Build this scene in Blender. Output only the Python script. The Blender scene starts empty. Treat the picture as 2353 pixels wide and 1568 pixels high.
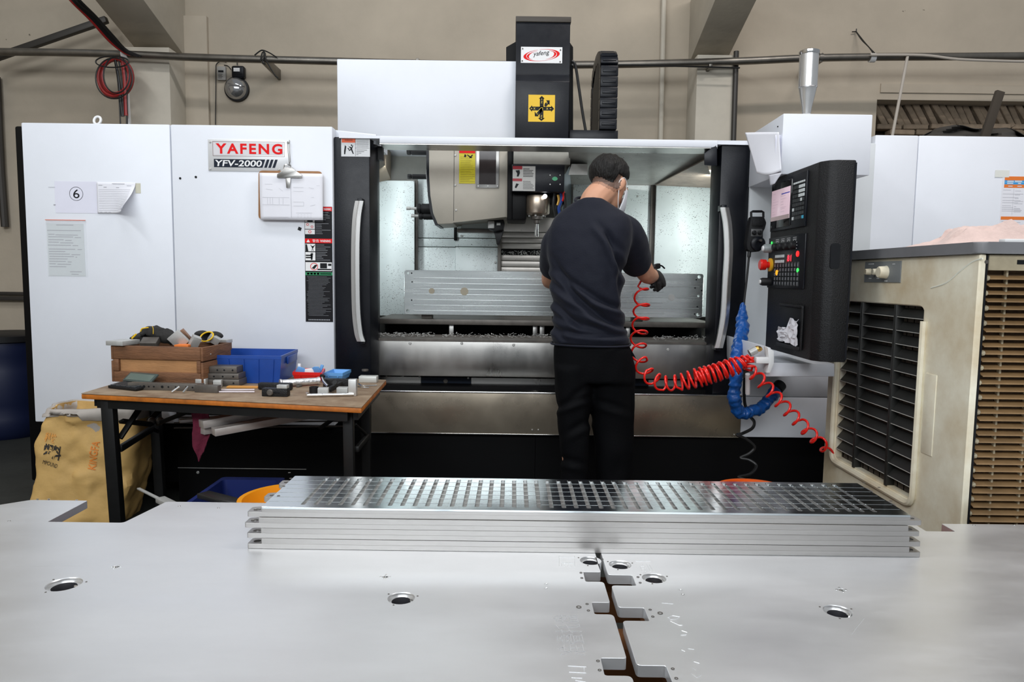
import bpy, bmesh, math, random
from mathutils import Vector, Matrix, noise

random.seed(7)
SC = bpy.context.scene
COL = SC.collection
W, H, FPX = 2353, 1568, 1650.0
CAM_H = 1.20
PITCH = math.atan((784 - 635) / FPX)
ROLL = 0.0130

# ---------------------------------------------------------------- camera, world, lights, exposure
_F = Vector((0, math.cos(PITCH), -math.sin(PITCH)))
_R0 = Vector((1, 0, 0))
_U0 = _R0.cross(_F)
CAM_R = _R0 * math.cos(ROLL) + _U0 * math.sin(ROLL)
CAM_U = _U0 * math.cos(ROLL) - _R0 * math.sin(ROLL)
CAM_P = Vector((0, 0, CAM_H))
cam_data = bpy.data.cameras.new('camera')
cam_data.sensor_width = 36.0
cam_data.lens = FPX * 36.0 / W
cam_data.clip_start = 0.05
cam = bpy.data.objects.new('camera', cam_data)
COL.objects.link(cam)
m3 = Matrix((CAM_R, CAM_U, -_F)).transposed()
cam.matrix_world = Matrix.Translation(CAM_P) @ m3.to_4x4()
SC.camera = cam

world = bpy.data.worlds.new('hall_light')
SC.world = world
world.use_nodes = True
world.node_tree.nodes['Background'].inputs['Color'].default_value = (0.86, 0.93, 1.0, 1)
world.node_tree.nodes['Background'].inputs['Strength'].default_value = 0.27

def area(name, loc, target, sx, sy, power, color):
    d = bpy.data.lights.new(name, 'AREA')
    d.shape = 'RECTANGLE'
    d.size, d.size_y, d.energy, d.color = sx, sy, power, color
    o = bpy.data.objects.new(name, d)
    COL.objects.link(o)
    o.location = loc
    o.rotation_euler = (Vector(target) - Vector(loc)).to_track_quat('-Z', 'Y').to_euler()
    return o

area('ceiling_or_fill_light', (-1.3, 1.9, 5.6), (-1.3, 2.9, 0), 2.4, 0.35, 48, (0.90, 0.95, 1.0))
area('ceiling_or_fill_light', (2.4, 2.2, 5.4), (2.4, 3.2, 0), 2.4, 0.35, 125, (1.0, 0.95, 0.92))
area('ceiling_or_fill_light', (-0.6, -2.4, 3.6), (-0.4, 3.4, 0.7), 6.0, 1.4, 238, (0.93, 0.97, 1.0))  # broad fill added behind the camera, stands in for the hall's many lamps
area('ceiling_or_fill_light', (-3.6, 0.6, 5.2), (1.2, 2.6, 0.6), 2.0, 0.5, 78, (0.95, 0.97, 1.0))  # extra light added to brighten sides facing left, mainly the cooler
area('enclosure_lamp', (1.165, 4.06, 1.42), (0.80, 4.6, 1.25), 0.04, 0.9, 4.0, (0.90, 1.0, 0.98))
area('enclosure_lamp', (-0.785, 4.06, 1.42), (-0.35, 4.6, 1.25), 0.04, 0.9, 3.4, (0.88, 0.98, 1.0))

SC.view_settings.view_transform = 'Standard'
SC.view_settings.look = 'None'
SC.view_settings.exposure = -0.08
SC.view_settings.gamma = 1.0
SC.view_settings.use_curve_mapping = False

# ---------------------------------------------------------------- where a point of the photograph lies at a known depth / height
def ray(u, v):
    return _F + CAM_R * ((u - W / 2) / FPX) - CAM_U * ((v - H / 2) / FPX)
def PY(u, v, Y):
    d = ray(u, v)
    return CAM_P + d * (Y / d.y)
def PZ(u, v, Z):
    d = ray(u, v)
    return CAM_P + d * ((Z - CAM_H) / d.z)
def PX(u, v, X):
    d = ray(u, v)
    return CAM_P + d * (X / d.x)
def rect(u0, v0, u1, v1, Y):
    um, vm = (u0 + u1) / 2, (v0 + v1) / 2
    return PY(u0, vm, Y).x, PY(u1, vm, Y).x, PY(um, v1, Y).z, PY(um, v0, Y).z

# ---------------------------------------------------------------- materials
MATS = {}
def mat(name, col, rough=0.5, metal=0.0, var=0.0, vscale=6.0, bump=0.0, bscale=40.0, col2=None, stretch=(1, 1, 1),
        spec=0.5, emit=0.0, trans=0.0, alpha=1.0, rvar=0.0, sheen=0.0, flecks=0.0, fcol=(0.03, 0.03, 0.03), fscale=60.0, aniso=0.0, fdens=0.16, coat=0.0):
    if name in MATS:
        return MATS[name]
    m = bpy.data.materials.new(name)
    m.use_nodes = True
    nt = m.node_tree
    b = nt.nodes['Principled BSDF']
    b.inputs['Base Color'].default_value = (*col, 1)
    b.inputs['Roughness'].default_value = rough
    b.inputs['Metallic'].default_value = metal
    b.inputs['Specular IOR Level'].default_value = spec
    if coat:
        b.inputs['Coat Weight'].default_value = coat
    if sheen:
        b.inputs['Sheen Weight'].default_value = sheen
    if trans:
        b.inputs['Transmission Weight'].default_value = trans
    if alpha < 1:
        b.inputs['Alpha'].default_value = alpha
    if aniso:
        b.inputs['Anisotropic'].default_value = aniso
    if emit:
        b.inputs['Emission Color'].default_value = (*col, 1)
        b.inputs['Emission Strength'].default_value = emit
    L = nt.links.new
    if var or bump or rvar or flecks:
        tc = nt.nodes.new('ShaderNodeTexCoord')
        mp = nt.nodes.new('ShaderNodeMapping')
        mp.inputs['Scale'].default_value = stretch
        L(tc.outputs['Object'], mp.inputs['Vector'])
        out_col = None
        if var or rvar:
            n = nt.nodes.new('ShaderNodeTexNoise')
            n.inputs['Scale'].default_value = vscale
            n.inputs['Detail'].default_value = 7
            n.inputs['Roughness'].default_value = 0.62
            L(mp.outputs['Vector'], n.inputs['Vector'])
            r = nt.nodes.new('ShaderNodeMapRange')
            r.inputs['From Min'].default_value = 0.3
            r.inputs['From Max'].default_value = 0.72
            L(n.outputs['Fac'], r.inputs['Value'])
            if var:
                mx = nt.nodes.new('ShaderNodeMix')
                mx.data_type = 'RGBA'
                c2 = col2 if col2 else tuple(c * (1 - var) for c in col)
                mx.inputs['A'].default_value = (*c2, 1)
                mx.inputs['B'].default_value = (*col, 1)
                L(r.outputs['Result'], mx.inputs['Factor'])
                out_col = mx.outputs['Result']
            if rvar:
                r2 = nt.nodes.new('ShaderNodeMapRange')
                r2.inputs['From Min'].default_value = 0.3
                r2.inputs['From Max'].default_value = 0.7
                r2.inputs['To Min'].default_value = max(0.02, rough - rvar)
                r2.inputs['To Max'].default_value = min(1.0, rough + rvar)
                L(n.outputs['Fac'], r2.inputs['Value'])
                L(r2.outputs['Result'], b.inputs['Roughness'])
        if flecks:
            vo = nt.nodes.new('ShaderNodeTexVoronoi')
            vo.inputs['Scale'].default_value = fscale
            wn = nt.nodes.new('ShaderNodeTexNoise')
            wn.inputs['Scale'].default_value = 18
            va = nt.nodes.new('ShaderNodeVectorMath')
            va.operation = 'MULTIPLY_ADD'
            va.inputs[1].default_value = (0.10, 0.10, 0.06)
            L(mp.outputs['Vector'], wn.inputs['Vector'])
            L(wn.outputs['Color'], va.inputs[0])
            L(mp.outputs['Vector'], va.inputs[2])
            L(va.outputs['Vector'], vo.inputs['Vector'])
            lt = nt.nodes.new('ShaderNodeMath')
            lt.operation = 'LESS_THAN'
            lt.inputs[1].default_value = fdens
            L(vo.outputs['Distance'], lt.inputs[0])
            cl = nt.nodes.new('ShaderNodeTexNoise')
            cl.inputs['Scale'].default_value = 7
            cl.inputs['Detail'].default_value = 3
            L(mp.outputs['Vector'], cl.inputs['Vector'])
            gt = nt.nodes.new('ShaderNodeMath')
            gt.operation = 'GREATER_THAN'
            gt.inputs[1].default_value = 1 - flecks
            L(cl.outputs['Fac'], gt.inputs[0])
            mu = nt.nodes.new('ShaderNodeMath')
            mu.operation = 'MULTIPLY'
            L(lt.outputs[0], mu.inputs[0])
            L(gt.outputs[0], mu.inputs[1])
            m2 = nt.nodes.new('ShaderNodeMix')
            m2.data_type = 'RGBA'
            m2.inputs['A'].default_value = (*col, 1)
            if out_col:
                L(out_col, m2.inputs['A'])
            m2.inputs['B'].default_value = (*fcol, 1)
            L(mu.outputs[0], m2.inputs['Factor'])
            out_col = m2.outputs['Result']
        if out_col:
            L(out_col, b.inputs['Base Color'])
        if bump:
            n2 = nt.nodes.new('ShaderNodeTexNoise')
            n2.inputs['Scale'].default_value = bscale
            n2.inputs['Detail'].default_value = 5
            L(mp.outputs['Vector'], n2.inputs['Vector'])
            bp = nt.nodes.new('ShaderNodeBump')
            bp.inputs['Strength'].default_value = bump
            bp.inputs['Distance'].default_value = 0.01
            L(n2.outputs['Fac'], bp.inputs['Height'])
            L(bp.outputs['Normal'], b.inputs['Normal'])
    MATS[name] = m
    return m

WHITE = mat('machine_white', (0.79, 0.815, 0.87), 0.42, var=0.06, vscale=2.5, bump=0.03, bscale=220)
WHITE_IN = mat('enclosure_white', (0.74, 0.80, 0.80), 0.35, var=0.12, vscale=5, flecks=0.58, fscale=105, fdens=0.20, fcol=(0.13, 0.13, 0.13))
WHITE_DIRTY = mat('oily_white', (0.60, 0.60, 0.56), 0.4, var=0.45, vscale=5, flecks=0.42, fscale=60, fcol=(0.16, 0.13, 0.1))
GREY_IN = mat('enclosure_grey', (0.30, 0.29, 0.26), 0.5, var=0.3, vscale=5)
BLACK = mat('machine_black', (0.0045, 0.0055, 0.009), 0.36, spec=0.32, bump=0.06, bscale=260, rvar=0.06, vscale=9)
BLACK_TEX = mat('textured_black', (0.0075, 0.0075, 0.0085), 0.48, spec=0.35, bump=0.35, bscale=240)
BASE_BLACK = mat('base_black', (0.0018, 0.0018, 0.0022), 0.5, spec=0.18)
RUBBER = mat('black_rubber', (0.008, 0.008, 0.009), 0.55, spec=0.35)
STEEL = mat('stainless_sheet', (0.50, 0.49, 0.47), 0.34, metal=1.0, var=0.25, vscale=5, rvar=0.10, stretch=(1, 1, 0.35), bump=0.02, bscale=300)
STEEL_WARM = mat('stainless_apron', (0.42, 0.36, 0.28), 0.30, metal=0.72, var=0.28, vscale=3.5, rvar=0.08, bump=0.02, bscale=260)
CHROME = mat('bright_metal', (0.78, 0.78, 0.77), 0.18, metal=1.0)
BRUSHED = mat('brushed_aluminium', (0.80, 0.79, 0.77), 0.30, metal=1.0, var=0.08, vscale=30, stretch=(1, 1, 0.1))
ALU = mat('plate_aluminium', (0.94, 0.95, 0.965), 0.38, metal=0.82, var=0.08, vscale=5, rvar=0.07, bump=0.03, bscale=26, stretch=(0.35, 1, 1))
ALU_EDGE = mat('milled_aluminium', (0.46, 0.445, 0.43), 0.40, metal=0.85, var=0.16, vscale=9, rvar=0.08, stretch=(0.3, 1, 1.5), bump=0.012, bscale=110)
ALU_POL = mat('polished_aluminium', (0.68, 0.73, 0.75), 0.17, metal=1.0, var=0.10, vscale=6, rvar=0.05)
STEEL_DARK = mat('tool_steel', (0.145, 0.13, 0.115), 0.45, metal=0.35, var=0.4, vscale=18)
STEEL_GREY = mat('ground_steel', (0.56, 0.56, 0.54), 0.4, metal=0.35, var=0.25, vscale=25)
WALL = mat('painted_plaster', (0.52, 0.45, 0.355), 0.85, var=0.30, vscale=1.3, col2=(0.41, 0.355, 0.28), bump=0.25, bscale=14, flecks=0.42, fscale=6, fdens=0.045, fcol=(0.2, 0.17, 0.13))
CONCRETE = mat('beam_plaster', (0.60, 0.55, 0.46), 0.85, var=0.22, vscale=2.0, bump=0.2, bscale=18)
FLOOR = mat('dark_floor', (0.030, 0.033, 0.030), 0.6, var=0.5, vscale=3, bump=0.1, bscale=20)
BRICK = mat('dusty_brick', (0.33, 0.25, 0.175), 0.9, var=0.4, vscale=11, bump=0.5, bscale=35)
MORTAR = mat('dark_recess', (0.05, 0.04, 0.03), 0.95)
PIPE = mat('galvanised_pipe', (0.26, 0.24, 0.21), 0.38, metal=0.85, var=0.4, vscale=6)
PIPE_DARK = mat('dark_pipe', (0.06, 0.055, 0.05), 0.5, metal=0.5)
RED_PL = mat('red_plastic', (0.72, 0.012, 0.008), 0.30)
HOSE_RED = mat('red_air_hose', (0.80, 0.014, 0.008), 0.28, coat=0.3)
CABLE_RED = mat('dusty_red_cable', (0.30, 0.012, 0.012), 0.42)
CABLE = mat('black_cable', (0.008, 0.008, 0.008), 0.45)
BLUE_PL = mat('blue_plastic', (0.010, 0.068, 0.36), 0.38, var=0.25, vscale=10)
BLUE_LIGHT = mat('light_blue_plastic', (0.13, 0.36, 0.72), 0.4)
BLUE_TUB = mat('dark_blue_tub', (0.010, 0.020, 0.115), 0.35)
BLUE_WRAP = mat('blue_film', (0.012, 0.12, 0.47), 0.28, var=0.35, vscale=14, bump=0.5, bscale=32)
BLUE_BARREL = mat('shaded_barrel_blue', (0.003, 0.008, 0.04), 0.5)  # blue taken darker to hold the shadow around the barrel
YELLOW = mat('yellow_print', (0.80, 0.50, 0.010), 0.5)
YELLOW2 = mat('yellow_label', (0.64, 0.55, 0.012), 0.5, var=0.2, vscale=12)
ORANGE = mat('orange_pail', (0.80, 0.30, 0.008), 0.35)
ORANGE2 = mat('orange_print', (0.80, 0.20, 0.03), 0.6)
GREEN = mat('green_print', (0.02, 0.25, 0.10), 0.5)
RED_PR = mat('red_print', (0.75, 0.008, 0.010), 0.5, spec=0.15)
BLACK_PR = mat('black_print', (0.008, 0.009, 0.011), 0.5, spec=0.2)
NAVY_PR = mat('navy_print', (0.008, 0.014, 0.028), 0.45, spec=0.2)
GREY_PR = mat('grey_print', (0.36, 0.36, 0.40), 0.6)
WHITE_PR = mat('white_print', (0.80, 0.80, 0.80), 0.5)
BLUE_PR = mat('blue_print', (0.04, 0.33, 0.72), 0.5)
PAPER = mat('white_paper', (0.76, 0.76, 0.86), 0.75, var=0.04, vscale=8)
PAPER_W = mat('bright_paper', (0.82, 0.82, 0.87), 0.75, var=0.04, vscale=8)
FILM = mat('clear_sleeve', (0.85, 0.88, 0.88), 0.12, trans=0.6, alpha=0.35)
WOOD = mat('crate_wood', (0.24, 0.105, 0.045), 0.7, var=0.55, vscale=7, stretch=(1, 1, 6), bump=0.3, bscale=40)
WOOD_P = mat('crate_panel_wood', (0.50, 0.25, 0.10), 0.65, var=0.35, vscale=7, stretch=(1, 1, 4), bump=0.2, bscale=40)
WOOD_PALLET = mat('pallet_wood', (0.38, 0.15, 0.05), 0.75, var=0.4, vscale=9)
BOARD = mat('clipboard_board', (0.36, 0.17, 0.065), 0.6, var=0.25, vscale=20)
TABLE_TOP = mat('worn_table_top', (0.36, 0.275, 0.185), 0.62, var=0.45, vscale=9, col2=(0.15, 0.085, 0.045), bump=0.15, bscale=50)
TABLE_EDGE = mat('table_edge', (0.62, 0.18, 0.015), 0.55, var=0.55, vscale=16)
LEG = mat('table_leg_paint', (0.009, 0.009, 0.009), 0.45, spec=0.3, var=0.4, vscale=14)
KRAFT = mat('kraft_paper', (0.70, 0.44, 0.15), 0.65, var=0.22, vscale=5, bump=0.3, bscale=20)
KRAFT_IN = mat('sack_lining', (0.50, 0.45, 0.40), 0.6, var=0.25, vscale=9)
COOLER = mat('cooler_shell', (0.88, 0.85, 0.70), 0.5, var=0.22, vscale=4.5, col2=(0.60, 0.49, 0.32), bump=0.08, bscale=30)
COOLER_IN = mat('cooler_grime', (0.47, 0.40, 0.27), 0.7, var=0.5, vscale=8)
LID = mat('cooler_lid', (0.20, 0.20, 0.21), 0.5, var=0.2, vscale=6)
GRILLE = mat('grille_black', (0.022, 0.022, 0.020), 0.5, var=0.4, vscale=12)
SLAT = mat('dusty_slat', (0.31, 0.185, 0.08), 0.6, var=0.4, vscale=12)
CLOTH_PINK = mat('pink_cloth', (0.70, 0.53, 0.48), 0.9, var=0.2, vscale=14, bump=0.3, bscale=50, sheen=0.2)
CLOTH_MAROON = mat('maroon_cloth', (0.15, 0.010, 0.035), 0.9, var=0.3, vscale=14, bump=0.3, bscale=60)
CLOTH_BLACK = mat('black_cloth', (0.018, 0.017, 0.016), 0.85, bump=0.3, bscale=60)
SHIRT = mat('navy_shirt', (0.0075, 0.009, 0.0175), 0.72, spec=0.22, bump=0.12, bscale=160, sheen=0.05)
TROUSER = mat('black_trousers', (0.0028, 0.003, 0.0038), 0.8, spec=0.10, bump=0.15, bscale=120)
SKIN = mat('skin', (0.62, 0.32, 0.20), 0.5, var=0.10, vscale=14)
HAIR = mat('black_hair', (0.007, 0.0058, 0.005), 0.5, spec=0.3, bump=0.8, bscale=130, stretch=(1, 1, 0.3))
MASK = mat('mask_fabric', (0.78, 0.80, 0.84), 0.8)
GLASS_D = mat('dark_glass', (0.035, 0.025, 0.024), 0.12, var=0.5, vscale=8)
SCREEN = mat('lit_screen', (0.62, 0.46, 0.52), 0.15, emit=0.55)
BEIGE = mat('magazine_beige', (0.42, 0.385, 0.32), 0.45, var=0.10, vscale=7, bump=0.05, bscale=200)
BRASS = mat('brass', (0.75, 0.45, 0.12), 0.3, metal=1.0)
TARP = mat('grey_tarp', (0.05, 0.045, 0.04), 0.65, var=0.4, vscale=4)

# ---------------------------------------------------------------- building helpers
ORG = {}
def frame_of(d, up=Vector((0, 0, 1))):
    d = d.normalized()
    if abs(d.dot(up)) > 0.98:
        up = Vector((1, 0, 0))
    x = d.cross(up).normalized()
    return x, x.cross(d).normalized()

class MB:
    def __init__(s, M=None):
        s.bm = bmesh.new()
        s.M = M if M is not None else Matrix()
    def v(s, p):
        return s.bm.verts.new(s.M @ Vector(p))
    def poly(s, pts):
        return s.bm.faces.new([s.v(p) for p in pts])
    def _bev(s, faces, bev, seg=2):
        if bev:
            es = list({e for f in faces for e in f.edges})
            bmesh.ops.bevel(s.bm, geom=es, offset=bev, segments=seg, affect='EDGES', profile=0.5, clamp_overlap=True)
    def hexa(s, c, bev=0, seg=2):   # eight corners: bottom four then top four, both the same way round
        vs = [s.v(p) for p in c]
        fs = [s.bm.faces.new([vs[i] for i in q]) for q in ((3, 2, 1, 0), (4, 5, 6, 7), (0, 1, 5, 4), (1, 2, 6, 5), (2, 3, 7, 6), (3, 0, 4, 7))]
        s._bev(fs, bev, seg)
        return s
    def box(s, x0, x1, y0, y1, z0, z1, bev=0, seg=2):
        return s.hexa([(x0, y0, z0), (x1, y0, z0), (x1, y1, z0), (x0, y1, z0), (x0, y0, z1), (x1, y0, z1), (x1, y1, z1), (x0, y1, z1)], bev, seg)
    def pbox(s, u0, v0, u1, v1, Y, dY, bev=0):
        x0, x1, z0, z1 = rect(u0, v0, u1, v1, Y)
        return s.box(x0, x1, Y, Y + dY, z0, z1, bev)
    def bar(s, p0, p1, w, h, up=Vector((0, 0, 1)), bev=0):
        p0, p1 = Vector(p0), Vector(p1)
        x, y = frame_of(p1 - p0, up)
        c = []
        for p in (p0, p1):
            c += [p - x * w / 2 - y * h / 2, p + x * w / 2 - y * h / 2, p + x * w / 2 + y * h / 2, p - x * w / 2 + y * h / 2]
        return s.hexa(c, bev)
    def prism(s, pts, axis, lo, hi, bev=0, seg=2):
        def mk(p, t):
            return {'x': (t, p[0], p[1]), 'y': (p[0], t, p[1]), 'z': (p[0], p[1], t)}[axis]
        a = [s.v(mk(p, lo)) for p in pts]
        b = [s.v(mk(p, hi)) for p in pts]
        n = len(pts)
        fs = [s.bm.faces.new(a[::-1]), s.bm.faces.new(b)]
        for i in range(n):
            fs.append(s.bm.faces.new([a[i], a[(i + 1) % n], b[(i + 1) % n], b[i]]))
        s._bev(fs, bev, seg)
        return s
    def loft(s, rings, cap=True, closed=True):
        vr = [[s.v(p) for p in r] for r in rings]
        n = len(vr[0])
        for a, b in zip(vr[:-1], vr[1:]):
            for i in range(n if closed else n - 1):
                s.bm.faces.new([a[i], a[(i + 1) % n], b[(i + 1) % n], b[i]])
        if cap and closed:
            s.bm.faces.new(vr[0][::-1])
            s.bm.faces.new(vr[-1])
        return s
    def cyl(s, p0, p1, r0, r1=None, n=20, cap=True):
        r1 = r0 if r1 is None else r1
        p0, p1 = Vector(p0), Vector(p1)
        x, y = frame_of(p1 - p0)
        return s.loft([[p + (x * math.cos(t) + y * math.sin(t)) * r for t in [2 * math.pi * k / n for k in range(n)]] for p, r in ((p0, r0), (p1, r1))], cap)
    def lathe(s, prof, base, axis=(0, 0, 1), n=28, cap=True):
        base, axis = Vector(base), Vector(axis).normalized()
        x, y = frame_of(axis)
        return s.loft([[base + axis * h + (x * math.cos(t) + y * math.sin(t)) * max(r, 1e-4) for t in [2 * math.pi * k / n for k in range(n)]] for r, h in prof], cap)
    def tube(s, pts, r, n=8, closed=False, flat=1.0):
        pts = [Vector(p) for p in pts]
        N = len(pts)
        rs = r if isinstance(r, (list, tuple)) else [r] * N
        rings, x = [], None
        for i, p in enumerate(pts):
            if closed:
                t = (pts[(i + 1) % N] - pts[i - 1]).normalized()
            else:
                t = (pts[min(i + 1, N - 1)] - pts[max(i - 1, 0)]).normalized()
            if x is None:
                x, _ = frame_of(t)
            x = (x - t * x.dot(t))
            if x.length < 1e-6:
                x, _ = frame_of(t)
            x.normalize()
            y = t.cross(x)
            rings.append([p + (x * math.cos(a) + y * flat * math.sin(a)) * rs[i] for a in [2 * math.pi * k / n for k in range(n)]])
        if closed:
            rings.append(rings[0])
            s.loft(rings, False)
            bmesh.ops.remove_doubles(s.bm, verts=s.bm.verts[:], dist=1e-6)
            return s
        return s.loft(rings, True)
    def ball(s, c, r, M=None, nu=16, nv=10):
        r = (r, r, r) if isinstance(r, (int, float)) else r
        mm = Matrix.Translation(Vector(c)) @ (M if M is not None else Matrix()) @ Matrix.Diagonal((*r, 1))
        bmesh.ops.create_uvsphere(s.bm, u_segments=nu, v_segments=nv, radius=1, matrix=s.M @ mm)
        return s
    def grid(s, f, nu, nv):
        vs = [[s.v(f(i / nu, j / nv)) for i in range(nu + 1)] for j in range(nv + 1)]
        for j in range(nv):
            for i in range(nu):
                s.bm.faces.new([vs[j][i], vs[j][i + 1], vs[j + 1][i + 1], vs[j + 1][i]])
        return s
    def solidify(s, t):
        bmesh.ops.recalc_face_normals(s.bm, faces=s.bm.faces[:])
        bmesh.ops.solidify(s.bm, geom=s.bm.faces[:], thickness=t)
        return s
    def mesh_in(s, me, M=None):
        b2 = bmesh.new()
        b2.from_mesh(me)
        if M is not None:
            b2.transform(M)
        tmp = bpy.data.meshes.new('tmp')
        b2.to_mesh(tmp)
        b2.free()
        s.bm.from_mesh(tmp)
        bpy.data.meshes.remove(tmp)
        return s
    def build(s, name, material, parent=None, org=None, sharp=35, recalc=True, label=None):
        if recalc:
            bmesh.ops.recalc_face_normals(s.bm, faces=s.bm.faces[:])
        if org is None and parent is not None:
            org = ORG[parent]
        if org is None:
            cs = [v.co for v in s.bm.verts]
            org = Vector(((min(c.x for c in cs) + max(c.x for c in cs)) / 2, (min(c.y for c in cs) + max(c.y for c in cs)) / 2, min(c.z for c in cs)))
        org = Vector(org)
        s.bm.transform(Matrix.Translation(-org))
        me = bpy.data.meshes.new(name)
        s.bm.to_mesh(me)
        s.bm.free()
        me.shade_smooth()
        me.set_sharp_from_angle(angle=math.radians(sharp))
        me.materials.append(material)
        o = bpy.data.objects.new(name, me)
        COL.objects.link(o)
        if name.endswith(('_print', '_lines', '_writing', '_marks', '_field', '_band', '_legend', '_text', 'lettering', '_logo')):
            o['kind'] = 'stuff'      # flat print, too small to pick apart
        if parent is not None:
            o.parent = parent
        else:
            o.location = org
        ORG[o] = org
        if label:
            o['label'] = label
        return o

def tag(o, label=None, cat=None, group=None, kind=None):
    if label: o['label'] = label
    if cat: o['category'] = cat
    if group: o['group'] = group
    if kind: o['kind'] = kind
    return o
def thing(name, loc, label, cat, group=None):
    o = bpy.data.objects.new(name, None)
    o.empty_display_size = 0.1
    COL.objects.link(o)
    o.location = loc
    ORG[o] = Vector(loc)
    return tag(o, label, cat, group)
def structure(o):
    o['kind'] = 'structure'
    return o
def copy_piece(o, delta, parent):
    c = o.copy()
    COL.objects.link(c)
    c.parent = parent
    c.location = o.location + Vector(delta)
    ORG[c] = ORG[o]
    return c
def copy_tree(o, parent=None):
    c = o.copy()
    COL.objects.link(c)
    c.parent = parent
    ORG[c] = ORG[o]
    for ch in list(o.children):
        copy_tree(ch, c)
    return c

def eval_mesh(o):
    dg = bpy.context.evaluated_depsgraph_get()
    me = bpy.data.meshes.new_from_object(o.evaluated_get(dg))
    return me
_TXT = {}
def text_mesh(s, shear=0.0, bold=0.0, space=1.0):
    k = (s, shear, bold, space)
    if k not in _TXT:
        c = bpy.data.curves.new('lettering', 'FONT')
        c.body = s
        c.size = 1
        c.shear = shear
        c.offset = bold
        c.space_character = space
        c.resolution_u = 4
        o = bpy.data.objects.new('lettering', c)
        COL.objects.link(o)
        me = eval_mesh(o)
        bpy.data.objects.remove(o)
        bpy.data.curves.remove(c)
        _TXT[k] = me
    return _TXT[k]
def put_text(mb, s, O, ex, ey, w, h, thick=0.0004, shear=0.0, bold=0.0, space=1.0):
    """lettering s stretched to w x h with its lower left corner at O, along unit vectors ex (reading) and ey (up)"""
    me = text_mesh(s, shear, bold, space)
    xs = [v.co.x for v in me.vertices]
    ys = [v.co.y for v in me.vertices]
    if not xs:
        return mb
    ex, ey = Vector(ex).normalized(), Vector(ey).normalized()
    n = ex.cross(ey)
    sx, sy = w / (max(xs) - min(xs)), h / (max(ys) - min(ys))
    M = Matrix.Translation(Vector(O)) @ Matrix((ex, ey, n)).transposed().to_4x4() @ Matrix.Diagonal((sx, sy, 1, 1)) @ Matrix.Translation((-min(xs), -min(ys), thick))
    return mb.mesh_in(me, mb.M @ M)
def quad_on(mb, O, ex, ey, x0, y0, x1, y1, off=0.0004):
    O, ex, ey = Vector(O), Vector(ex), Vector(ey)
    n = ex.cross(ey).normalized() * off
    mb.poly([O + ex * x0 + ey * y0 + n, O + ex * x1 + ey * y0 + n, O + ex * x1 + ey * y1 + n, O + ex * x0 + ey * y1 + n])
    return mb
def poly_on(mb, O, ex, ey, pts, off=0.0006):
    O, ex, ey = Vector(O), Vector(ex), Vector(ey)
    n = ex.cross(ey).normalized() * off
    mb.poly([O + ex * p[0] + ey * p[1] + n for p in pts])
    return mb
EX, EZ = Vector((1, 0, 0)), Vector((0, 0, 1))

def flat_shape(outline, holes, z0, z1, bevel=0.0):
    """a plate with holes: filled 2D curve, extruded; returns a mesh in world xy with faces from z0 to z1"""
    c = bpy.data.curves.new('outline', 'CURVE')
    c.dimensions = '2D'
    c.fill_mode = 'BOTH'
    c.extrude = (z1 - z0) / 2 - bevel
    c.bevel_depth = bevel
    c.bevel_resolution = 0
    c.offset = -bevel
    for pts in [outline] + holes:
        sp = c.splines.new('POLY')
        sp.points.add(len(pts) - 1)
        for q, p in zip(sp.points, pts):
            q.co = (p[0], p[1], 0, 1)
        sp.use_cyclic_u = True
    o = bpy.data.objects.new('outline', c)
    COL.objects.link(o)
    me = eval_mesh(o)
    bpy.data.objects.remove(o)
    bpy.data.curves.remove(c)
    me.transform(Matrix.Translation((0, 0, (z0 + z1) / 2)))
    return me
def circle(cx, cy, r, n=24, ry=None):
    ry = r if ry is None else ry
    return [(cx + r * math.cos(2 * math.pi * k / n), cy + ry * math.sin(2 * math.pi * k / n)) for k in range(n)]
def round_poly(pts, r, n=4):
    """round every corner of a polygon; r may be a list"""
    out, N = [], len(pts)
    for i in range(N):
        p, a, b = Vector(pts[i]), Vector(pts[i - 1]), Vector(pts[(i + 1) % N])
        rr = r[i] if isinstance(r, (list, tuple)) else r
        if rr <= 0:
            out.append(tuple(p))
            continue
        d = min(rr, (a - p).length * 0.45, (b - p).length * 0.45)
        s, e = p + (a - p).normalized() * d, p + (b - p).normalized() * d
        for k in range(n + 1):
            t = k / n
            out.append(tuple(s * (1 - t) ** 2 + p * 2 * t * (1 - t) + e * t * t))
    return out
def spline(pts, n=8):
    """smooth curve through the points (Catmull-Rom)"""
    P = [Vector(p) for p in pts]
    P = [P[0] * 2 - P[1]] + P + [P[-1] * 2 - P[-2]]
    out = []
    for i in range(1, len(P) - 2):
        a, b, c, d = P[i - 1:i + 3]
        for k in range(n):
            t = k / n
            out.append(0.5 * ((2 * b) + (c - a) * t + (2 * a - 5 * b + 4 * c - d) * t * t + (3 * b - a - 3 * c + d) * t ** 3))
    out.append(P[-2])
    return out
def helix(path, radii, turns, n=14, phase=0.0):
    """points of a coil wound round a path; radii is one number per path point"""
    P = [Vector(p) for p in path]
    L = [0]
    for a, b in zip(P[:-1], P[1:]):
        L.append(L[-1] + (b - a).length)
    cum = turns if isinstance(turns, (list, tuple)) else [turns * l / L[-1] for l in L]
    out = []
    total = cum[-1]
    steps = int(total * n)
    j, x = 0, None
    for k in range(steps + 1):
        tt = total * k / steps
        while j < len(cum) - 2 and cum[j + 1] < tt:
            j += 1
        f = (tt - cum[j]) / max(1e-6, cum[j + 1] - cum[j])
        f = min(1, max(0, f))
        c = P[j].lerp(P[j + 1], f)
        r = radii[j] * (1 - f) + radii[j + 1] * f
        t = (P[j + 1] - P[j]).normalized()
        if x is None:
            x, _ = frame_of(t)
        x = (x - t * x.dot(t)).normalized()
        y = t.cross(x)
        a = 2 * math.pi * tt + phase
        out.append(c + (x * math.cos(a) + y * math.sin(a)) * r)
    return out
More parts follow.
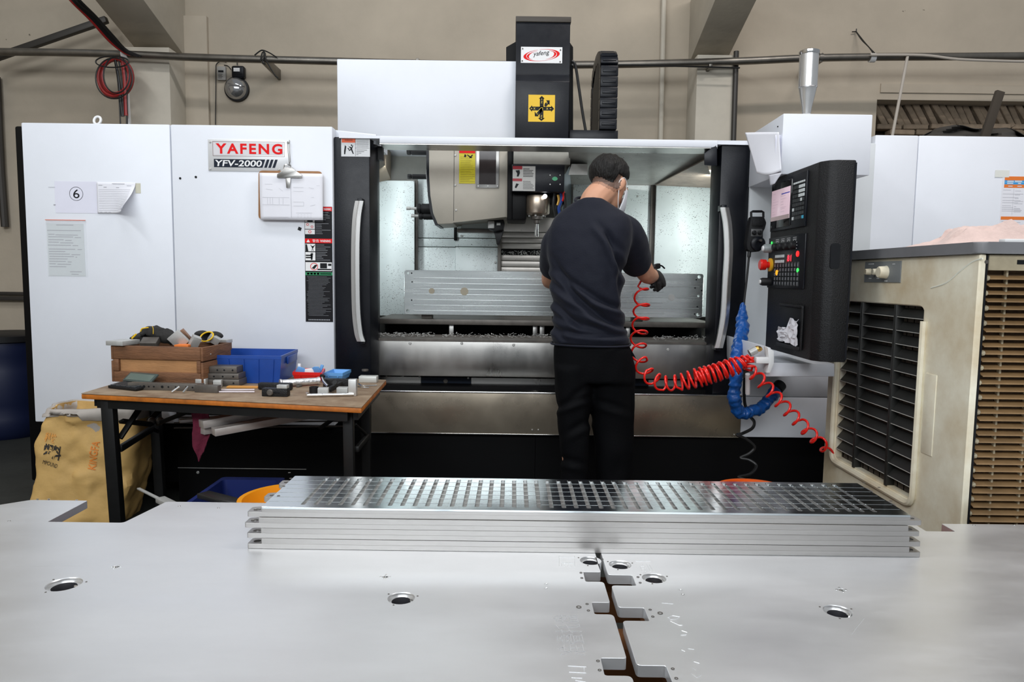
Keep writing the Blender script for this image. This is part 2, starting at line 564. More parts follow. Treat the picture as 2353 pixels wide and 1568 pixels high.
def remeshed(mb, voxel, smooth_iter=6, factor=0.5):
    """union of overlapping closed shapes into one continuous skin"""
    me = bpy.data.meshes.new('shape')
    bmesh.ops.recalc_face_normals(mb.bm, faces=mb.bm.faces[:])
    mb.bm.to_mesh(me)
    mb.bm.free()
    o = bpy.data.objects.new('shape', me)
    COL.objects.link(o)
    r = o.modifiers.new('remesh', 'REMESH')
    r.mode = 'VOXEL'
    r.voxel_size = voxel
    if smooth_iter:
        s = o.modifiers.new('smooth', 'SMOOTH')
        s.iterations = smooth_iter
        s.factor = factor
    out = eval_mesh(o)
    bpy.data.objects.remove(o)
    return out
def facets(p, s, seed=0.0):
    """crumpled-paper relief: flat facets meeting in sharp folds"""
    q = Vector(p) * s + Vector((seed, seed * 2, seed * 3))
    d, c = noise.voronoi(q)
    num = den = 0.0
    for k in range(3):
        w = math.exp(-9 * (d[k] - d[0]))
        num += w * (q - c[k]).dot(noise.noise_vector(c[k] * 1.7))
        den += w
    return num / den
def noise_at(p, s):
    return noise.noise(Vector(p) * s)
# ================================================================ the room
YW, YP = 6.0, 5.70       # wall face, pillar face
mb = MB()
mb.box(-6.5, 6.5, -3.0, 6.4, -0.1, 0.0)
floor = structure(mb.build('floor', FLOOR))
xo = PY(2013, 270, YW).x
zo = PY(2180, 231, YW).z
mb = MB()
mb.box(-5.6, xo, YW, YW + 0.3, 0, 5.2)
mb.box(xo, 5.6, YW, YW + 0.3, zo, 5.2)
mb.box(xo, 5.6, YW, YW + 0.3, 0, 1.9)
mb.box(xo + 0.02, 5.6, YW - 0.012, YW, zo + 0.055, zo + 0.125)   # plaster lip over the opening
wall = structure(mb.build('wall_back', WALL, org=(0, YW, 0)))
mb = MB()
mb.box(xo, 5.6, YW + 0.26, YW + 0.32, 1.85, zo + 0.02)
mb.build('recess_backing', MORTAR, wall)
# bricks in the opening: a raking course above, flat courses below
BR = None
def brick(c, ang, L_, h, d):
    mb = MB(Matrix.Translation(Vector(c)) @ Matrix.Rotation(ang, 4, 'Y'))
    mb.box(-L_ / 2, L_ / 2, 0, d, -h / 2, h / 2, 0.006, 1)
    return mb.build('brick', BRICK, wall)
rb = random.Random(3)
for i in range(21):
    u = 2022 + i * 19.5
    p = PY(u + rb.uniform(-2, 2), 257 + rb.uniform(-1, 2) + i * 0.22, YW + 0.13)
    brick((p.x, YW + 0.12 + rb.uniform(0, 0.05), p.z), math.radians(57 + rb.uniform(-5, 5)), 0.25, 0.046 + rb.uniform(-0.004, 0.005), 0.1)
for r_ in range(3):
    for i in range(7):
        u = 2018 + i * 62 + (r_ % 2) * 28
        p = PY(u + 26, 291 + r_ * 13.5, YW + 0.13)
        brick((p.x, YW + 0.11 + rb.uniform(0, 0.03), p.z), math.radians(rb.uniform(-0.5, 1.5)), 0.205, 0.042, 0.1)
mb = MB()
mb.box(-5.6, -5.3, -3.0, YW, 0, 5.2)
structure(mb.build('unseen_wall_left', WALL))  # unseen wall, added to keep ambient light off the left side

# pillars with the sloping roof beams that rest on them
def pillar_beam(n, xa, xb, zb):
    mb = MB()
    mb.box(xa, xb, YP, YW + 0.02, 0, zb, 0.004)
    structure(mb.build('pillar_%d' % n, CONCRETE))
    mb = MB()
    s = 0.36
    y0, y1 = 3.2, YW + 0.01
    mb.hexa([(xa, y0, zb + (YP - y0) * s), (xb, y0, zb + (YP - y0) * s), (xb, y1, zb - 0.0), (xa, y1, zb - 0.0),
             (xa, y0, zb + 0.6 + (YP - y0) * s), (xb, y0, zb + 0.6 + (YP - y0) * s), (xb, y1, zb + 0.5), (xa, y1, zb + 0.5)], 0.004)
    structure(mb.build('beam_%d' % n, CONCRETE))
zb = PY(1648, 126, YP).z
pillar_beam(2, PY(1603, 126, YP).x, PY(1690, 126, YP).x, zb)
zb1 = PY(330, 108, YP).z
pillar_beam(1, PY(283, 108, YP).x, PY(388, 108, YP).x, zb1)
# a shallow plaster pier left of the meter
x0, x1 = PY(393, 200, YW).x, PY(482, 200, YW).x
mb = MB()
mb.box(x0, x1, YW - 0.035, YW, 0, 3.25, 0.004)
structure(mb.build('trim_1', WALL))

# main pipe along the wall
YPI = 5.62
pp = [PY(u, v, YPI) for u, v in ((-60, 117), (0, 119), (150, 121), (290, 125), (480, 133), (770, 141), (1000, 147), (1200, 149), (1420, 148), (1690, 141), (1850, 134), (2010, 131), (2200, 130), (2420, 128))]
t = thing('wall_pipe', (0, YPI, 2.9), 'long galvanised steel pipe running level along the back wall', 'pipe')
MB().tube(spline(pp, 5), 0.0285, 12).build('pipe', PIPE, t)
for u, w in ((288, 13), (1885, 9), (2004, 12)):
    a = PY(u - w / 2, 125 if u < 400 else 133, YPI)
    b = PY(u + w / 2, 125 if u < 400 else 133, YPI)
    mb = MB()
    mb.cyl((a.x, YPI, a.z), (b.x, YPI, b.z), 0.034, n=14)
    mb.build('pipe_clip', WHITE_PR if u != 1885 else PIPE, t)
for u, v in ((605, 137), (960, 146), (1632, 147), (1885, 134)):
    a = PY(u, v, YPI)
    mb = MB()
    mb.prism([(YPI - 0.02, a.z - 0.03), (YW, a.z - 0.05), (YW, a.z + 0.03), (YPI - 0.02, a.z + 0.035)], 'x', a.x - 0.012, a.x + 0.012, 0.003)
    mb.build('bracket', PIPE, t)
for u0, v0, u1, v1, r, nm, lab in ((1526, -6, 1522, 320, 0.020, 'conduit', 'thin painted conduit running straight up the wall behind the cable carrier'),
                                   (1692, 118, 1689, 335, 0.020, 'conduit', 'dark vertical conduit along the edge of the pillar')):
    a, b = PY(u0, v0, YW - 0.03 if u0 < 1600 else YP - 0.02), PY(u1, v1, YW - 0.03 if u0 < 1600 else YP - 0.02)
    o = MB().tube([a, (b.x, b.y, 0.6)], r, 10).build(nm, CONCRETE if u0 < 1600 else PIPE_DARK)
    tag(o, lab, 'conduit')
a, b = PY(-30, 140, 5.80), PY(246, 45, 5.80)
o = MB().bar(a, b, 0.05, 0.05, bev=0.008).build('diagonal_pipe', PIPE_DARK)
tag(o, 'dark square tube slanting across the wall pipe in the upper corner', 'pipe')
a = PY(-6, 230, YW - 0.04)
o = MB().tube([(a.x, YW - 0.04, 2.75), (a.x, YW - 0.04, 2.0), (a.x + 0.01, YW - 0.04, 1.55)], 0.03, 10).build('drain_pipe', PIPE_DARK)
tag(o, 'dark upright drain pipe on the wall left of the white cabinet', 'pipe')
# rail on the wall behind, low at the far left
a, b = PY(-30, 683, YW - 0.05), PY(70, 683, YW - 0.05)
t = thing('wall_rail', (a.x, YW, a.z), 'dark horizontal rail low on the wall left of the white cabinet', 'rail')
MB().box(a.x, b.x + 0.4, YW - 0.06, YW, a.z - 0.025, a.z + 0.005, 0.004).build('rail', PIPE_DARK, t)
MB().box(a.x, b.x + 0.4, YW - 0.05, YW, a.z + 0.02, a.z + 0.045, 0.004).build('rail', PIPE_DARK, t)
# barrel
c = PY(2, 765, 5.2)
t = thing('barrel', (c.x, 5.2, 0), 'dark blue plastic barrel on the floor by the back wall', 'barrel')
hb = c.z
MB().lathe([(0.26, 0), (0.29, 0.04), (0.30, 0.15), (0.285, 0.2), (0.30, 0.25), (0.30, hb - 0.25), (0.285, hb - 0.2), (0.30, hb - 0.15), (0.29, hb - 0.05)], (c.x, 5.2, 0), n=36).build('body', BLUE_BARREL, t)
MB().lathe([(0.30, hb - 0.055), (0.31, hb - 0.05), (0.31, hb - 0.01), (0.29, hb)], (c.x, 5.2, 0), n=36).build('lid', RUBBER, t)

# cable bundle and coil at the left pillar
YC = 5.52
t = thing('cable_bundle', PY(230, 60, 5.2), 'bundle of black and red cables sagging down to the wall pipe', 'cable')
for k, (u0, m_, r) in enumerate(((163, CABLE_RED, 0.012), (168, CABLE, 0.012), (172, CABLE, 0.010), (177, CABLE, 0.012), (183, CABLE, 0.008))):
    pts = [PY(u0 - 30, -40, 5.1), PY(u0, 0, 5.15), PY(208 + k * 3, 45 - k * 2, 5.3), PY(250 + k * 3, 92 - k * 2, 5.45), PY(282 + k * 2, 118 - k, 5.55), PY(300 + k * 6, 126 + k, 5.58)]
    MB().tube(spline(pts, 6), r, 7).build('cable', m_, t)
t = thing('cable_coil', PY(265, 180, YC), 'coil of red and black cable hanging from the pipe over the white cabinet', 'cable')
rc = random.Random(5)
for k in range(6):
    cu, cv, ru, rv = 265 + rc.uniform(-3, 3), 178 + rc.uniform(-3, 3), 39 - k * 1.6 + rc.uniform(-1, 1), 46 - k * 1.4
    pts = [PY(cu + ru * math.cos(a), cv + rv * math.sin(a), YC - 0.04 * (k % 3)) for a in [2 * math.pi * i / 36 for i in range(36)]]
    MB().tube(pts, 0.0095, 7, closed=True).build('coil_loop', CABLE_RED, t)
for cu, cv, ru, rv in ((268, 172, 30, 42), (258, 142, 38, 13), (262, 180, 42, 47)):
    pts = [PY(cu + ru * math.cos(a), cv + rv * math.sin(a), YC - 0.14) for a in [2 * math.pi * i / 36 for i in range(36)]]
    MB().tube(pts, 0.005, 6, closed=True).build('thin_loop', CABLE, t)
for k, (ua, ub, vb, m_, r) in enumerate(((262, 277, 290, CABLE, 0.005), (264, 281, 268, CABLE, 0.009), (272, 284, 268, CABLE, 0.007), (280, 290, 266, CABLE_RED, 0.013), (283, 292, 292, CABLE, 0.007))):
    MB().tube(spline([PY(ua, 132, YC - 0.08), PY((ua * 2 + ub) / 3 + 3, 180, YC - 0.08), PY((ua + ub * 2) / 3 + 2, 230, YC - 0.08), PY(ub, vb, YC - 0.08)], 6), r, 7).build('hanging_cable', m_, t)
a = PY(289, 142, YC - 0.02)
o = MB().bar(a, PY(297, 292, YC - 0.02), 0.020, 0.02).build('cable_duct', WHITE_PR)
tag(o, 'narrow white cable duct running down beside the hanging cable coil', 'duct')

# meter, junction box and round lamp on the wall
x0, x1, z0, z1 = rect(498, 152, 518, 184, YW - 0.03)
t = thing('power_meter', (x0, YW, z0), 'small grey meter box on the wall left of the black box', 'meter')
MB().box(x0, x1, YW - 0.03, YW, z0, z1, 0.006).build('body', mat('meter_grey', (0.33, 0.32, 0.30), 0.5), t)
mb = MB()
quad_on(mb, (x0, YW - 0.0302, z0), EX, EZ, 0.012, (z1 - z0) * 0.55, (x1 - x0) - 0.015, (z1 - z0) * 0.70, 0.0008)
for k in range(4):
    quad_on(mb, (x0, YW - 0.0302, z0), EX, EZ, 0.012, 0.015 + k * 0.010, 0.012 + 0.03 + 0.006 * (k % 2), 0.018 + k * 0.010, 0.0008)
mb.build('display', BLACK_PR, t)
x0, x1, z0, z1 = rect(531, 150, 560, 179, YW - 0.06)
t = thing('junction_box', (x0, YW, z0), 'small square black box on the wall above the round lamp', 'box')
MB().box(x0, x1, YW - 0.06, YW, z0, z1, 0.016, 3).build('body', BLACK, t)
mb = MB()
quad_on(mb, (x0, YW - 0.0602, z0), EX, EZ, 0.02, 0.05, 0.07, 0.078, 0.0008)
mb.build('sticker', WHITE_PR, t)
c = PY(544, 205, YW - 0.02)
t = thing('dome_lamp', (c.x, YW, c.z), 'round clear dome lamp on the wall above the white cabinet', 'lamp')
MB().lathe([(0.098, 0), (0.098, 0.03), (0.088, 0.034)], (c.x, YW, c.z), (0, -1, 0), 32).build('rim', RUBBER, t)
MB().lathe([(0.088, 0.03), (0.082, 0.06), (0.06, 0.085), (0.03, 0.098), (0.001, 0.1)], (c.x, YW, c.z), (0, -1, 0), 32).build('dome', mat('dome_glass', (0.42, 0.42, 0.42), 0.12, metal=0.75), t)
t = thing('lamp_wiring', PY(497, 160, YW), 'thin black wires looping from the pipe to the meter and junction box', 'wire')
for pts in ([(545, 137), (545, 150)], [(520, 143), (508, 141), (498, 147), (496, 160), (496, 200), (495, 287)], [(515, 150), (524, 152), (531, 160)]):
    MB().tube(spline([PY(u, v, YW - 0.02) for u, v in pts], 6), 0.004, 6).build('wire', CABLE, t)
t = thing('wire_tangle', PY(605, 130, YPI), 'wire tied round the pipe bracket right of the dome lamp', 'wire')
for pts in ([(585, 127), (598, 117), (606, 116), (620, 122), (636, 132)], [(603, 115), (610, 125), (603, 142), (610, 148)], [(612, 140), (630, 170), (639, 180)], [(598, 140), (604, 120), (612, 138)]):
    MB().tube(spline([PY(u, v, YPI - 0.04) for u, v in pts], 5), 0.005, 6).build('wire', CABLE, t)
t = thing('loose_wire', PY(1990, 100, YW), 'thin black wire hanging from a hook down to the pipe', 'wire')
for pts in ([(1958, 73), (1967, 72), (1968, 66)], [(1967, 72), (1985, 95), (2000, 112), (2010, 122)], [(1967, 73), (1980, 92), (1996, 108), (2006, 122)]):
    MB().tube(spline([PY(u, v, YW - 0.02 - 0.3 * max(0, v - 72) / 60) for u, v in pts], 6), 0.004, 6).build('wire', CABLE, t)
o = MB().tube(spline([PY(u, v, YPI - 0.05) for u, v in ((1700, 156), (1550, 152), (1440, 150), (1420, 150))], 5), 0.006, 6).build('pipe_cable', CABLE)
tag(o, 'black cable slung under the pipe right of the cable carrier', 'cable')
o = MB().tube(spline([PY(u, v, YPI - 0.05) for u, v in ((2000, 126), (2120, 127), (2200, 136), (2300, 140), (2420, 143))], 5), 0.010, 8).build('white_cable', mat('dusty_white', (0.45, 0.41, 0.36), 0.6))
tag(o, 'dusty white cable sagging along the pipe over the brick opening', 'cable')
o = MB().tube([PY(2086, 126, YPI - 0.04), PY(2048, 325, 5.5)], 0.011, 8).build('pale_string', mat('dusty_white', (0.45, 0.41, 0.36)))
tag(o, 'pale string hanging from the pipe across the brick opening', 'string')
x0, x1, z0, z1 = rect(1621, 148, 1636, 158, YP - 0.03)
o = MB().box(x0, x1, YP - 0.03, YP, z0, z1, 0.004).build('cable_box', CONCRETE)
tag(o, 'tiny square junction box on the pillar just under the pipe', 'box')
# post and tarpaulin seen through the opening, above the cabinet on the right
pa_, pb_ = PY(2298, 210, 4.85), PY(2262, 318, 4.85)
pb_ = pb_ + (pb_ - pa_) * 0.62
o = MB().bar(pa_, pb_, 0.055, 0.03, up=Vector((0, 1, 0)), bev=0.004).build('leaning_post', MORTAR)
tag(o, 'dark flat post leaning in front of the brick opening', 'post')
def tarp(i, j):
    u = 2120 + i * 260
    top = 311 - 30 * math.sin(min(1, i * 1.1) * math.pi) ** .8 * (0.75 + 0.25 * math.sin(i * 9)) + 5 * noise.noise(Vector((i * 7, 2, 0)))
    v = top + (322 - top) * j
    p = PY(u, v, 5.1 + 0.35 * noise.noise(Vector((i * 5, j * 2, 3))) - 0.18 * j)
    return p
o = MB().grid(tarp, 40, 10).solidify(0.004).build('tarpaulin', TARP)
tag(o, 'crumpled dark tarpaulin lying over the cabinet top below the brick opening', 'tarp')
# ================================================================ the machining centre
YF = 3.60
MC = thing('machining_center', (0.2, 4.4, 0), 'large white and black enclosed milling machine filling the middle of the hall', 'machine')
def part(mb, name, m, parent=MC, **k):
    return mb.build(name, m, parent, **k)
def xz(u, v, Y):
    p = PY(u, v, Y)
    return p.x, p.z
def screws(parent, pts, Y, r=0.006, m=STEEL_GREY, name='bolt', h=0.004):
    for u, v in pts:
        p = PY(u, v, Y)
        part(MB().lathe([(r, 0), (r, h * 0.6), (r * 0.7, h)], p, (0, -1, 0), 8), name, m, parent)

# --- left cabinet
zt = PY(400, 286, YF).z
zbm = PY(240, 972, YF).z
xA, xB, xC = PY(64, 620, YF).x, PY(400, 620, YF).x, PY(766, 560, YF).x
part(MB().box(xA - 0.085, xC - 0.02, YF + 0.075, 5.2, 0.10, zt - 0.002, 0.01), 'cabinet_body', BASE_BLACK)
pa = part(MB().box(xA, xB - 0.0022, YF, YF + 0.07, zbm, zt, 0.006), 'cabinet_panel', WHITE)
pb = part(MB().box(xB + 0.0022, xC, YF, YF + 0.07, zbm, zt, 0.006), 'cabinet_panel', WHITE)
c = PY(224, 279, YF + 0.10)
part(MB().tube([(c.x + 0.017 * math.cos(a), YF + 0.10 + 0.006 * math.sin(a), c.z + 0.004 + 0.020 * math.sin(a)) for a in [2 * math.pi * k / 24 for k in range(24)]], 0.0065, 8, closed=True), 'lifting_eye', WHITE_PR)
for u, v in ((414, 410), (450, 407)):
    p = PY(u, v, YF - 0.0005)
    part(MB().lathe([(0.006, 0), (0.006, 0.001)], p, (0, -1, 0), 8), 'screw_hole', BLACK_PR, pb)
# chamfer block between cabinet and header
x0, z0 = xz(766, 312, YF + 0.03)
x1, z1 = xz(786, 290, YF + 0.03)
part(MB().prism([(x0, zt - 0.003), (x1 + 0.16, z0 + 0.017), (x1 + 0.16, z0 - 0.03), (x0, z0 - 0.03)], 'y', YF + 0.072, YF + 0.4), 'corner_filler', WHITE)

# --- black base
zb_ = PY(1250, 997, YF).z
xs = [PY(u, 1040, YF).x for u in (402, 1230, 1912)]
for a, b in zip(xs[:-1], xs[1:]):
    part(MB().box(a + 0.001, b - 0.001, YF + 0.03, YF + 0.10, 0.02, zb_ - 0.004), 'base_panel', BASE_BLACK)
zl = PY(540, 1081, YF).z
part(MB().box(xs[0], PY(700, 1081, YF).x, YF + 0.026, YF + 0.031, zl, zl + 0.003), 'base_seam', STEEL_GREY)
part(MB().box(xs[0] + 0.05, 2.9, YF + 0.12, 5.1, 0.02, 0.62), 'machine_bed', BASE_BLACK)
screws(MC, [(455, 1086)], YF + 0.03, 0.008)

# --- stainless apron (tray front), with its bright lip
x0, x1 = PY(853, 945, YF).x, PY(1702, 955, YF).x
za0, za1 = PY(1275, 999, YF).z, PY(1275, 905, YF).z
part(MB().box(x0, x1, YF - 0.004, YF + 0.02, za0, za1, 0.002), 'tray_apron', STEEL_WARM)
part(MB().box(x0 + 0.03, x1, YF - 0.008, YF + 0.012, za1 - 0.002, za1 + 0.006, 0.003), 'tray_lip', CHROME)
part(MB().box(x0, x1, YF - 0.006, YF + 0.01, za0 - 0.004, za0 + 0.001, 0.001), 'apron_edge', CHROME)
part(MB().box(x0, x1, YF + 0.02, 4.05, za1 - 0.06, za1 - 0.05), 'chip_tray', STEEL)
screws(MC, [(1223, 988), (1237, 988), (1687, 999)], YF - 0.004, 0.004)
for u0, u1, um, h in ((905, 945, 925, 9), (1140, 1275, 1228, 17)):
    a, b, c = PY(u0, 897 + (u0 - 870) * .015, 3.68), PY(u1, 897 + (u1 - 870) * .015, 3.68), PY(um, 897 - h + (um - 870) * .015, 3.9)
    part(MB().prism([(a.x, za1 - 0.045), (b.x, za1 - 0.045), (c.x, c.z)], 'y', 3.70, 3.90), 'chip_chute', STEEL)

# --- front inner wall: three recessed plates under the upper apron
Yi = 3.84
zi0, zi1 = za1 - 0.05, PY(1240, 862, Yi).z
for u0, u1, m_ in ((868, 968, STEEL), (968, 1083, NAVY_PR), (1083, 1455, STEEL), (1455, 1490, NAVY_PR), (1490, 1570, STEEL), (1570, 1640, NAVY_PR)):
    part(MB().box(PY(u0, 885, Yi).x, PY(u1, 885, Yi).x - 0.002, Yi, Yi + 0.02, zi0, zi1 + 0.05), 'inner_plate', m_)
screws(MC, [(888, 864), (926, 865), (964, 866), (1076, 869), (964, 893), (888, 892)], Yi, 0.006)
p = PY(1024, 876, Yi)
part(MB().lathe([(0.012, 0), (0.012, 0.003), (0.008, 0.004)], p, (0, -1, 0), 16), 'plug', STEEL_DARK)
# upper stainless apron
Ya = 3.74
z0, z1 = PY(1240, 868, Ya).z, PY(1240, 786, Ya).z
xa0, xa1 = PY(866, 825, Ya).x, PY(1634, 835, Ya).x
part(MB().box(xa0, xa1, Ya, Ya + 0.02, z0, z1, 0.003), 'upper_apron', STEEL)
part(MB().prism([(Ya - 0.004, z1 - 0.004), (Ya - 0.004, z1 + 0.008), (Ya + 0.14, z1 + 0.020), (Ya + 0.14, z1 - 0.004)], 'x', xa0, xa1), 'apron_ledge', STEEL_DARK)
screws(MC, [(942, 789), (1061, 789), (1180, 793), (1535, 804), (1437, 800)], Ya, 0.008)
# chip heap on the ledge
mb = MB()
rr = random.Random(9)
for i in range(420):
    u = rr.choice([rr.uniform(872, 1000), rr.uniform(1020, 1265), rr.uniform(1500, 1636)])
    x = PY(u, 780, 3.84).x
    y = rr.uniform(3.75, 3.87)
    z = z1 + 0.020 + rr.uniform(-0.004, 0.014)
    a = rr.uniform(0, 3.1)
    l = rr.uniform(0.006, 0.016)
    d = Vector((math.cos(a), math.sin(a) * 0.4, rr.uniform(-0.5, 0.5))) * l
    mb.bar((x, y, z), (x + d.x, y + d.y, z + d.z), 0.003, 0.0015)
o = part(mb, 'metal_chips', STEEL_GREY)
o['kind'] = 'stuff'

# --- work table inside with its dark slot and posts
Yt = 3.95
zt1, zt0 = PY(1250, 737, Yt).z, PY(1250, 782, Yt).z
xt0, xt1 = PY(866, 740, Yt).x, PY(1640, 745, Yt).x
part(MB().box(xt0, xt1, Yt, 4.42, zt1 - 0.030, zt1, 0.004), 'work_table', STEEL_DARK)
part(MB().box(xt0, xt1, Yt + 0.25, 4.6, zt0 - 0.4, zt1 - 0.03), 'table_saddle', BASE_BLACK)
for u in (1036, 1230, 1246, 1445):
    x = PY(u, 760, Yt).x
    part(MB().box(x - 0.013, x + 0.013, Yt + 0.03, Yt + 0.06, zt0 - 0.02, zt1 - 0.03, 0.002), 'table_post', STEEL)

# --- sliding doors
zd1 = PY(810, 313, YF).z
def door(n, ua, ub, uc, zb, flip):
    Yd = YF + 0.02
    xa, xb, xc = PY(ua, 560, Yd).x, PY(ub, 560, Yd).x, PY(uc, 560, Yd + 0.10).x
    pts = [(xa, Yd), (xb, Yd), (xc, Yd + 0.10), (xc, Yd + 0.16), (xa, Yd + 0.16)]
    return part(MB().prism(pts, 'z', zb, zd1, 0.006), 'sliding_door', BLACK)
dl = door(1, 769, 850, 868, PY(810, 893, YF).z, 1)
dr = door(2, 1721, 1650, 1634, PY(1690, 1000, YF).z, -1)
def handle(pts, dr_):
    P = [PY(u, v, YF - 0.045) for u, v in pts]
    mb = MB()
    w = 0.020
    R = [[p + Vector((dx, dy, 0)) for dx, dy in ((-w, 0.010), (-w, -0.006), (-0.003, -0.009), (0, -0.006), (0.003, -0.009), (w, -0.006), (w, 0.010))] for p in spline(P, 8)]
    mb.loft(R)
    h = part(mb, 'door_handle', BRUSHED, dr_)
    for p in (P[0], P[-1]):
        mb = MB()
        mb.box(p.x - 0.012, p.x + 0.012, YF - 0.04, YF + 0.03, p.z - 0.014, p.z + 0.014, 0.002)
        part(mb, 'handle_mount', BLACK, dr_)
handle([(826, 462), (820, 500), (817, 560), (817, 650), (819, 720), (824, 765), (830, 785)], dl)
handle([(1665, 477), (1672, 520), (1674, 580), (1670, 650), (1666, 720), (1659, 765), (1651, 800)], dr)
# door stops and rails
part(MB().pbox(868, 336, 878, 367, YF + 0.13, 0.05), 'door_stop', RUBBER)
part(MB().hexa([PY(1618, 352, YF + 0.0), PY(1648, 330, YF), PY(1648, 330, YF + 0.15), PY(1618, 352, YF + 0.15), PY(1618, 380, YF), PY(1648, 382, YF), PY(1648, 382, YF + 0.15), PY(1618, 380, YF + 0.15)][::1], 0.004), 'door_stop', BLACK)

# --- header
zh1 = PY(1250, 317, YF).z
zh0 = PY(1250, 334, YF).z
xh0, xh1 = PY(783, 320, YF).x, PY(1722, 325, YF).x
part(MB().box(xh0 + 0.19, xh1 - 0.155, YF + 0.0, YF + 0.17, zh0, zh1, 0.004), 'header', WHITE)
part(MB().prism([(xh0 - 0.01, zh1 + 0.02), (xh0 + 0.19, zh1), (xh1, zh1), (xh1, zh1 - 0.02), (xh0 + 0.19, zh1 - 0.012), (xh0 - 0.01, zh1 - 0.012)], 'y', YF + 0.005, YF + 0.17), 'roof_edge', WHITE)
part(MB().box(xh0 + 0.19, xh1 - 0.155, YF + 0.004, YF + 0.165, zh0 - 0.004, zh0 + 0.002), 'header_underside', STEEL)

# --- enclosure interior
Yb = 4.62
def panel(u0, v0, u1, v1, Y, m_, name='back_panel', d=0.02, bev=0.003):
    return part(MB().pbox(u0, v0, u1, v1, Y, d, bev), name, m_)
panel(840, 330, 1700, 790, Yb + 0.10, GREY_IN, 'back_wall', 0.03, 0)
panel(862, 415, 952, 726, 4.45, WHITE_IN)
panel(953, 415, 960, 700, 4.50, STEEL_DARK, 'panel_strip')
for v0, v1 in ((405, 547), (548.5, 567), (568.5, 720)):
    panel(960, v0, 1046, v1, 4.56, WHITE_IN)
panel(1046, 400, 1145, 547, 4.57, WHITE_IN)
for v0, v1 in ((548.5, 567), (568.5, 720)):
    panel(1046, v0, 1144, v1, 4.545, WHITE_IN)
panel(1052, 533, 1138, 547, 4.54, WHITE_IN)
panel(1043, 505, 1050, 553, 4.53, BASE_BLACK, 'wiper')
screws(MC, [(1060, 542), (1138, 603)], 4.535, 0.007)
panel(1143, 520, 1151, 720, 4.50, STEEL_DARK, 'wiper')
WAY = mat('way_cover_steel', (0.58, 0.54, 0.50), 0.38, metal=0.5, var=0.25, vscale=6, flecks=0.4, fscale=60)
for v0, v1 in ((500, 534), (535, 547), (548, 559), (560, 573), (587, 600), (601, 614), (615, 628), (629, 642), (643, 720)):
    panel(1151, v0, 1325, v1, 4.52 + 0.006 * (v0 % 3), WAY, 'way_cover')
panel(1151, 572, 1325, 588, 4.56, BASE_BLACK, 'wiper')
mb = MB()
for i in range(200):
    u = rr.uniform(1152, 1300)
    p = PY(u, rr.uniform(577, 587), 4.53)
    d = Vector((rr.uniform(-1, 1), rr.uniform(-.4, .1), rr.uniform(-1, 1))) * 0.012
    mb.bar(p, p + d, 0.0025, 0.0012)
o = part(mb, 'metal_chips', STEEL_GREY)
o['kind'] = 'stuff'
panel(1314, 425, 1491, 728, 4.55, WHITE_IN)
panel(1492, 420, 1503, 728, 4.53, STEEL_DARK, 'panel_strip')
panel(1504, 425, 1632, 728, 4.50, WHITE_IN)
panel(1500, 405, 1640, 422, 4.52, WHITE_DIRTY)
panel(1290, 330, 1312, 640, 4.585, mat('enclosure_teal_white', (0.40, 0.50, 0.52), 0.4))
screws(MC, [(1320, 433), (1465, 451), (1463, 530)], 4.55, 0.007)
# sloping roof panel and the side gusset on the right
a, b, c_, d_ = PY(1306, 346, 3.79), PY(1640, 350, 3.79), PY(1640, 426, 4.50), PY(1312, 424, 4.54)
part(MB().hexa([a, b, c_, d_, a + EZ * .02, b + EZ * .02, c_ + EZ * .02, d_ + EZ * .02]), 'roof_panel', WHITE_DIRTY)
a, b, c_ = PY(1622, 364, 3.80), PY(1640, 430, 4.48), PY(1506, 424, 4.49)
mb = MB()
mb.poly([a, c_, b])
part(mb.solidify(0.006), 'gusset', mat('rust_stained', (0.46, 0.36, 0.29), 0.5, var=0.5, vscale=9, flecks=0.4, fscale=50))
part(MB().pbox(1315, 398, 1350, 428, 4.56, 0.02), 'cable_tray', WHITE_DIRTY)
part(MB().tube(spline([PY(u, v, 4.55) for u, v in ((1327, 424), (1332, 414), (1340, 411), (1352, 411))], 5), 0.005, 6), 'cable', CABLE)
# left inner corner: dark side wall and brown wedge
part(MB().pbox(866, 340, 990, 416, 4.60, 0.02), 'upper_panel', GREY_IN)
a, b, c_, d_ = PY(868, 345, 3.85), PY(868, 418, 4.42), PY(896, 412, 4.46), PY(896, 345, 4.46)
mb = MB()
mb.poly([a, b, c_, d_])
part(mb.solidify(0.006), 'side_gusset', mat('brown_stained', (0.22, 0.17, 0.12), 0.6))
# enclosure side walls and floor (close the box from the sides)
part(MB().box(xt0 - 0.10, xt0 - 0.08, YF + 0.2, 4.7, 0.6, zh0), 'enclosure_side', WHITE_DIRTY)
part(MB().box(xt1 + 0.12, xt1 + 0.14, YF + 0.2, 4.7, 0.6, zh0), 'enclosure_side', WHITE_DIRTY)
part(MB().box(xt0 - 0.08, xt1 + 0.12, Ya + 0.1, 4.7, z0 - 0.02, z0), 'enclosure_floor', BASE_BLACK)

for x_, s_ in ((1.165, 1), (-0.785, -1)):
    part(MB().box(x_ - .02, x_ + .02, 4.01, 4.055, 1.15, 1.69, .004), 'work_light', STEEL_DARK)
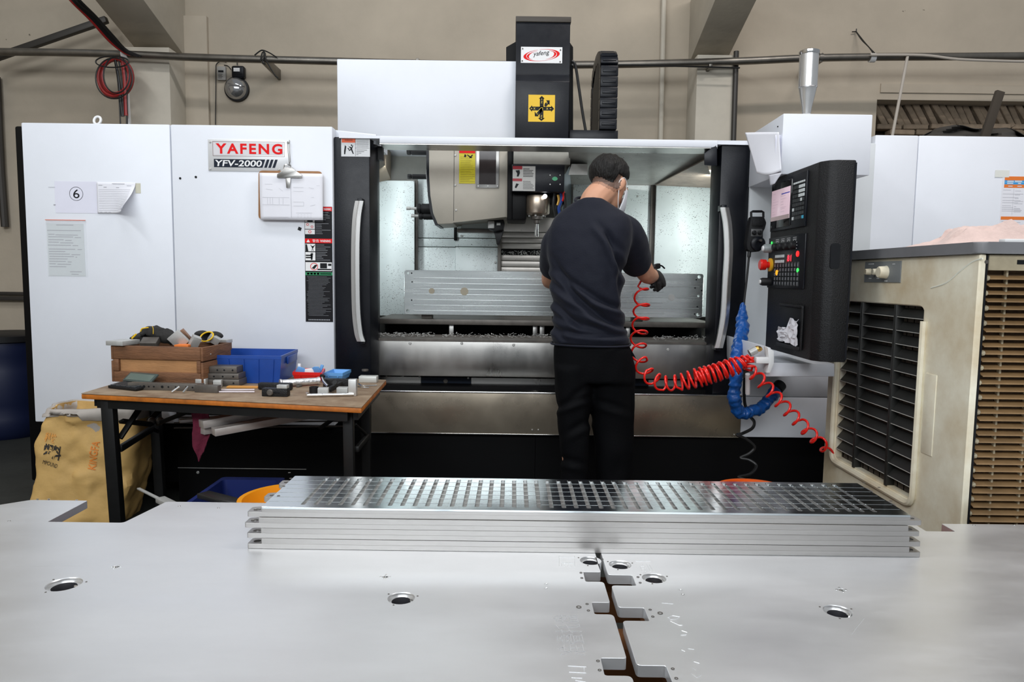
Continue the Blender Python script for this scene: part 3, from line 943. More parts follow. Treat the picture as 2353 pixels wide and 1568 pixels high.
# --- tool magazine
Ym = 4.02
mg = [(985, 340), (986, 400), (989, 450), (995, 490), (1006, 516), (1042, 514), (1043, 509), (1166, 501), (1167, 340)]
P = [xz(u, v, Ym) for u, v in mg]
mag = part(MB().prism(P, 'y', Ym, Ym + 0.32, 0.006), 'tool_magazine', BEIGE)
P2 = [xz(u, v, Ym + 0.01) for u, v in ((979, 340), (980, 400), (983, 450), (989, 490), (1000, 518), (1008, 518), (1000, 340))]
part(MB().prism(P2, 'y', Ym + 0.012, Ym + 0.30), 'magazine_edge', BLACK, mag)
x = PY(1043, 430, Ym).x
part(MB().box(x - 0.001, x + 0.001, Ym - 0.001, Ym + 0.004, PY(1043, 508, Ym).z, PY(1043, 345, Ym).z), 'housing_seam', BLACK_PR, mag)
screws(mag, [(1046, 357), (1046, 426), (1048, 483)], Ym, 0.006)
part(MB().pbox(1094, 330, 1147, 432, Ym - 0.006, 0.008, 0.002), 'window_frame', STEEL, mag)
part(MB().pbox(1101, 330, 1140, 424, Ym - 0.010, 0.005), 'window_pane', GLASS_D, mag)
screws(mag, [(1099, 428), (1121, 428), (1143, 428)], Ym - 0.007, 0.005)
part(MB().pbox(1055, 330, 1092, 422, Ym - 0.0015, 0.002), 'magazine_label', YELLOW2, mag)
mb = MB(); mb.pbox(1055, 330, 1092, 352, Ym - 0.003, 0.0015); part(mb, 'label_band', RED_PR, mag)
mb = MB()
O = PY(1055, 422, Ym - 0.0016)
for k in range(15):
    w = rr.uniform(0.05, 0.08)
    quad_on(mb, O, EX, EZ, 0.006, 0.010 + k * 0.0095, 0.006 + w, 0.0118 + k * 0.0095)
part(mb, 'label_print', mat('label_ink', (0.30, 0.26, 0.02), 0.6), mag)
mb = MB()
for pts in ([(1074, 355), (1085, 362), (1083, 364), (1073, 357)], [(1078, 363), (1085, 355), (1087, 357), (1080, 364)], [(1068, 354), (1072, 357), (1070, 362), (1066, 360)]):
    mb.poly([PY(u, v, Ym - 0.002) for u, v in pts])
part(mb, 'label_mark', BLACK_PR, mag)
# white carousel rim and tool holders sticking out on the left
part(MB().prism([xz(u, v, 4.1) for u, v in ((981, 374), (979, 400), (981, 430), (984, 455), (988, 468), (992, 468), (986, 374))], 'y', 4.1, 4.2), 'carousel_rim', WHITE_PR, mag)
def holder(u0, u1, v, r0, Y, tip=None):
    h = part(MB().lathe([(r0 * 0.8, 0), (r0, 0.004), (r0, 0.02), (r0 * .85, 0.022), (r0 * .85, 0.028), (r0, 0.030), (r0, abs(PY(u1, v, Y).x - PY(u0, v, Y).x))], PY(u0, v, Y), (1, 0, 0), 18), 'tool_holder', RUBBER)
    if tip:
        p = PY(u0, v, Y)
        q = PY(tip, v, Y)
        part(MB().lathe([(0.010, 0), (0.010, 0.02), (0.008, 0.022), (0.008, (p - q).length)], q, (1, 0, 0), 12), 'cutting_tool', STEEL_GREY, h)
holder(936, 984, 406, 0.014, 4.14)
holder(958, 992, 479, 0.027, 4.12, 934)
holder(962, 996, 496, 0.022, 4.14, 945)
holder(935, 982, 348, 0.020, 4.2)
# arm and glassy cover under the magazine
part(MB().hexa([PY(1058, 528, 4.30), PY(1128, 526, 4.30), PY(1128, 526, 4.4), PY(1058, 528, 4.4), PY(1062, 512, 4.30), PY(1124, 506, 4.30), PY(1124, 506, 4.4), PY(1062, 512, 4.4)]), 'drip_cover', mat('smoky_plastic', (0.33, 0.36, 0.34), 0.25))
part(MB().pbox(1050, 526, 1140, 534, 4.28, 0.1, 0.002), 'drip_rail', STEEL_DARK)
arm = part(MB().prism([xz(u, v, 4.12) for u, v in ((1120, 505), (1156, 503), (1160, 512), (1156, 528), (1140, 532), (1122, 526))], 'y', 4.12, 4.24, 0.006), 'tool_arm', RUBBER)
part(MB().pbox(1121, 508, 1136, 525, 4.11, 0.02, 0.004), 'arm_cap', STEEL_GREY, arm)
part(MB().prism([xz(u, v, 4.16) for u, v in ((1132, 528), (1158, 528), (1152, 545), (1147, 562), (1141, 562), (1140, 545))], 'y', 4.16, 4.24, 0.004), 'arm_claw', RUBBER, arm)
part(MB().pbox(1141, 512, 1150, 518, 4.112, 0.01, 0.001), 'arm_latch', STEEL_GREY, arm)

# --- spindle head
Ys = 3.92
hd = part(MB().pbox(1176, 378, 1297, 441, Ys, 0.4, 0.004), 'spindle_head', BLACK)
part(MB().pbox(1166, 342, 1178, 505, Ys + 0.05, 0.3, 0.004), 'head_cheek', BASE_BLACK, hd)
part(MB().pbox(1170, 440, 1210, 506, Ys + 0.06, 0.3, 0.01), 'head_body', BASE_BLACK, hd)
part(MB().pbox(1205, 440, 1298, 470, Ys + 0.10, 0.28, 0.01), 'head_body', BASE_BLACK, hd)
part(MB().pbox(1180, 330, 1311, 378, Ys + 0.01, 0.36, 0.003), 'head_cover', mat('dull_grey_paint', (0.36, 0.35, 0.31), 0.5, var=0.25, vscale=7), hd)
part(MB().hexa([PY(1306, 402, Ys + .02), PY(1350, 402, Ys + .02), PY(1350, 402, Ys + .3), PY(1306, 402, Ys + .3), PY(1313, 377, Ys + .02), PY(1350, 377, Ys + .02), PY(1350, 377, Ys + .3), PY(1313, 377, Ys + .3)]), 'head_flap', WHITE_DIRTY, hd)
p = PY(1234, 492, Ys + 0.10)
zt_, zm_ = PY(1234, 455, Ys + 0.10).z, p.z
sp = part(MB().lathe([(0.030, -0.012), (0.050, -0.006), (0.066, 0), (0.069, 0.006), (0.069, zt_ - zm_ - 0.006), (0.064, zt_ - zm_ + 0.01)], p, (0, 0, 1), 32), 'spindle_nose', mat('spindle_metal', (0.60, 0.50, 0.40), 0.32, metal=0.9, var=0.4, vscale=10), hd)
part(MB().lathe([(0.012, -0.055), (0.018, -0.05), (0.018, -0.035), (0.033, -0.03), (0.033, -0.012)], p, (0, 0, 1), 24), 'collet', STEEL_DARK, hd)
part(MB().lathe([(0.010, -0.125), (0.011, -0.12), (0.011, -0.055)], p, (0, 0, 1), 16), 'end_mill', CHROME, hd)
for k in range(6):
    a = k * 1.05 + 0.3
    part(MB().lathe([(0.006, 0), (0.006, 0.008)], p + Vector((0.045 * math.cos(a), 0.045 * math.sin(a), -0.016)), (0, 0, 1), 8), 'nose_bolt', STEEL_GREY, hd)
c = PY(1252, 452, Ys + 0.04)
part(MB().lathe([(0.012, 0), (0.012, 0.02), (0.008, 0.026)], c, (0, -1, 0), 14), 'work_lamp', mat('lamp_white', (0.95, 0.97, 1.0), 0.3, emit=3.0), hd)
for k, (m_, pts) in enumerate(((BLUE_PL, [(1288, 440), (1290, 460), (1284, 478), (1286, 495), (1280, 505)]), (RED_PL, [(1294, 440), (1295, 452), (1291, 462)]), (BRASS, [(1282, 448), (1284, 460), (1281, 472)]), (CABLE, [(1275, 440), (1272, 470), (1276, 500)]), (CABLE, [(1297, 444), (1299, 475), (1293, 500)]))):
    part(MB().tube(spline([PY(u, v, Ys + 0.07) for u, v in pts], 5), 0.009, 8), 'coolant_hose', m_, hd)
x0, x1, z0_, z1_ = rect(1178, 382, 1230, 439, Ys - 0.001)
lb = part(MB().box(x0, x1, Ys - 0.001, Ys + 0.001, z0_, z1_), 'warning_label', mat('dull_label', (0.42, 0.42, 0.40), 0.5), hd)
O = Vector((x0, Ys - 0.001, z0_)); w, h = x1 - x0, z1_ - z0_
mb = MB()
quad_on(mb, O, EX, EZ, 0, h * .87, w * .42, h); quad_on(mb, O, EX, EZ, 0, h * .39, w * .42, h * .50)
part(mb, 'label_red_print', mat('dull_red', (0.30, 0.02, 0.03), 0.5), hd)
mb = MB()
for k in range(6):
    quad_on(mb, O, EX, EZ, w * .46, h * (.58 + .06 * k), w * (.72 + .24 * rr.random()), h * (.60 + .06 * k))
    quad_on(mb, O, EX, EZ, w * .46, h * (.08 + .06 * k), w * (.72 + .24 * rr.random()), h * (.095 + .06 * k))
poly_on(mb, O, EX, EZ, [(w * .12, h * .82), (w * .30, h * .84), (w * .32, h * .72), (w * .26, h * .58), (w * .18, h * .58), (w * .20, h * .70)])
poly_on(mb, O, EX, EZ, [(w * .10, h * .14), (w * .16, h * .10), (w * .28, h * .28), (w * .16, h * .30)])
part(mb, 'label_ink_print', BLACK_PR, hd)
c = PY(1275, 411, Ys)
part(MB().prism([(c.x + 0.013 * math.cos(a) * (1.15 if abs(math.cos(a)) > .7 else 1), c.z + 0.011 * math.sin(a)) for a in [2 * math.pi * k / 14 for k in range(14)]], 'y', Ys - 0.002, Ys), 'green_badge', mat('badge_green', (0.03, 0.33, 0.14), 0.4), hd)
screws(hd, [(1264, 403), (1287, 403), (1264, 424), (1287, 424)], Ys, 0.004)

# --- upper covers and Z column
Yu = 4.15
x0, x1, z0_, z1_ = rect(775, 138, 1186, 330, Yu)
part(MB().box(x0, x1 - 0.002, Yu, Yu + 0.6, z0_, z1_, 0.004), 'upper_cover', WHITE)
Yz = 4.10
x0, x1 = PY(1185, 180, Yz).x, PY(1309, 180, Yz).x
zz = lambda v: PY(1246, v, Yz).z
col = part(MB().prism([(Yz, zz(330)), (Yz, zz(187)), (Yz + 0.03, zz(168)), (Yz + 0.03, zz(40)), (Yz + 0.4, zz(40)), (Yz + 0.4, zz(330))], 'x', x0, x1, 0.004), 'column_cover', BLACK)
part(MB().box(x0 - 0.004, x1 + 0.004, Yz + 0.022, Yz + 0.4, zz(47), zz(34), 0.003), 'column_cap', mat('brown_lit_black', (0.05, 0.04, 0.03), 0.5), col)  # brownish light on the cap is put into its colour
Yk = Yz + 0.12
part(MB().prism([xz(u, v, Yk) for u, v in ((1163, 330), (1163, 108), (1186, 95), (1308, 95), (1317, 108), (1317, 330))], 'y', Yk, Yk + 0.25, 0.003), 'column_body', BASE_BLACK, col)
part(MB().pbox(1308, 299, 1420, 330, Yz + 0.08, 0.4, 0.003), 'carrier_bracket', BLACK, col)
part(MB().tube(spline([PY(u, v, Yz + .10) for u, v in ((1314, 140), (1322, 150), (1330, 200), (1338, 255), (1346, 302))], 6), 0.008, 8), 'column_cable', CABLE, col)
p = PY(1316, 149, Yk)
part(MB().ball(p - Vector((0, 0.004, 0)), 0.006), 'column_bolt', STEEL_GREY, col)
# cable carrier: a chain arch of links
Yc0, Yc1 = 4.20, 4.66
xc0, xc1 = PY(1378, 200, Yc0).x, PY(1418, 200, Yc0).x
zc1 = PY(1400, 112, Yc0).z
zc0 = PY(1400, 300, Yc0).z
path = [(Yc0, zc0 + (zc1 - 0.10 - zc0) * k / 6) for k in range(7)]
rad = (Yc1 - Yc0) / 2
path += [(Yc0 + rad - rad * math.cos(a), zc1 - 0.10 + 0.10 * math.sin(a)) for a in [math.pi * k / 8 for k in range(1, 8)]]
path += [(Yc1, zc0 + (zc1 - 0.10 - zc0) * k / 6) for k in range(6, -1, -1)]
car = thing('cable_carrier', (xc0, Yc0, zc0), 'black plastic cable chain arching up beside the black column', 'cable chain')
for (ya, za), (yb, zb2) in zip(path[:-1], path[1:]):
    mid = Vector(((xc0 + xc1) / 2, (ya + yb) / 2, (za + zb2) / 2))
    d = Vector((0, yb - ya, zb2 - za))
    mb = MB()
    q0, q1 = mid - d * 0.47, mid + d * 0.47
    mb.bar(mid - d * .495, mid + d * .495, xc1 - xc0, 0.068, up=Vector((0, 1, 0)) if abs(d.y) < abs(d.z) else EZ, bev=0.005)
    mb.bar(mid - d * .15 + Vector((0, -0.004 if ya < Yc0 + .1 else 0, 0)), mid + d * .15 + Vector((0, -0.004 if ya < Yc0 + .1 else 0, 0)), (xc1 - xc0) * 0.78, 0.070, up=Vector((0, 1, 0)) if abs(d.y) < abs(d.z) else EZ, bev=0.003)
    part(mb, 'chain_link', BLACK, car)

part(MB().prism([(Yc0 + .03, zc0 - .02), (Yc1 + .06, zc0 - .02), (Yc1 - .02, zc1 - .16), (Yc0 + rad, zc1 - .02), (Yc0 + .06, zc1 - .06)], 'x', xc0 + .004, xc1 - .004), 'chain_side', RUBBER, car)  # solid filler block added to close the chain's dark side
# --- right side panels
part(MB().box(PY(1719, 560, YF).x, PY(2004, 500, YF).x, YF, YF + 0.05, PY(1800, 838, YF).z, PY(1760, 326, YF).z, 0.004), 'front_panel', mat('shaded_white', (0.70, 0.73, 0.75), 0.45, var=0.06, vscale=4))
zs_ = PY(1810, 913, YF).z
xr = PY(1922, 920, YF).x
part(MB().box(PY(1702, 880, YF).x, xr, YF, YF + 0.05, zs_ + 0.001, PY(1800, 838, YF).z - 0.001, 0.003), 'front_panel', WHITE)
part(MB().box(PY(1702, 960, YF).x, xr, YF, YF + 0.05, PY(1810, 1006, YF).z, zs_ - 0.001, 0.003), 'front_panel', WHITE)
ztr = PY(2150, 312, YF).z
x1, x2 = PY(2104, 440, YF).x, PY(2420, 440, YF).x
part(MB().box(PY(2004, 440, YF).x + 0.001, x1 - 0.0015, YF, YF + 0.06, 0.44, ztr, 0.005), 'cabinet_panel', WHITE)
part(MB().box(x1 + 0.0015, x2, YF, YF + 0.06, 0.44, ztr, 0.005), 'cabinet_panel', WHITE)
part(MB().box(PY(1925, 700, YF).x, x2, YF + 0.065, 5.0, 0.1, ztr - 0.004), 'cabinet_body', BASE_BLACK)
# console support column box on top, its lamp and the bracket under the console
Yx = 3.14
x0, x1, z0_, z1_ = rect(1797, 262, 2002, 402, Yx)
xb_ = PY(1724, 330, YF).x
ob = part(MB().hexa([(x0, Yx, z0_), (x1, Yx, z0_), (x1, YF, z0_), (xb_, YF, z0_), (x0, Yx, z1_), (x1, Yx, z1_), (x1, YF, z1_), (xb_, YF, z1_)], 0.004), 'console_boom', WHITE)
c = PY(1853, 262, 3.30)
zt_ = PY(1855, 116, 3.30).z
hh = zt_ - c.z
lp = part(MB().lathe([(0.018, 0), (0.022, 0.03), (0.034, hh * .32), (0.038, hh * .40), (0.039, hh * .41), (0.041, hh * .42), (0.041, hh * .93)], c, (0, 0, 1), 28), 'signal_lamp', mat('frosted_silver', (0.74, 0.74, 0.73), 0.25, metal=0.8), ob)
part(MB().lathe([(0.043, hh * .93), (0.044, hh * .94), (0.044, hh * .985), (0.036, hh)], c, (0, 0, 1), 28), 'lamp_cap', CHROME, ob)
mb = MB()
c = PY(1786, 291, 3.2)
mb.tube([c, c + Vector((0.02, 0, 0.0)), c + Vector((0.02, 0, -0.018))], 0.003, 6)
part(mb, 'hook', BLACK_PR, ob)
part(MB().prism([xz(u, v, 3.05) for u, v in ((1760, 866), (1918, 866), (1918, 836), (1775, 836), (1772, 800), (1757, 795), (1757, 850))][::-1], 'y', 3.05, YF, 0.004), 'console_bracket', WHITE)

# --- nameplate and printed labels on the cabinet
x0, x1, z0_, z1_ = rect(478, 321, 667, 394, YF - 0.003)
npm = part(MB().box(x0, x1, YF - 0.003, YF, z0_, z1_, 0.001), 'nameplate', mat('plate_silver', (0.70, 0.71, 0.72), 0.35, metal=0.3))
O = Vector((x0, YF - 0.003, z0_)); w, h = x1 - x0, z1_ - z0_
mb = MB()
for pa_ in (((.06, .48), (.93, .48)), ((.93, .48), (.93, .93)), ((.93, .93), (.06, .93)), ((.06, .93), (.06, .48))):
    (ax, ay), (bx, by) = pa_
    mb.bar(O + Vector((ax * w, -0.0004, ay * h)), O + Vector((bx * w, -0.0004, by * h)), 0.0018, 0.001)
part(mb, 'frame_print', mat('dark_red_line', (0.25, 0.10, 0.10), 0.5), npm)
mb = MB(); quad_on(mb, O, EX, EZ, w * .07, h * .51, w * .92, h * .90); part(mb, 'name_field', mat('field_silver', (0.66, 0.64, 0.66), 0.35), npm)
mb = MB(); put_text(mb, 'YAFENG', O + Vector((w * .095, -0.0008, h * .545)), EX, EZ, w * .81, h * .33, bold=0.03, space=1.25); part(mb, 'lettering', RED_PR, npm)
mb = MB()
s_ = .035 * w
poly_on(mb, O, EX, EZ, [(w * .07, h * .12), (w * .66, h * .12), (w * .66 + s_, h * .38), (w * .07, h * .38)])
for k in range(3):
    a = w * (.68 + .05 * k)
    poly_on(mb, O, EX, EZ, [(a, h * .12), (a + w * .032, h * .12), (a + w * .032 + s_, h * .38), (a + s_, h * .38)])
part(mb, 'model_band', NAVY_PR, npm)
mb = MB(); put_text(mb, 'YFV-2000', O + Vector((w * .085, -0.001, h * .15)), EX, EZ, w * .57, h * .20, shear=0.12, bold=0.02); part(mb, 'model_lettering', WHITE_PR, npm)
screws(npm, [(483, 326), (662, 328), (483, 388), (641, 390)], YF - 0.003, 0.006)

def label_base(u0, v0, u1, v1, Y, m_, parent, name='warning_label'):
    x0, x1, z0, z1 = rect(u0, v0, u1, v1, Y)
    o = part(MB().box(x0, x1, Y, Y + 0.0012, z0, z1), name, m_, parent)
    return o, Vector((x0, Y, z0)), x1 - x0, z1 - z0
# tall strip of warnings
lab, O, w, h = label_base(701, 475, 764, 740, YF - 0.0012, mat('label_black', (0.008, 0.008, 0.010), 0.45, spec=.2), MC)
F = lambda y: h * (1 - (y - 475) / 265)
mb = MB()
quad_on(mb, O, EX, EZ, 0.001, F(485), w - .001, F(475.5)); quad_on(mb, O, EX, EZ, 0.001, F(558), w - .001, F(548))
part(mb, 'red_band', RED_PR, lab)
mb = MB(); quad_on(mb, O, EX, EZ, 0.001, F(632), w - .001, F(625)); part(mb, 'green_band', GREEN, lab)
mb = MB()
for a, b in ((497, 500), (502, 511), (512, 526), (527.5, 538)):
    quad_on(mb, O, EX, EZ, 0.002, F(b), w * .37, F(a))
for a, b in ((560, 577), (579, 598)):
    quad_on(mb, O, EX, EZ, 0.002, F(b), w * .38, F(a))
quad_on(mb, O, EX, EZ, 0.002, F(622), w - .003, F(602))
part(mb, 'pictogram_field', WHITE_PR, lab)
mb = MB()
quad_on(mb, O, EX, EZ, w * .10, F(510), w * .30, F(503), .0008)
poly_on(mb, O, EX, EZ, [(0.003, F(577)), (w * .13, F(577)), (w * .08, F(561)), (0.003, F(561))], .0008)
for pts in ([(.24, 576), (.28, 568), (.32, 576), (.30, 576), (.28, 571), (.26, 576)], [(.26, 570), (.31, 570), (.31, 565), (.26, 565)], [(.20, 562), (.22, 562), (.28, 567), (.26, 569)], [(.36, 562), (.38, 562), (.31, 569), (.28, 567)], [(.03, 588), (.26, 588), (.26, 585), (.03, 585)], [(.03, 593), (.26, 593), (.26, 590), (.03, 590)], [(.22, 597), (.27, 597), (.29, 587), (.20, 583)], [(.20, 586), (.30, 586), (.29, 579), (.26, 583), (.24, 579)],
            [(.55, 616), (.80, 616), (.80, 604), (.55, 604)], [(.84, 610), (.96, 610), (.96, 605), (.84, 605)], [(.45, 620), (.96, 620), (.96, 617), (.45, 617)], [(.24, 616), (.36, 608), (.46, 608), (.34, 618)]):
    poly_on(mb, O, EX, EZ, [(p[0] * w, F(p[1])) for p in pts], .0008)
part(mb, 'pictogram_print', BLACK_PR, lab)
mb = MB()
def ring(mb, O, cx, cy, r0, r1, ry=1.0, off=.0009, n=20):
    n_ = Vector((0, -off, 0))
    for k in range(n):
        a, b = 2 * math.pi * k / n, 2 * math.pi * (k + 1) / n
        mb.poly([O + n_ + Vector((cx + r * math.cos(t), 0, cy + r * ry * math.sin(t))) for r, t in ((r0, a), (r1, a), (r1, b), (r0, b))])
ring(mb, O, w * .11, F(516), .004, .0062); ring(mb, O, w * .27, F(521), .004, .0062); ring(mb, O, w * .19, F(532.5), .005, .0075)
ring(mb, O, w * .33, F(612), .0165, .0195, .95)
part(mb, 'ring_print', RED_PR, lab)
mb = MB()
put_text(mb, 'WARNING', O + Vector((w * .56, -.0006, F(556))), EX, EZ, w * .38, h * .021, bold=.02)
put_text(mb, '警告', O + Vector((w * .28, -.0006, F(556.5))), EX, EZ, w * .24, h * .026)
put_text(mb, 'WARNING', O + Vector((w * .70, -.0006, F(483.5))), EX, EZ, w * .26, h * .021, bold=.02)
poly_on(mb, O, EX, EZ, [(w * .06, F(556.5)), (w * .19, F(556.5)), (w * .125, F(549.5))], .0006)
for k in range(4):
    quad_on(mb, O, EX, EZ, w * (.07 + .12 * k), F(630.6), w * (.155 + .12 * k), F(626.4))
for k in range(8):
    quad_on(mb, O, EX, EZ, w * (.56 + .05 * k), F(630.2), w * (.595 + .05 * k), F(626.8))
part(mb, 'heading_print', WHITE_PR, lab)
mb = MB()
for a, b, x_ in ((486, 537, .40), (560, 598, .41)):
    y = a + 2
    while y < b:
        quad_on(mb, O, EX, EZ, w * x_, F(y + .9), w * (x_ + rr.uniform(.2, .56)), F(y))
        y += rr.uniform(3.2, 4.6)
y = 635
while y < 728:
    x_ = rr.uniform(.04, .12)
    quad_on(mb, O, EX, EZ, w * x_, F(y + .5), w * rr.uniform(.6, .95), F(y))
    y += 3.1
for k in range(13):
    quad_on(mb, O, EX, EZ, w * (.10 + .062 * k), F(736.6), w * (.145 + .062 * k), F(733.8))
part(mb, 'text_lines', mat('pale_print', (0.27, 0.28, 0.30), 0.5), lab)
# label on top of the left door
lab, O, w, h = label_base(784, 318, 850, 360, YF + 0.0185, mat('label_silver', (0.60, 0.61, 0.62), 0.4), dl)
mb = MB(); quad_on(mb, O, EX, EZ, .003, h * .76, w * .49, h * .97); part(mb, 'red_print', mat('orange_red_print', (0.72, 0.10, 0.02), 0.5), MC)
mb = MB()
quad_on(mb, O, EX, EZ, w * .49, 0.002, w * .50, h - .002); quad_on(mb, O, EX, EZ, w * .5, h * .46, w - .003, h * .475)
for k in range(7):
    quad_on(mb, O, EX, EZ, w * .53, h * (.54 + .06 * k), w * .96, h * (.552 + .06 * k))
for k in range(4):
    quad_on(mb, O, EX, EZ, w * .53, h * (.10 + .085 * k), w * (.6 + .1 * k), h * (.118 + .085 * k))
for pts in ([(.10, .12), (.14, .12), (.18, .55), (.13, .62), (.10, .3)], [(.30, .55), (.36, .50), (.40, .62), (.42, .60), (.38, .42), (.44, .15), (.41, .14), (.34, .36), (.28, .30), (.22, .46), (.25, .47), (.29, .36), (.33, .42), (.28, .53)], [(.34, .66), (.38, .66), (.38, .58), (.34, .58)], [(.22, .62), (.31, .50), (.30, .48)], [(.20, .42), (.29, .47), (.29, .45)]):
    poly_on(mb, O, EX, EZ, [(a * w, b * h) for a, b in pts], .0006)
put_text(mb, 'WARNING', O + Vector((w * .12, -.0007, h * .86)), EX, EZ, w * .28, h * .07)
part(mb, 'ink_print', BLACK_PR, MC)
# logo plate and axis sticker on the column
lab, O, w, h = label_base(1197, 108, 1292, 145, Yz + 0.028, WHITE_PR, col, 'logo_plate')
def swoosh(mb, O, cx, cy, rx, ry, t0, t1, th, tilt, off=.0006, n=26):
    n_ = Vector((0, -off, 0))
    pr = []
    for k in range(n + 1):
        t = t0 + (t1 - t0) * k / n
        wd = th(k / n)
        o_, i_ = [], []
        for s, lst in ((1, o_), (1 - wd, i_)):
            x, y = rx * s * math.cos(t), (ry * (s if s == 1 else 1 - wd * .62)) * math.sin(t)
            lst.append(O + n_ + Vector((cx + x * math.cos(tilt) - y * math.sin(tilt), 0, cy + x * math.sin(tilt) + y * math.cos(tilt))))
        pr.append((o_[0], i_[0]))
    for (a, b), (c, d) in zip(pr[:-1], pr[1:]):
        mb.poly([a, c, d, b])
mb = MB()
tl = .10
full = lambda f: .045 + .115 * math.sin(math.pi * min(1, f * 1.0)) ** 2
swoosh(mb, O, w * .5, h * .49, w * .44, h * .36, 1.75, 4.95, full, tl)
swoosh(mb, O, w * .5, h * .49, w * .44, h * .36, -1.36, 1.66, full, tl)
swoosh(mb, O, w * .5, h * .49, w * .36, h * .29, 1.85, 4.0, full, tl)
swoosh(mb, O, w * .5, h * .49, w * .36, h * .29, -1.30, 1.0, full, tl)
part(mb, 'swoosh_print', RED_PR, col)
mb = MB(); put_text(mb, 'yafeng', O + Vector((w * .30, -.0008, h * .34)), Vector((1, 0, .12)), Vector((-.12, 0, 1)), w * .40, h * .36, shear=.25); part(mb, 'logo_lettering', BLACK_PR, col)
screws(col, [(1201, 112), (1288, 115), (1200, 140), (1287, 142)], Yz + 0.028, 0.004, STEEL_DARK)
lab, O, w, h = label_base(1214, 218, 1275, 280, Yz - 0.0012, YELLOW, col, 'axis_sticker')
mb = MB()
A = lambda pts: poly_on(mb, O, EX, EZ, [(a * w, b * h) for a, b in pts], .0006)
A([(.43, .10), (.57, .10), (.57, .88), (.43, .88)]); A([(.39, .86), (.61, .86), (.50, .96)]); A([(.37, .14), (.63, .14), (.50, .03)])
A([(.12, .42), (.88, .42), (.88, .56), (.12, .56)]); A([(.14, .37), (.14, .61), (.03, .49)]); A([(.86, .37), (.86, .61), (.97, .49)])
A([(.60, .60), (.66, .56), (.78, .68), (.72, .74), (.63, .70)]); A([(.66, .80), (.80, .80), (.80, .62)])
A([(.28, .30), (.36, .22), (.55, .42), (.54, .52), (.47, .52)]); A([(.24, .38), (.25, .20), (.40, .20)])
part(mb, 'arrow_print', BLACK_PR, col)
mb = MB()
for s, a, b, c_, d_ in (('+', .47, .80, .06, .08), ('Z', .46, .68, .08, .10), ('Z', .46, .16, .08, .10), ('-', .46, .11, .08, .025), ('+', .08, .45, .08, .08), ('X', .18, .44, .10, .10), ('X', .66, .44, .10, .10), ('-', .80, .48, .08, .025), ('Y', .66, .65, .08, .08), ('Y', .30, .24, .08, .08)):
    put_text(mb, s, O + Vector(((a + c_ * .12) * w, -.0008, (b + d_ * .1) * h)), EX, EZ, c_ * w * .75, d_ * h * .75)
for pts in ([(.28, .31), (.47, .53), (.55, .53), (.55, .42), (.535, .42), (.535, .515), (.475, .515), (.295, .30)],):
    poly_on(mb, O, EX, EZ, [(a * w, b * h) for a, b in pts], .0009)
part(mb, 'axis_lettering', mat('yellow_bright', (0.82, 0.62, 0.08), 0.5), col)

# --- workpiece clamped in the machine
Yw = 3.965
A0, A1, A2, A3 = (930, 716), (1613, 740), (1616, 632), (930, 617)
xw0, zw0 = PY(929, 716, Yw).x, PY(1270, 727, Yw).z
xw1, zw1 = PY(1615, 690, Yw).x, PY(1270, 625, Yw).z
wp = thing('clamped_plate', (xw0, Yw, zw0), 'grooved aluminium plate standing upright inside the milling machine', 'metal plate')
tw, hw = xw1 - xw0, zw1 - zw0
hol = [circle(a * tw, b * hw, r, 16) for a, b, r in ((.012, .93, .008), (.012, .08, .008), (.985, .93, .009), (.985, .08, .009), (.985, .5, .006))]
me = flat_shape(round_poly([(0, 0), (tw, 0), (tw, hw), (0, hw)], .018), hol, 0, 0.030, 0.001)
mb = MB()
mb.mesh_in(me, Matrix.Translation((xw0, Yw + .030, zw0)) @ Matrix.Rotation(math.pi / 2, 4, 'X'))
part(mb, 'plate', mat('grooved_aluminium', (0.72, 0.76, 0.75), 0.26, metal=0.85, var=0.12, vscale=3.0, rvar=0.04, stretch=(.5, 1, 9)), wp, sharp=20)
for k in range(7):
    z = zw0 + hw * (.09 + .123 * k)
    part(MB().box(xw0 + .05, xw1 - (.02 if k % 2 else .22), Yw - .0016, Yw + .001, z - .0018, z + .0018, .0006), 'ridge', mat('ridge_metal', (.70, .74, .74), .3, metal=.6), wp)
for u, v in ((946, 628), (947, 648), (946, 690), (1600, 643), (1597, 662), (1602, 705), (1596, 722), (1612, 668)):
    p = PY(u, v, Yw - .0005)
    part(MB().lathe([(0.004, 0), (0.004, 0.001)], p, (0, -1, 0), 10), 'drilled_hole', BLACK_PR, wp)
for u, v, r in ((992, 669, .016), (1067, 670, .022), (1460, 680, .018), (1543, 684, .018)):
    p = PY(u, v, Yw - .0006)
    part(MB().lathe([(r * .9, 0), (r, 0.0006), (r, .0012), (r * .9, .0012)], p, (0, -1, 0), 22), 'bore_mark', STEEL_GREY if u > 1200 else mat('bore_brown', (0.35, 0.31, 0.24), .5, metal=.7), wp)
for x in (xw0 + .12, xw1 - .35, xw0 + .85):
    part(MB().box(x - .03, x + .03, Yw + .035, Yw + .10, zt1, zt1 + .12, .003), 'clamp', STEEL_DARK, MC)
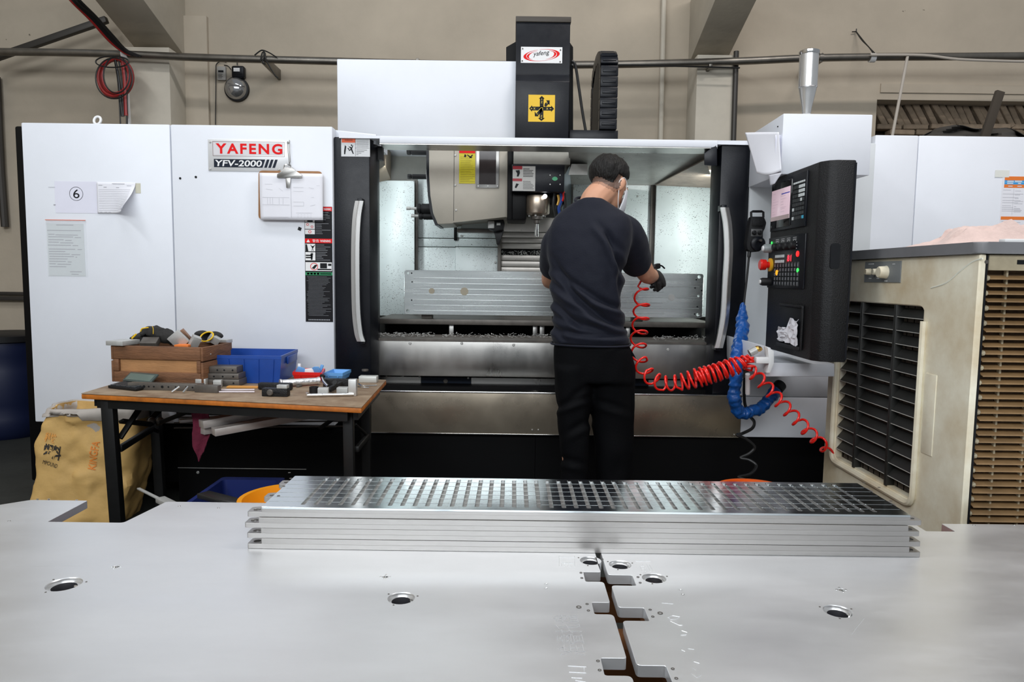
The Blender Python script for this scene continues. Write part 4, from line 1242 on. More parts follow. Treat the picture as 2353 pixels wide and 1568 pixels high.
# ================================================================ foreground: the two big plates and the stack on them
ZP = 0.48
def gz(u, v, z=ZP):
    p = PZ(u, v, z)
    return (p.x, p.y)
TH = 0.024
XS = 0.233                    # the seam between the two plates
yb_l = gz(450, 1158)[1]
L0 = gz(80, 1145); L1 = gz(201, 1150); L2 = gz(114, 1198); L3 = gz(276, 1203); L4 = gz(357, 1158)
yn = (L2[1] + L3[1]) / 2
ybk = (L0[1] + L1[1] + L4[1]) / 3
x1_, x2_ = (L1[0] + L2[0]) / 2, (L3[0] + L4[0]) / 2
sl = [(1315, 1337, 1343, 1391), (1385, 1412, 1363, 1411), (1513, 1553, 1385, 1448)]
sr = [(1322, 1346, 1408, 1463), (1397, 1427, 1430, 1492), (1530, 1572, 1464, 1544)]
gap = 0.0075
def slot_l(v0, v1, u0, u1):
    ya, yb = gz((u0 + u1) / 2, v1)[1], gz((u0 + u1) / 2, v0)[1]
    return ya, yb, gz(u0, (v0 + v1) / 2)[0]
outl = [(-2.2, 0.75), (XS - gap, 0.75)]
rl = [0, 0]
for v0, v1, u0, u1 in sl[::-1]:
    ya, yb, xx = slot_l(v0, v1, u0, u1)
    outl += [(XS - gap, ya), (xx, ya), (xx, yb), (XS - gap, yb)]
    rl += [.012, .006, .004, .006]
outl += [(XS - gap, ybk), (x2_ + .03, ybk), (x2_, yn), (x1_, yn), (x1_, ybk), (L0[0], ybk), (-2.2, 1.62)]
rl += [0, .012, .012, .004, .004, .01, 0]
def hole_at(u, v, ru, n=28):
    x, y = gz(u, v)
    r = abs(gz(u + ru, v)[0] - gz(u - ru, v)[0]) / 2
    return x, y, r
big_l = [(922, 1375, 31), (147, 1343, 38), (1357, 1289, 25)]
small_l = [(885, 1326, 11), (267, 1303, 11)]
big_r = [(1425, 1298, 25), (1503, 1329, 27), (1925, 1405, 31)]
small_r = [(1933, 1356, 11)]
pl = thing('machined_plate', (-0.9, 1.5, ZP - TH), 'large flat aluminium plate with a square notch in its far edge, under the bench side', 'metal plate')
pr_ = thing('machined_plate', (1.2, 1.5, ZP - TH), 'large flat aluminium plate in front of the air cooler', 'metal plate')
outr = [(XS + gap, 0.75), (2.3, 0.75), (2.3, gz(2250, 1203)[1])]
rr_ = [0, 0, 0]
N0, N1 = gz(2163, 1204), gz(2195, 1222)
outr += [(N0[0], N0[1]), (N1[0], N1[1]), (gz(2120, 1216)[0], N1[1]), (gz(2120, 1216)[0], ybk - .05), (XS + gap, ybk - .05)]
rr_ += [.004, .004, .004, 0, 0]
for v0, v1, u0, u1 in sr:
    ya, yb = gz((u0 + u1) / 2, v1)[1], gz((u0 + u1) / 2, v0)[1]
    xx = gz(u1 - 6, (v0 + v1) / 2)[0]
    outr += [(XS + gap, yb), (xx, yb), (xx, ya), (XS + gap, ya)]
    rr_ += [.010, .006, .004, .010]
def plate(root, outline, rads, big, small):
    holes = [circle(*hole_at(*b)[:2], hole_at(*b)[2], 32) for b in big] + [circle(*hole_at(*b)[:2], hole_at(*b)[2] * .62, 20) for b in small]
    me = flat_shape(round_poly(outline, rads, 4), holes, ZP - TH, ZP, 0.0008)
    mb = MB(); mb.mesh_in(me)
    p = mb.build('plate', ALU, root, sharp=25)
    for b in big:
        x, y, r = hole_at(*b)
        n = 36
        mb = MB()
        ang = [2 * math.pi * k / n for k in range(n)]
        prof = [(r * .999, -.0006), (r * .96, -.002), (r * .95, -.0075), (r * .72, -.0075)]
        mb.loft([[(x + q * math.cos(a), y + q * math.sin(a), ZP + h) for a in ang] for q, h in prof], False)
        mb.build('counterbore', mat('bored_aluminium', (.80, .80, .80), .30, metal=.9), root, recalc=True)
        mb = MB()
        mb.loft([[(x + q * math.cos(a), y + q * math.sin(a), ZP + h) for a in ang] for q, h in ((r * .72, -.0076), (r * .70, -.009), (r * .70, -TH))], False)
        mb.build('bore', mat('shaded_bore', (.035, .035, .04), .5, metal=.3), root, recalc=True)  # shadow inside the bore is put into a dark wall colour
        for da in (0.3, 2.6, 4.4):
            c = (x + r * 1.22 * math.cos(da), y + r * 1.22 * math.sin(da))
            MB().cyl((c[0], c[1], ZP), (c[0], c[1], ZP + .0007), .0022, n=8).build('tapped_hole', STEEL_DARK, root)
        MB().cyl((x + r * .75, y - r * .1, ZP - .0075), (x + r * .8, y - r * .1, ZP - .003), .0045, n=10).build('pin', CHROME, root)
    for b in small:
        x, y, r = hole_at(*b)
        for da in (0, math.pi / 2, math.pi, 3 * math.pi / 2):
            c = (x + r * .95 * math.cos(da), y + r * .95 * math.sin(da))
            MB().cyl((c[0], c[1], ZP), (c[0], c[1], ZP + .0007), .0028, n=8).build('tapped_hole', CHROME, root)
        MB().lathe([(r * .62, -.0004), (r * .5, -.006), (r * .2, -.006)], (x, y, ZP), n=18, cap=False).build('counterbore', CHROME, root)
    return p
plate(pl, outl, rl, big_l, small_l)
plate(pr_, outr, rr_, big_r, small_r)
def drilled(root, pts, r, m_=STEEL_DARK):
    for u, v in pts:
        x, y = gz(u, v)
        MB().lathe([(r, .0007), (r, .0009), (r * .6, .0009), (r * .5, -.004), (.0002, -.005)], (x, y, ZP), n=10, cap=False).build('drilled_hole', m_, root)
drilled(pl, [(1335, 1317), (1337, 1329), (1349, 1389), (1352, 1404), (1374, 1520), (1378, 1541)], .0036)
drilled(pl, [(1330, 1396)], .006)
drilled(pr_, [(1466, 1327), (1471, 1340), (1494, 1402), (1500, 1418), (1546, 1538), (1554, 1560)], .0036)
drilled(pr_, [(1517, 1410)], .006)
drilled(pl, [(86, 1148), (112, 1148), (176, 1150), (412, 1164), (502, 1168), (21, 1198), (1255, 1342), (1255, 1352)], .0042, CHROME)
drilled(pr_, [(1564, 1356), (1569, 1367), (2238, 1208), (2331, 1208)], .0042, CHROME)
# marks scratched into the surface by hand
SCR = mat('scratch', (0.88, 0.89, 0.90), 0.25, metal=0.6)
def scratch(root, strokes, name='scratched_writing', r=0.0006):
    mb = MB()
    for s in strokes:
        P = [PZ(u, v, ZP + .0003) for u, v in s]
        mb.tube(P, r, 4)
    return mb.build(name, SCR, root)
def hand_text(root, s, u, v, w, h, ang, name='scratched_writing'):
    O = PZ(u, v, ZP)
    ex = Vector((math.cos(ang), math.sin(ang), 0)); ey = Vector((-math.sin(ang), math.cos(ang), 0))
    mb = MB(); put_text(mb, s, O, ex, ey, w, h, .0006, bold=-.012)
    return mb.build(name, SCR, root)
hand_text(pl, '准叠托盘', 1350, 1506, 0.165, 0.055, math.pi / 2 + .02)
scratch(pl, [[(1305, 1531), (1347, 1533)], [(1308, 1545), (1347, 1547)], [(1342, 1533), (1343, 1546)], [(1313, 1558), (1338, 1559)], [(1322, 1564), (1346, 1568)]])
scratch(pl, [[(1285, 1278), (1285, 1302)], [(1285, 1280), (1320, 1282)], [(1320, 1278), (1321, 1303)], [(1290, 1294), (1318, 1295)], [(1290, 1302), (1290, 1295)], [(1297, 1302), (1297, 1295)], [(1304, 1303), (1304, 1296)], [(1311, 1303), (1311, 1296)]], r=.0005)
scratch(pr_, [[(1461, 1290), (1495, 1290)], [(1470, 1300), (1476, 1313)], [(1477, 1298), (1483, 1313)], [(1486, 1298), (1494, 1313)], [(1492, 1298), (1502, 1313)], [(1472, 1301), (1480, 1301)], [(1475, 1306), (1483, 1306)]], r=.0005)
scratch(pr_, [[(1521, 1386), (1547, 1388)], [(1534, 1420), (1545, 1415), (1562, 1418), (1556, 1423), (1540, 1424), (1535, 1419)], [(1567, 1450), (1579, 1454), (1577, 1459), (1564, 1460)], [(1566, 1494), (1574, 1498)], [(1581, 1491), (1595, 1493)], [(1594, 1521), (1607, 1525)], [(1590, 1533), (1600, 1542)], [(1588, 1548), (1602, 1558), (1612, 1552)], [(1540, 1428), (1560, 1437), (1568, 1437)]], name='scratch_marks', r=.0005)
scratch(pr_, [[(1987, 1420), (1975, 1435), (1958, 1457)]], name='scratch_marks', r=.0003)

# what carries them: timber on the floor
tim = thing('timber_pallet', (0, 1.5, 0), 'rough orange timber pallet under the foreground plates, seen through the slots', 'pallet')
for x in (-1.75, -0.62, 0.375, 1.0, 1.95):
    MB().box(x - .05, x + .05, 0.8, 1.98, ZP - TH - .10, ZP - TH - .002, .004).build('bearer', WOOD_PALLET, tim)
for y in (0.95, 1.32, 1.62, 1.92):
    MB().box(-2.0, 2.15, y - .05, y + .05, ZP - TH - .19, ZP - TH - .102, .004).build('deck_board', WOOD_PALLET, tim)
for x in (-1.6, 0.1, 1.8):
    for y in (0.95, 1.92):
        MB().box(x - .06, x + .06, y - .06, y + .06, 0, ZP - TH - .192, .004).build('block', WOOD_PALLET, tim)

# ---- the stack of four finished plates
ys0 = PZ(1300, 1271, ZP).y
xs0, xs1 = PZ(565, 1262, ZP).x, PZ(2112, 1281, ZP).x
xm0, xm1 = PZ(598, 1262, ZP).x, PZ(2086, 1281, ZP).x
HS, DS = 0.0272, 0.292
EAR = 0.013
LABS = ['slotted aluminium plate, topmost of the stack of four, with rows of grooves', 'aluminium plate with eared corners, second from the top of the stack of four',
        'aluminium plate with eared corners, third from the top of the stack of four', 'aluminium plate with eared corners, lowest of the stack of four']
for k in range(4):
    z0 = ZP + .0006 + (3 - k) * (HS + .0008)
    dx, dy = ((.004, .006), (-.003, .0), (.002, .001), (.003, .0))[k]
    if k == 0: dx, dy = .003, .004
    st = thing('stacked_plate', ((xs0 + xs1) / 2, ys0 + DS / 2, z0), LABS[k], 'metal plate', 'plates in the stack of four')
    a, b, c, d = xm0 + dx, xm1 + dx, ys0 + dy, ys0 + dy + DS
    e0, e1 = xs0 + dx, xs1 + dx
    # lower half with the ears (holes through), upper half without
    ew = .040
    out = [(e0, c), (e1, c), (e1, c + ew), (b, c + ew + .008), (b, c + .115), (e1, c + .125), (e1, c + .165), (b, c + .175), (b, d - ew - .008), (e1, d - ew), (e1, d), (e0, d), (e0, d - ew), (a, d - ew - .008), (a, c + .175), (e0 , c + .165), (e0, c + .125), (a, c + .115), (a, c + ew + .008), (e0, c + ew)]
    hs = [circle(x, y, .0095, 18) for x in (e0 + .020, e1 - .020) for y in (c + .020, c + .145, d - .020)]
    mb = MB(); mb.mesh_in(flat_shape(round_poly(out, .006, 3), hs, z0, z0 + EAR, .0003))
    mb.build('lower_half', ALU_EDGE, st, sharp=25)
    if k == 0:
        nS = 47
        sx0, sx1 = a + .085, b - .065
        slots = []
        for i in range(nS):
            x = sx0 + (sx1 - sx0) * (i + .5) / nS
            slots.append(round_poly([(x - .0055, c + .022), (x + .0055, c + .022), (x + .0055, d - .022), (x - .0055, d - .022)], .004, 3))
        mb = MB(); mb.mesh_in(flat_shape(round_poly([(a, c), (b, c), (b, d), (a, d)], .003, 2), [], z0 + EAR, z0 + HS - .006, .0))
        mb.build('upper_half', ALU_EDGE, st, sharp=25)
        mb = MB(); mb.mesh_in(flat_shape(round_poly([(a, c), (b, c), (b, d), (a, d)], .003, 2), slots, z0 + HS - .006, z0 + HS, .0005))
        mb.build('slotted_face', ALU_POL, st, sharp=25)
        for j in range(6):
            y = c + DS * (.16 + .135 * j)
            MB().box(a + .004, b - .004, y - .0007, y + .0007, z0 + HS, z0 + HS + .0006).build('ridge', CHROME, st)
        mb = MB()
        for i in range(nS):
            x = sx0 + (sx1 - sx0) * (i + .5) / nS
            mb.box(x - .0055, x + .0055, d - .026, d - .016, z0 + HS, z0 + HS + .0015, .0006, 1)
        mb.build('slot_end', CHROME, st)
        for u, v in ((665, 1087), (668, 1100), (652, 1118), (640, 1140), (2020, 1121), (2047, 1152), (1985, 1110)):
            p = PZ(u, v, z0 + HS)
            MB().cyl((p.x, p.y, z0 + HS), (p.x, p.y, z0 + HS + .0007), .0042, n=10).build('screw_hole', STEEL_DARK, st)
    else:
        mb = MB(); mb.mesh_in(flat_shape(round_poly([(a, c), (b, c), (b, d), (a, d)], .002, 2), [], z0 + EAR, z0 + HS, .0004))
        mb.build('upper_half', ALU_EDGE, st, sharp=25)

# ---- things on the floor between the plates and the machine
t = thing('blue_tub', (-1.20, 2.62, 0), 'dark blue plastic tub on the floor under the workbench', 'tub')
def tub(x0, x1, y0, y1, z0, z1, fl, th, m_, root, name='body', rim=.012):
    mb = MB()
    o0 = [(x0 + fl, y0 + fl), (x1 - fl, y0 + fl), (x1 - fl, y1 - fl), (x0 + fl, y1 - fl)]
    o1 = [(x0, y0), (x1, y0), (x1, y1), (x0, y1)]
    R = lambda P, z, s: [(x, y, z) for x, y in round_poly([((p[0] - (x0 + x1) / 2) * s + (x0 + x1) / 2, (p[1] - (y0 + y1) / 2) * s + (y0 + y1) / 2) for p in P], .02, 4)]
    si = 1 - 2 * th / (x1 - x0)
    sr_ = 1 + 2 * rim / (x1 - x0)
    mb.loft([R(o0, z0, 1), R(o1, z1 - .012, 1), R(o1, z1 - .012, sr_), R(o1, z1, sr_), R(o1, z1, si), R(o0, z0 + th, si)])
    return mb.build(name, m_, root, sharp=40)
q = PY(470, 1122, 2.75)
zt_ = q.z
tub(PY(395, 1150, 2.5).x, PY(552, 1150, 2.5).x, 2.40, 2.95, 0, zt_ - .02, .03, .006, BLUE_TUB, t)
p0, p1 = PY(467, 1137, 2.6), PY(548, 1158, 2.46)
o = MB().bar(p0, p1, .05, .02, bev=.003).build('machined_strip', mat('oily_steel', (.08, .08, .08), .3, metal=.8))
tag(o, 'dark oily metal strip lying across the blue tub', 'metal strip')
p0, p1 = PY(318, 1123, 2.75), PY(368, 1148, 2.6)
t = thing('scraper', (p0.x, p0.y, p0.z - .02), 'flat scraper with a thin blade leaning on the blue tub', 'scraper')
MB().bar(p0, p1, .012, .006, bev=.001).build('blade', STEEL_GREY, t)
MB().bar(p1, p1 + (p1 - p0) * 1.35, .035, .02, bev=.004).build('handle', STEEL_GREY, t)
c = PY(667, 1135, 2.45)
t = thing('pail', (c.x, 2.45, 0), 'bright orange plastic pail on the floor behind the plate stack', 'bucket')
zt_ = PY(640, 1112, 2.61).z
MB().lathe([(.13, 0), (.165, zt_ - .05), (.172, zt_ - .045), (.172, zt_ - .03), (.165, zt_ - .028), (.168, zt_ - .004), (.176, zt_), (.16, zt_), (.155, zt_ - .02), (.12, .01)], (c.x, 2.45, 0), n=40).build('body', ORANGE, t)
c = PY(1706, 1100, 2.95)
t = thing('basin', (c.x, 2.80, 0), 'orange basin on the floor behind the plate stack, only its rim showing', 'basin')
MB().lathe([(.11, 0), (.14, c.z - .02), (.15, c.z), (.135, c.z), (.11, .02)], (c.x, 2.80, 0), n=36).build('body', mat('orange_basin', (.8, .12, .01), .4), t)
# ================================================================ the folding workbench and everything on it
ZT = 0.70
def T(u, v, z=ZT):
    return PZ(u, v, z)
fl, fr_, br_ = T(186, 904), T(831, 936), T(888, 873)
fl = Vector((fl.x, fl.y, 0)); fr_ = Vector((fr_.x, fr_.y, 0)); br_ = Vector((br_.x, min(br_.y, 3.53), 0))
bl_ = Vector((fl.x + (br_.x - fr_.x), 3.55, 0))
bench = thing('folding_table', (fl.x * .5 + fr_.x * .5, 3.1, 0), 'worn wooden folding workbench with black steel legs by the white cabinet', 'table')
def slab(z0, z1, ins=0.0):
    c = (fl + fr_ + br_ + bl_) / 4
    P = [p + (c - p).normalized() * ins for p in (fl, fr_, br_, bl_)]
    mb = MB()
    return mb.hexa([(p.x, p.y, z0) for p in P] + [(p.x, p.y, z1) for p in P], .003)
slab(ZT - .004, ZT).build('table_top', TABLE_TOP, bench)
slab(ZT - .024, ZT - .0045, .001).build('top_edge', TABLE_EDGE, bench)
ex_ = (fr_ - fl).normalized()
mb = MB()
for a, b in ((fl, fr_), (fr_, br_), (bl_, br_), (fl, bl_)):
    d = (b - a).normalized()
    c = (fl + fr_ + br_ + bl_) / 4
    off = (c - (a + b) / 2).normalized() * .035
    p, q = a + d * .06 + off, b - d * .06 + off
    mb.bar((p.x, p.y, ZT - .044), (q.x, q.y, ZT - .044), .02, .038)
mb.build('apron_rail', LEG, bench)
def lg(u, v, Y, w=.042, tilt=0.0):
    p = PY(u, v, Y)
    return p.x, Y
LX = {}
for k, (u, v, Y, w, du) in enumerate(((259, 1000, 2.93, .050, .012), (803, 1000, 2.77, .040, .004), (842, 1000, 3.42, .042, .004), (362, 1020, 3.44, .045, .01))):
    x, y = lg(u, v, Y)
    LX[k] = (x, y)
    MB().bar((x - du, y, ZT - .025), (x + du, y, 0.0), w, w * .8, up=Vector((0, 1, 0)), bev=.004).build('leg', LEG, bench)
def brace(u0, v0, Y0, u1, v1, Y1, w=.022, m_=LEG, name='brace'):
    return MB().bar(PY(u0, v0, Y0), PY(u1, v1, Y1), w, w * .7, up=Vector((0, 1, 0)), bev=.003).build(name, m_, bench)
brace(275, 1032, 2.95, 350, 985, 3.35, .028)
brace(350, 985, 3.35, 362, 990, 3.44, .028)
brace(275, 1008, 2.97, 330, 925, 3.1)
brace(340, 970, 3.2, 385, 925, 3.3)
brace(360, 975, 3.2, 460, 935, 3.1, .02)
brace(820, 1033, 2.80, 845, 1003, 3.40, .024)
brace(748, 920, 3.0, 780, 960, 3.0, .018)
brace(735, 985, 3.0, 798, 940, 2.9, .018)
brace(815, 975, 2.85, 842, 1000, 3.38, .016)
brace(385, 934, 3.35, 700, 924, 3.30, .02)
for u in (349, 368):
    p = PY(u, 968, 3.2)
    MB().ball(p, .018).build('hinge_knuckle', STEEL_DARK, bench)
p0, p1 = PY(278, 968, 3.0), PY(350, 976, 3.2)
MB().bar(p0, p1, .025, .014, up=Vector((0, 1, 0)), bev=.003).build('slide_plate', LEG, bench)
# wire shelf rods under the table
for v in (960, 972, 984):
    MB().tube([PY(400, v, 3.34), PY(800, v - 4, 3.34)], .004, 6).build('shelf_rod', STEEL_DARK, bench)
MB().pbox(405, 945, 780, 956, 3.36, .02).build('shelf_rail', LEG, bench)
# bars lying on the shelf
bars = []
for k, (u0, v0, Y0, u1, v1, Y1, w, h, lab) in enumerate(((462, 975, 2.90, 735, 922, 3.28, .05, .032, 'upper grey aluminium bar sticking out under the workbench'), (462, 990, 2.92, 640, 962, 3.2, .055, .028, 'short grey aluminium bar lying beneath the two longer bars under the workbench'), (490, 993, 2.86, 795, 938, 3.22, .05, .030, 'long lower grey aluminium bar slanting under the workbench'), (412, 968, 3.1, 560, 955, 3.25, .035, .014, 'thin short aluminium bar behind the maroon cloth under the workbench'))):
    o = MB().bar(PY(u0, v0, Y0), PY(u1, v1, Y1), w, h, bev=.0015).build('metal_bar', mat('bar_aluminium', (.62, .57, .53), .42, metal=.5, var=.15, vscale=8))
    tag(o, lab, 'metal bar', 'bars under the workbench')
def cloth_m(i, j):
    u = 452 + i * 32 + 8 * math.sin(j * 5)
    w = (1 - .45 * max(0, j - .6) / .4)
    u = 459 + (i - .5) * 40 * w + 5 * math.sin(j * 4)
    v = 950 + j * (112 - 60 * abs(i - .6))
    return PY(u, v, 2.93 + .004 * math.sin(i * 9 + j * 3))
o = MB().grid(cloth_m, 18, 22).solidify(.004).build('maroon_cloth', CLOTH_MAROON)
tag(o, 'maroon cloth hanging down from the bars under the workbench', 'cloth')

# ---- kraft sack
cx, cy = PY(222, 1100, 3.40).x, 3.42
sack = thing('paper_sack', (cx, cy, 0), 'open brown kraft paper sack standing under the workbench', 'sack')
ztop = PY(225, 934, 3.4).z
x0b, x1b = PY(94, 1180, 3.1).x, PY(300, 1180, 3.1).x
n = 96
def sack_ring(t, inset=0.0):
    """t 0 floor .. 1 rim: a rounded rectangle, crumpled, slightly waisted"""
    xl = PY(92, 1130, 3.38).x * (1 - t) + PY(124, 935, 3.38).x * t - .02 * math.sin(t * math.pi)
    xr_ = PY(300, 1200, 3.42).x * (1 - t) + PY(346, 1000, 3.42).x * t + .015 * math.sin(t * math.pi) - .06 * max(0, t - .8)
    y0, y1 = 3.27 + .02 * t, 3.555
    P = round_poly([(xl, y0), (xr_, y0 + .03), (xr_, y1), (xl, y1)], .05, 5)
    L = [(Vector(P[(i + 1) % len(P)]) - Vector(P[i])).length for i in range(len(P))]
    tot = sum(L)
    out = []
    i, acc = 0, 0
    for k in range(n):
        s = tot * k / n
        while acc + L[i] < s:
            acc += L[i]; i += 1
        f = (s - acc) / max(L[i], 1e-6)
        p = Vector(P[i]).lerp(Vector(P[(i + 1) % len(P)]), f)
        c = Vector(((xl + xr_) / 2, (y0 + y1) / 2))
        d = (p - c).normalized()
        cr = .012 * noise.noise(Vector((p.x * 5, p.y * 5, t * 3))) + .055 * facets((p.x, p.y, t * ztop), 7.5, 2.0) + .022 * facets((p.x, p.y, t * ztop), 15, 5.0)
        p = p + d * (cr - inset)
        out.append((p.x, p.y, t * ztop + .012 * noise.noise(Vector((p.x * 6, p.y * 6, 9))) * (t > .9)))
    return out
rings = [sack_ring(k / 44) for k in range(45)] + [sack_ring(1.0, .008)] + [sack_ring(k / 10, .012) for k in range(9, 1, -1)]
sack_wall = MB().loft(rings).build('sack_wall', KRAFT, sack, sharp=30)
cuff = []
for t_, ins in ((.90, -.006), (.93, -.012), (.97, -.014), (1.008, -.008), (1.012, .004), (.95, .014), (.6, .016)):
    cuff.append(sack_ring(t_, ins))
for k, r in enumerate(cuff[:2]):
    cuff[k] = [(x, y, z + .022 * noise.noise(Vector((x * 5, y * 5, 3))) + (.0 if x > cx else .02)) for x, y, z in r]
MB().loft(cuff, False).build('lining', KRAFT_IN, sack, sharp=180)
def on_sack(s, u, v, w, h, ang, m_, name, shear=0.0, bold=0.0):
    O = PY(u, v, 3.28)
    ex = Vector((math.cos(ang), 0, math.sin(ang))); ey = Vector((-math.sin(ang), 0, math.cos(ang)))
    me = bpy.data.meshes.new('t')
    mb = MB(); put_text(mb, s, O, ex, ey, w, h, 0, shear, bold)
    bmesh.ops.triangulate(mb.bm, faces=mb.bm.faces[:])
    bmesh.ops.subdivide_edges(mb.bm, edges=mb.bm.edges[:], cuts=3, use_grid_fill=True)
    # lay the ink on the crumpled paper
    from mathutils.bvhtree import BVHTree
    sw = sack_wall
    bv = BVHTree.FromPolygons([x.co + ORG[sack] for x in sw.data.vertices], [tuple(p.vertices) for p in sw.data.polygons])
    for x in mb.bm.verts:
        hit = bv.ray_cast(Vector((x.co.x, 2.5, x.co.z)), Vector((0, 1, 0)))
        x.co.y = (hit[0].y if hit[0] else 3.30) - .004
    return mb.build(name, m_, sack, recalc=False)
on_sack('KINGFA', 216, 1082, .135, .037, 1.40, mat('orange_ink', (.72, .22, .03), .7), 'orange_print', bold=.01)
INKB = mat('black_ink', (.03, .026, .022), .7)
on_sack('塑料', 97, 1052, .078, .070, -.22, INKB, 'black_print', bold=.03)
on_sack('MPOUND', 97, 1066, .066, .020, -.36, INKB, 'black_print')
on_sack('科技', 100, 1015, .050, .046, -.25, mat('orange_ink2', (.78, .36, .08), .7), 'orange_print', bold=.03)
mb = MB()

# ---- wooden crate, turned slightly, full of scrap
ang = math.radians(-5)
cl, crr = T(262, 884), T(462, 890)
ce = Vector((crr.x - cl.x, crr.y - cl.y, 0)); cw = ce.length
ang = math.atan2(ce.y, ce.x)
CM = Matrix.Translation((cl.x, cl.y, ZT + .0005)) @ Matrix.Rotation(ang, 4, 'Z')
crate = thing('wooden_crate', (cl.x, cl.y, ZT), 'old brown wooden crate full of scrap on the workbench', 'crate')
hc = PY(360, 796, cl.y).z - ZT
cd = .25
hc0 = .012
def cb(name, m_, *a, **k):
    mb = MB(CM); mb.box(*a, **k); return mb.build(name, m_, crate)
w_ = cw
cb('front_panel', WOOD_P, .02, w_ - .02, .012, .022, hc0 + .02, hc - .03)
cb('front_board', WOOD, 0, w_, 0, .02, hc - .058, hc, bev=.003)
cb('front_board', WOOD, 0, w_, 0, .02, hc0, hc0 + .048, bev=.003)
cb('front_batten', WOOD, 0, .026, -.002, .02, hc0 + .049, hc - .059, bev=.003)
cb('front_batten', WOOD, w_ - .018, w_, -.002, .02, hc0 + .049, hc - .059, bev=.003)
for x0, x1 in ((-.010, 0), (w_, w_ + .012)):
    cb('end_board', WOOD, x0, x1, 0, cd, hc0, hc - .066, bev=.003)
    cb('end_board', WOOD, x0, x1, 0, cd, hc - .062, hc, bev=.003)
cb('back_board', WOOD, 0, w_, cd - .02, cd, hc0, hc)
cb('bottom_board', WOOD, 0, w_, .02, cd - .02, hc0, hc0 + .012)
cb('runner', WOOD, .02, .12, .03, cd - .03, 0, hc0 - .0005); cb('runner', WOOD, w_ - .09, w_ - .01, .03, cd - .03, 0, hc0 - .0005)
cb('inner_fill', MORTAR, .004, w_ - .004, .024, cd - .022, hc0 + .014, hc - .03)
pR, qR = PY(466, 808, cl.y + .03), PY(524, 788, cl.y + cd + .1)
MB().bar(pR + Vector((.012, 0, -.012)), qR + Vector((.012, 0, -.012)), .014, .042, bev=.002).build('loose_board', WOOD, crate)
def crate_block(u, v, Y, sx, sy, sz, rz, rx, ry, lab, m_=STEEL_GREY, nm='metal_block'):
    c = PY(u, v, Y)
    M = Matrix.Translation(c) @ Matrix.Rotation(rz, 4, 'Z') @ Matrix.Rotation(rx, 4, 'X') @ Matrix.Rotation(ry, 4, 'Y')
    o = MB(M).box(-sx / 2, sx / 2, -sy / 2, sy / 2, -sz / 2, sz / 2, .0015).build(nm, m_)
    return tag(o, lab, 'metal block', 'scrap blocks in the crate')
yc = cl.y + .10
crate_block(283, 787, yc - .06, .085, .11, .020, -.2, 0, 0, 'pale flat block on the far left corner of the wooden crate')
crate_block(345, 788, yc - .04, .07, .05, .030, .1, .5, 0, 'brownish wedge-shaped block at the front middle of the crate', STEEL_DARK)
crate_block(410, 781, yc - .02, .07, .02, .062, .2, .2, .85, 'tilted square block with bright edges in the middle of the crate')
crate_block(421, 777, yc + .03, .07, .02, .055, .2, .2, .95, 'second tilted block leaning behind the square one in the crate', mat('coppery', (.35, .2, .13), .4, metal=.8))
crate_block(448, 785, yc - .02, .036, .036, .05, .6, .3, .4, 'small bright block standing on its corner near the right of the crate')
crate_block(492, 780, yc + .06, .05, .03, .034, .3, .3, .6, 'bright block resting against the yellow-rimmed glove in the crate')
crate_block(516, 784, yc + .20, .05, .06, .016, -.1, 0, 0, 'pale flat block on the far right rear corner of the crate')
o = MB().pbox(400, 793, 432, 798, yc - .07, .06, .001).build('orange_tag', ORANGE2)
tag(o, 'orange card lying on the front edge of the wooden crate', 'card')
p0, p1 = PY(476, 800, yc - .06), PY(484, 815, yc - .08)
o = MB().bar(p0, p1, .006, .003).build('steel_hook', CHROME)
tag(o, 'thin bright steel strip hooked over the right side of the crate', 'strip')
# gloves on the crate
def glove_lump(u, v, Y, s, seed, m_=CLOTH_BLACK):
    mb = MB()
    c = PY(u, v, Y)
    rg = random.Random(seed)
    mb.ball(c, (.055 * s, .04 * s, .032 * s), Matrix.Rotation(.35, 4, 'Y'))
    for k in range(4):
        d = Vector((-.045 * s - .006 * k, -.02 + .014 * k, .006 + .010 * math.sin(k * 2)))
        mb.tube([c + d * .3, c + d * 1.0, c + d * 1.0 + Vector((-.022 * s, -.004, -.010 - .004 * k))], [.013 * s, .011 * s, .008 * s], 8)
    mb.tube([c + Vector((.03, 0, -.008)) * s, c + Vector((.075, 0, -.03)) * s], [.035 * s, .03 * s], 12)
    me = remeshed(mb, .005, 5)
    b = MB(); b.mesh_in(me)
    for v_ in b.bm.verts:
        v_.co += Vector((noise_at(v_.co, 40), noise_at(v_.co + Vector((5, 5, 5)), 40), noise_at(v_.co + Vector((9, 0, 3)), 40))) * .007
    return b, c
b, c = glove_lump(362, 766, yc + .02, 1.0, 1)
t = thing('work_glove', c - Vector((0, 0, .04)), 'black work glove with yellow stitching bunched on top of the crate', 'glove')
b.build('glove_body', CLOTH_BLACK, t, sharp=180)
MB().tube(spline([PY(u, v, yc - .025) for u, v in ((323, 762), (326, 756), (333, 754), (341, 753))], 5), .003, 6).build('stitching', YELLOW, t)
MB().tube(spline([PY(u, v, yc - .028) for u, v in ((350, 750), (352, 756), (352, 768))], 5), .0014, 6).build('stitching', YELLOW, t)
b, c = glove_lump(330, 778, yc + .05, .75, 2)
t = thing('work_glove', c - Vector((0, 0, .03)), 'second black work glove lying flat under the bunched one', 'glove')
b.build('glove_body', CLOTH_BLACK, t, sharp=180)
MB().tube(spline([PY(u, v, yc - .01) for u, v in ((303, 778), (308, 773), (313, 768))], 5), .004, 6).build('cuff_edge', YELLOW, t)
t = thing('open_glove', PY(485, 785, yc + .08), 'dark glove with a yellow-rimmed open cuff at the right of the crate', 'glove')
ctr = PY(475, 774, yc + .05)
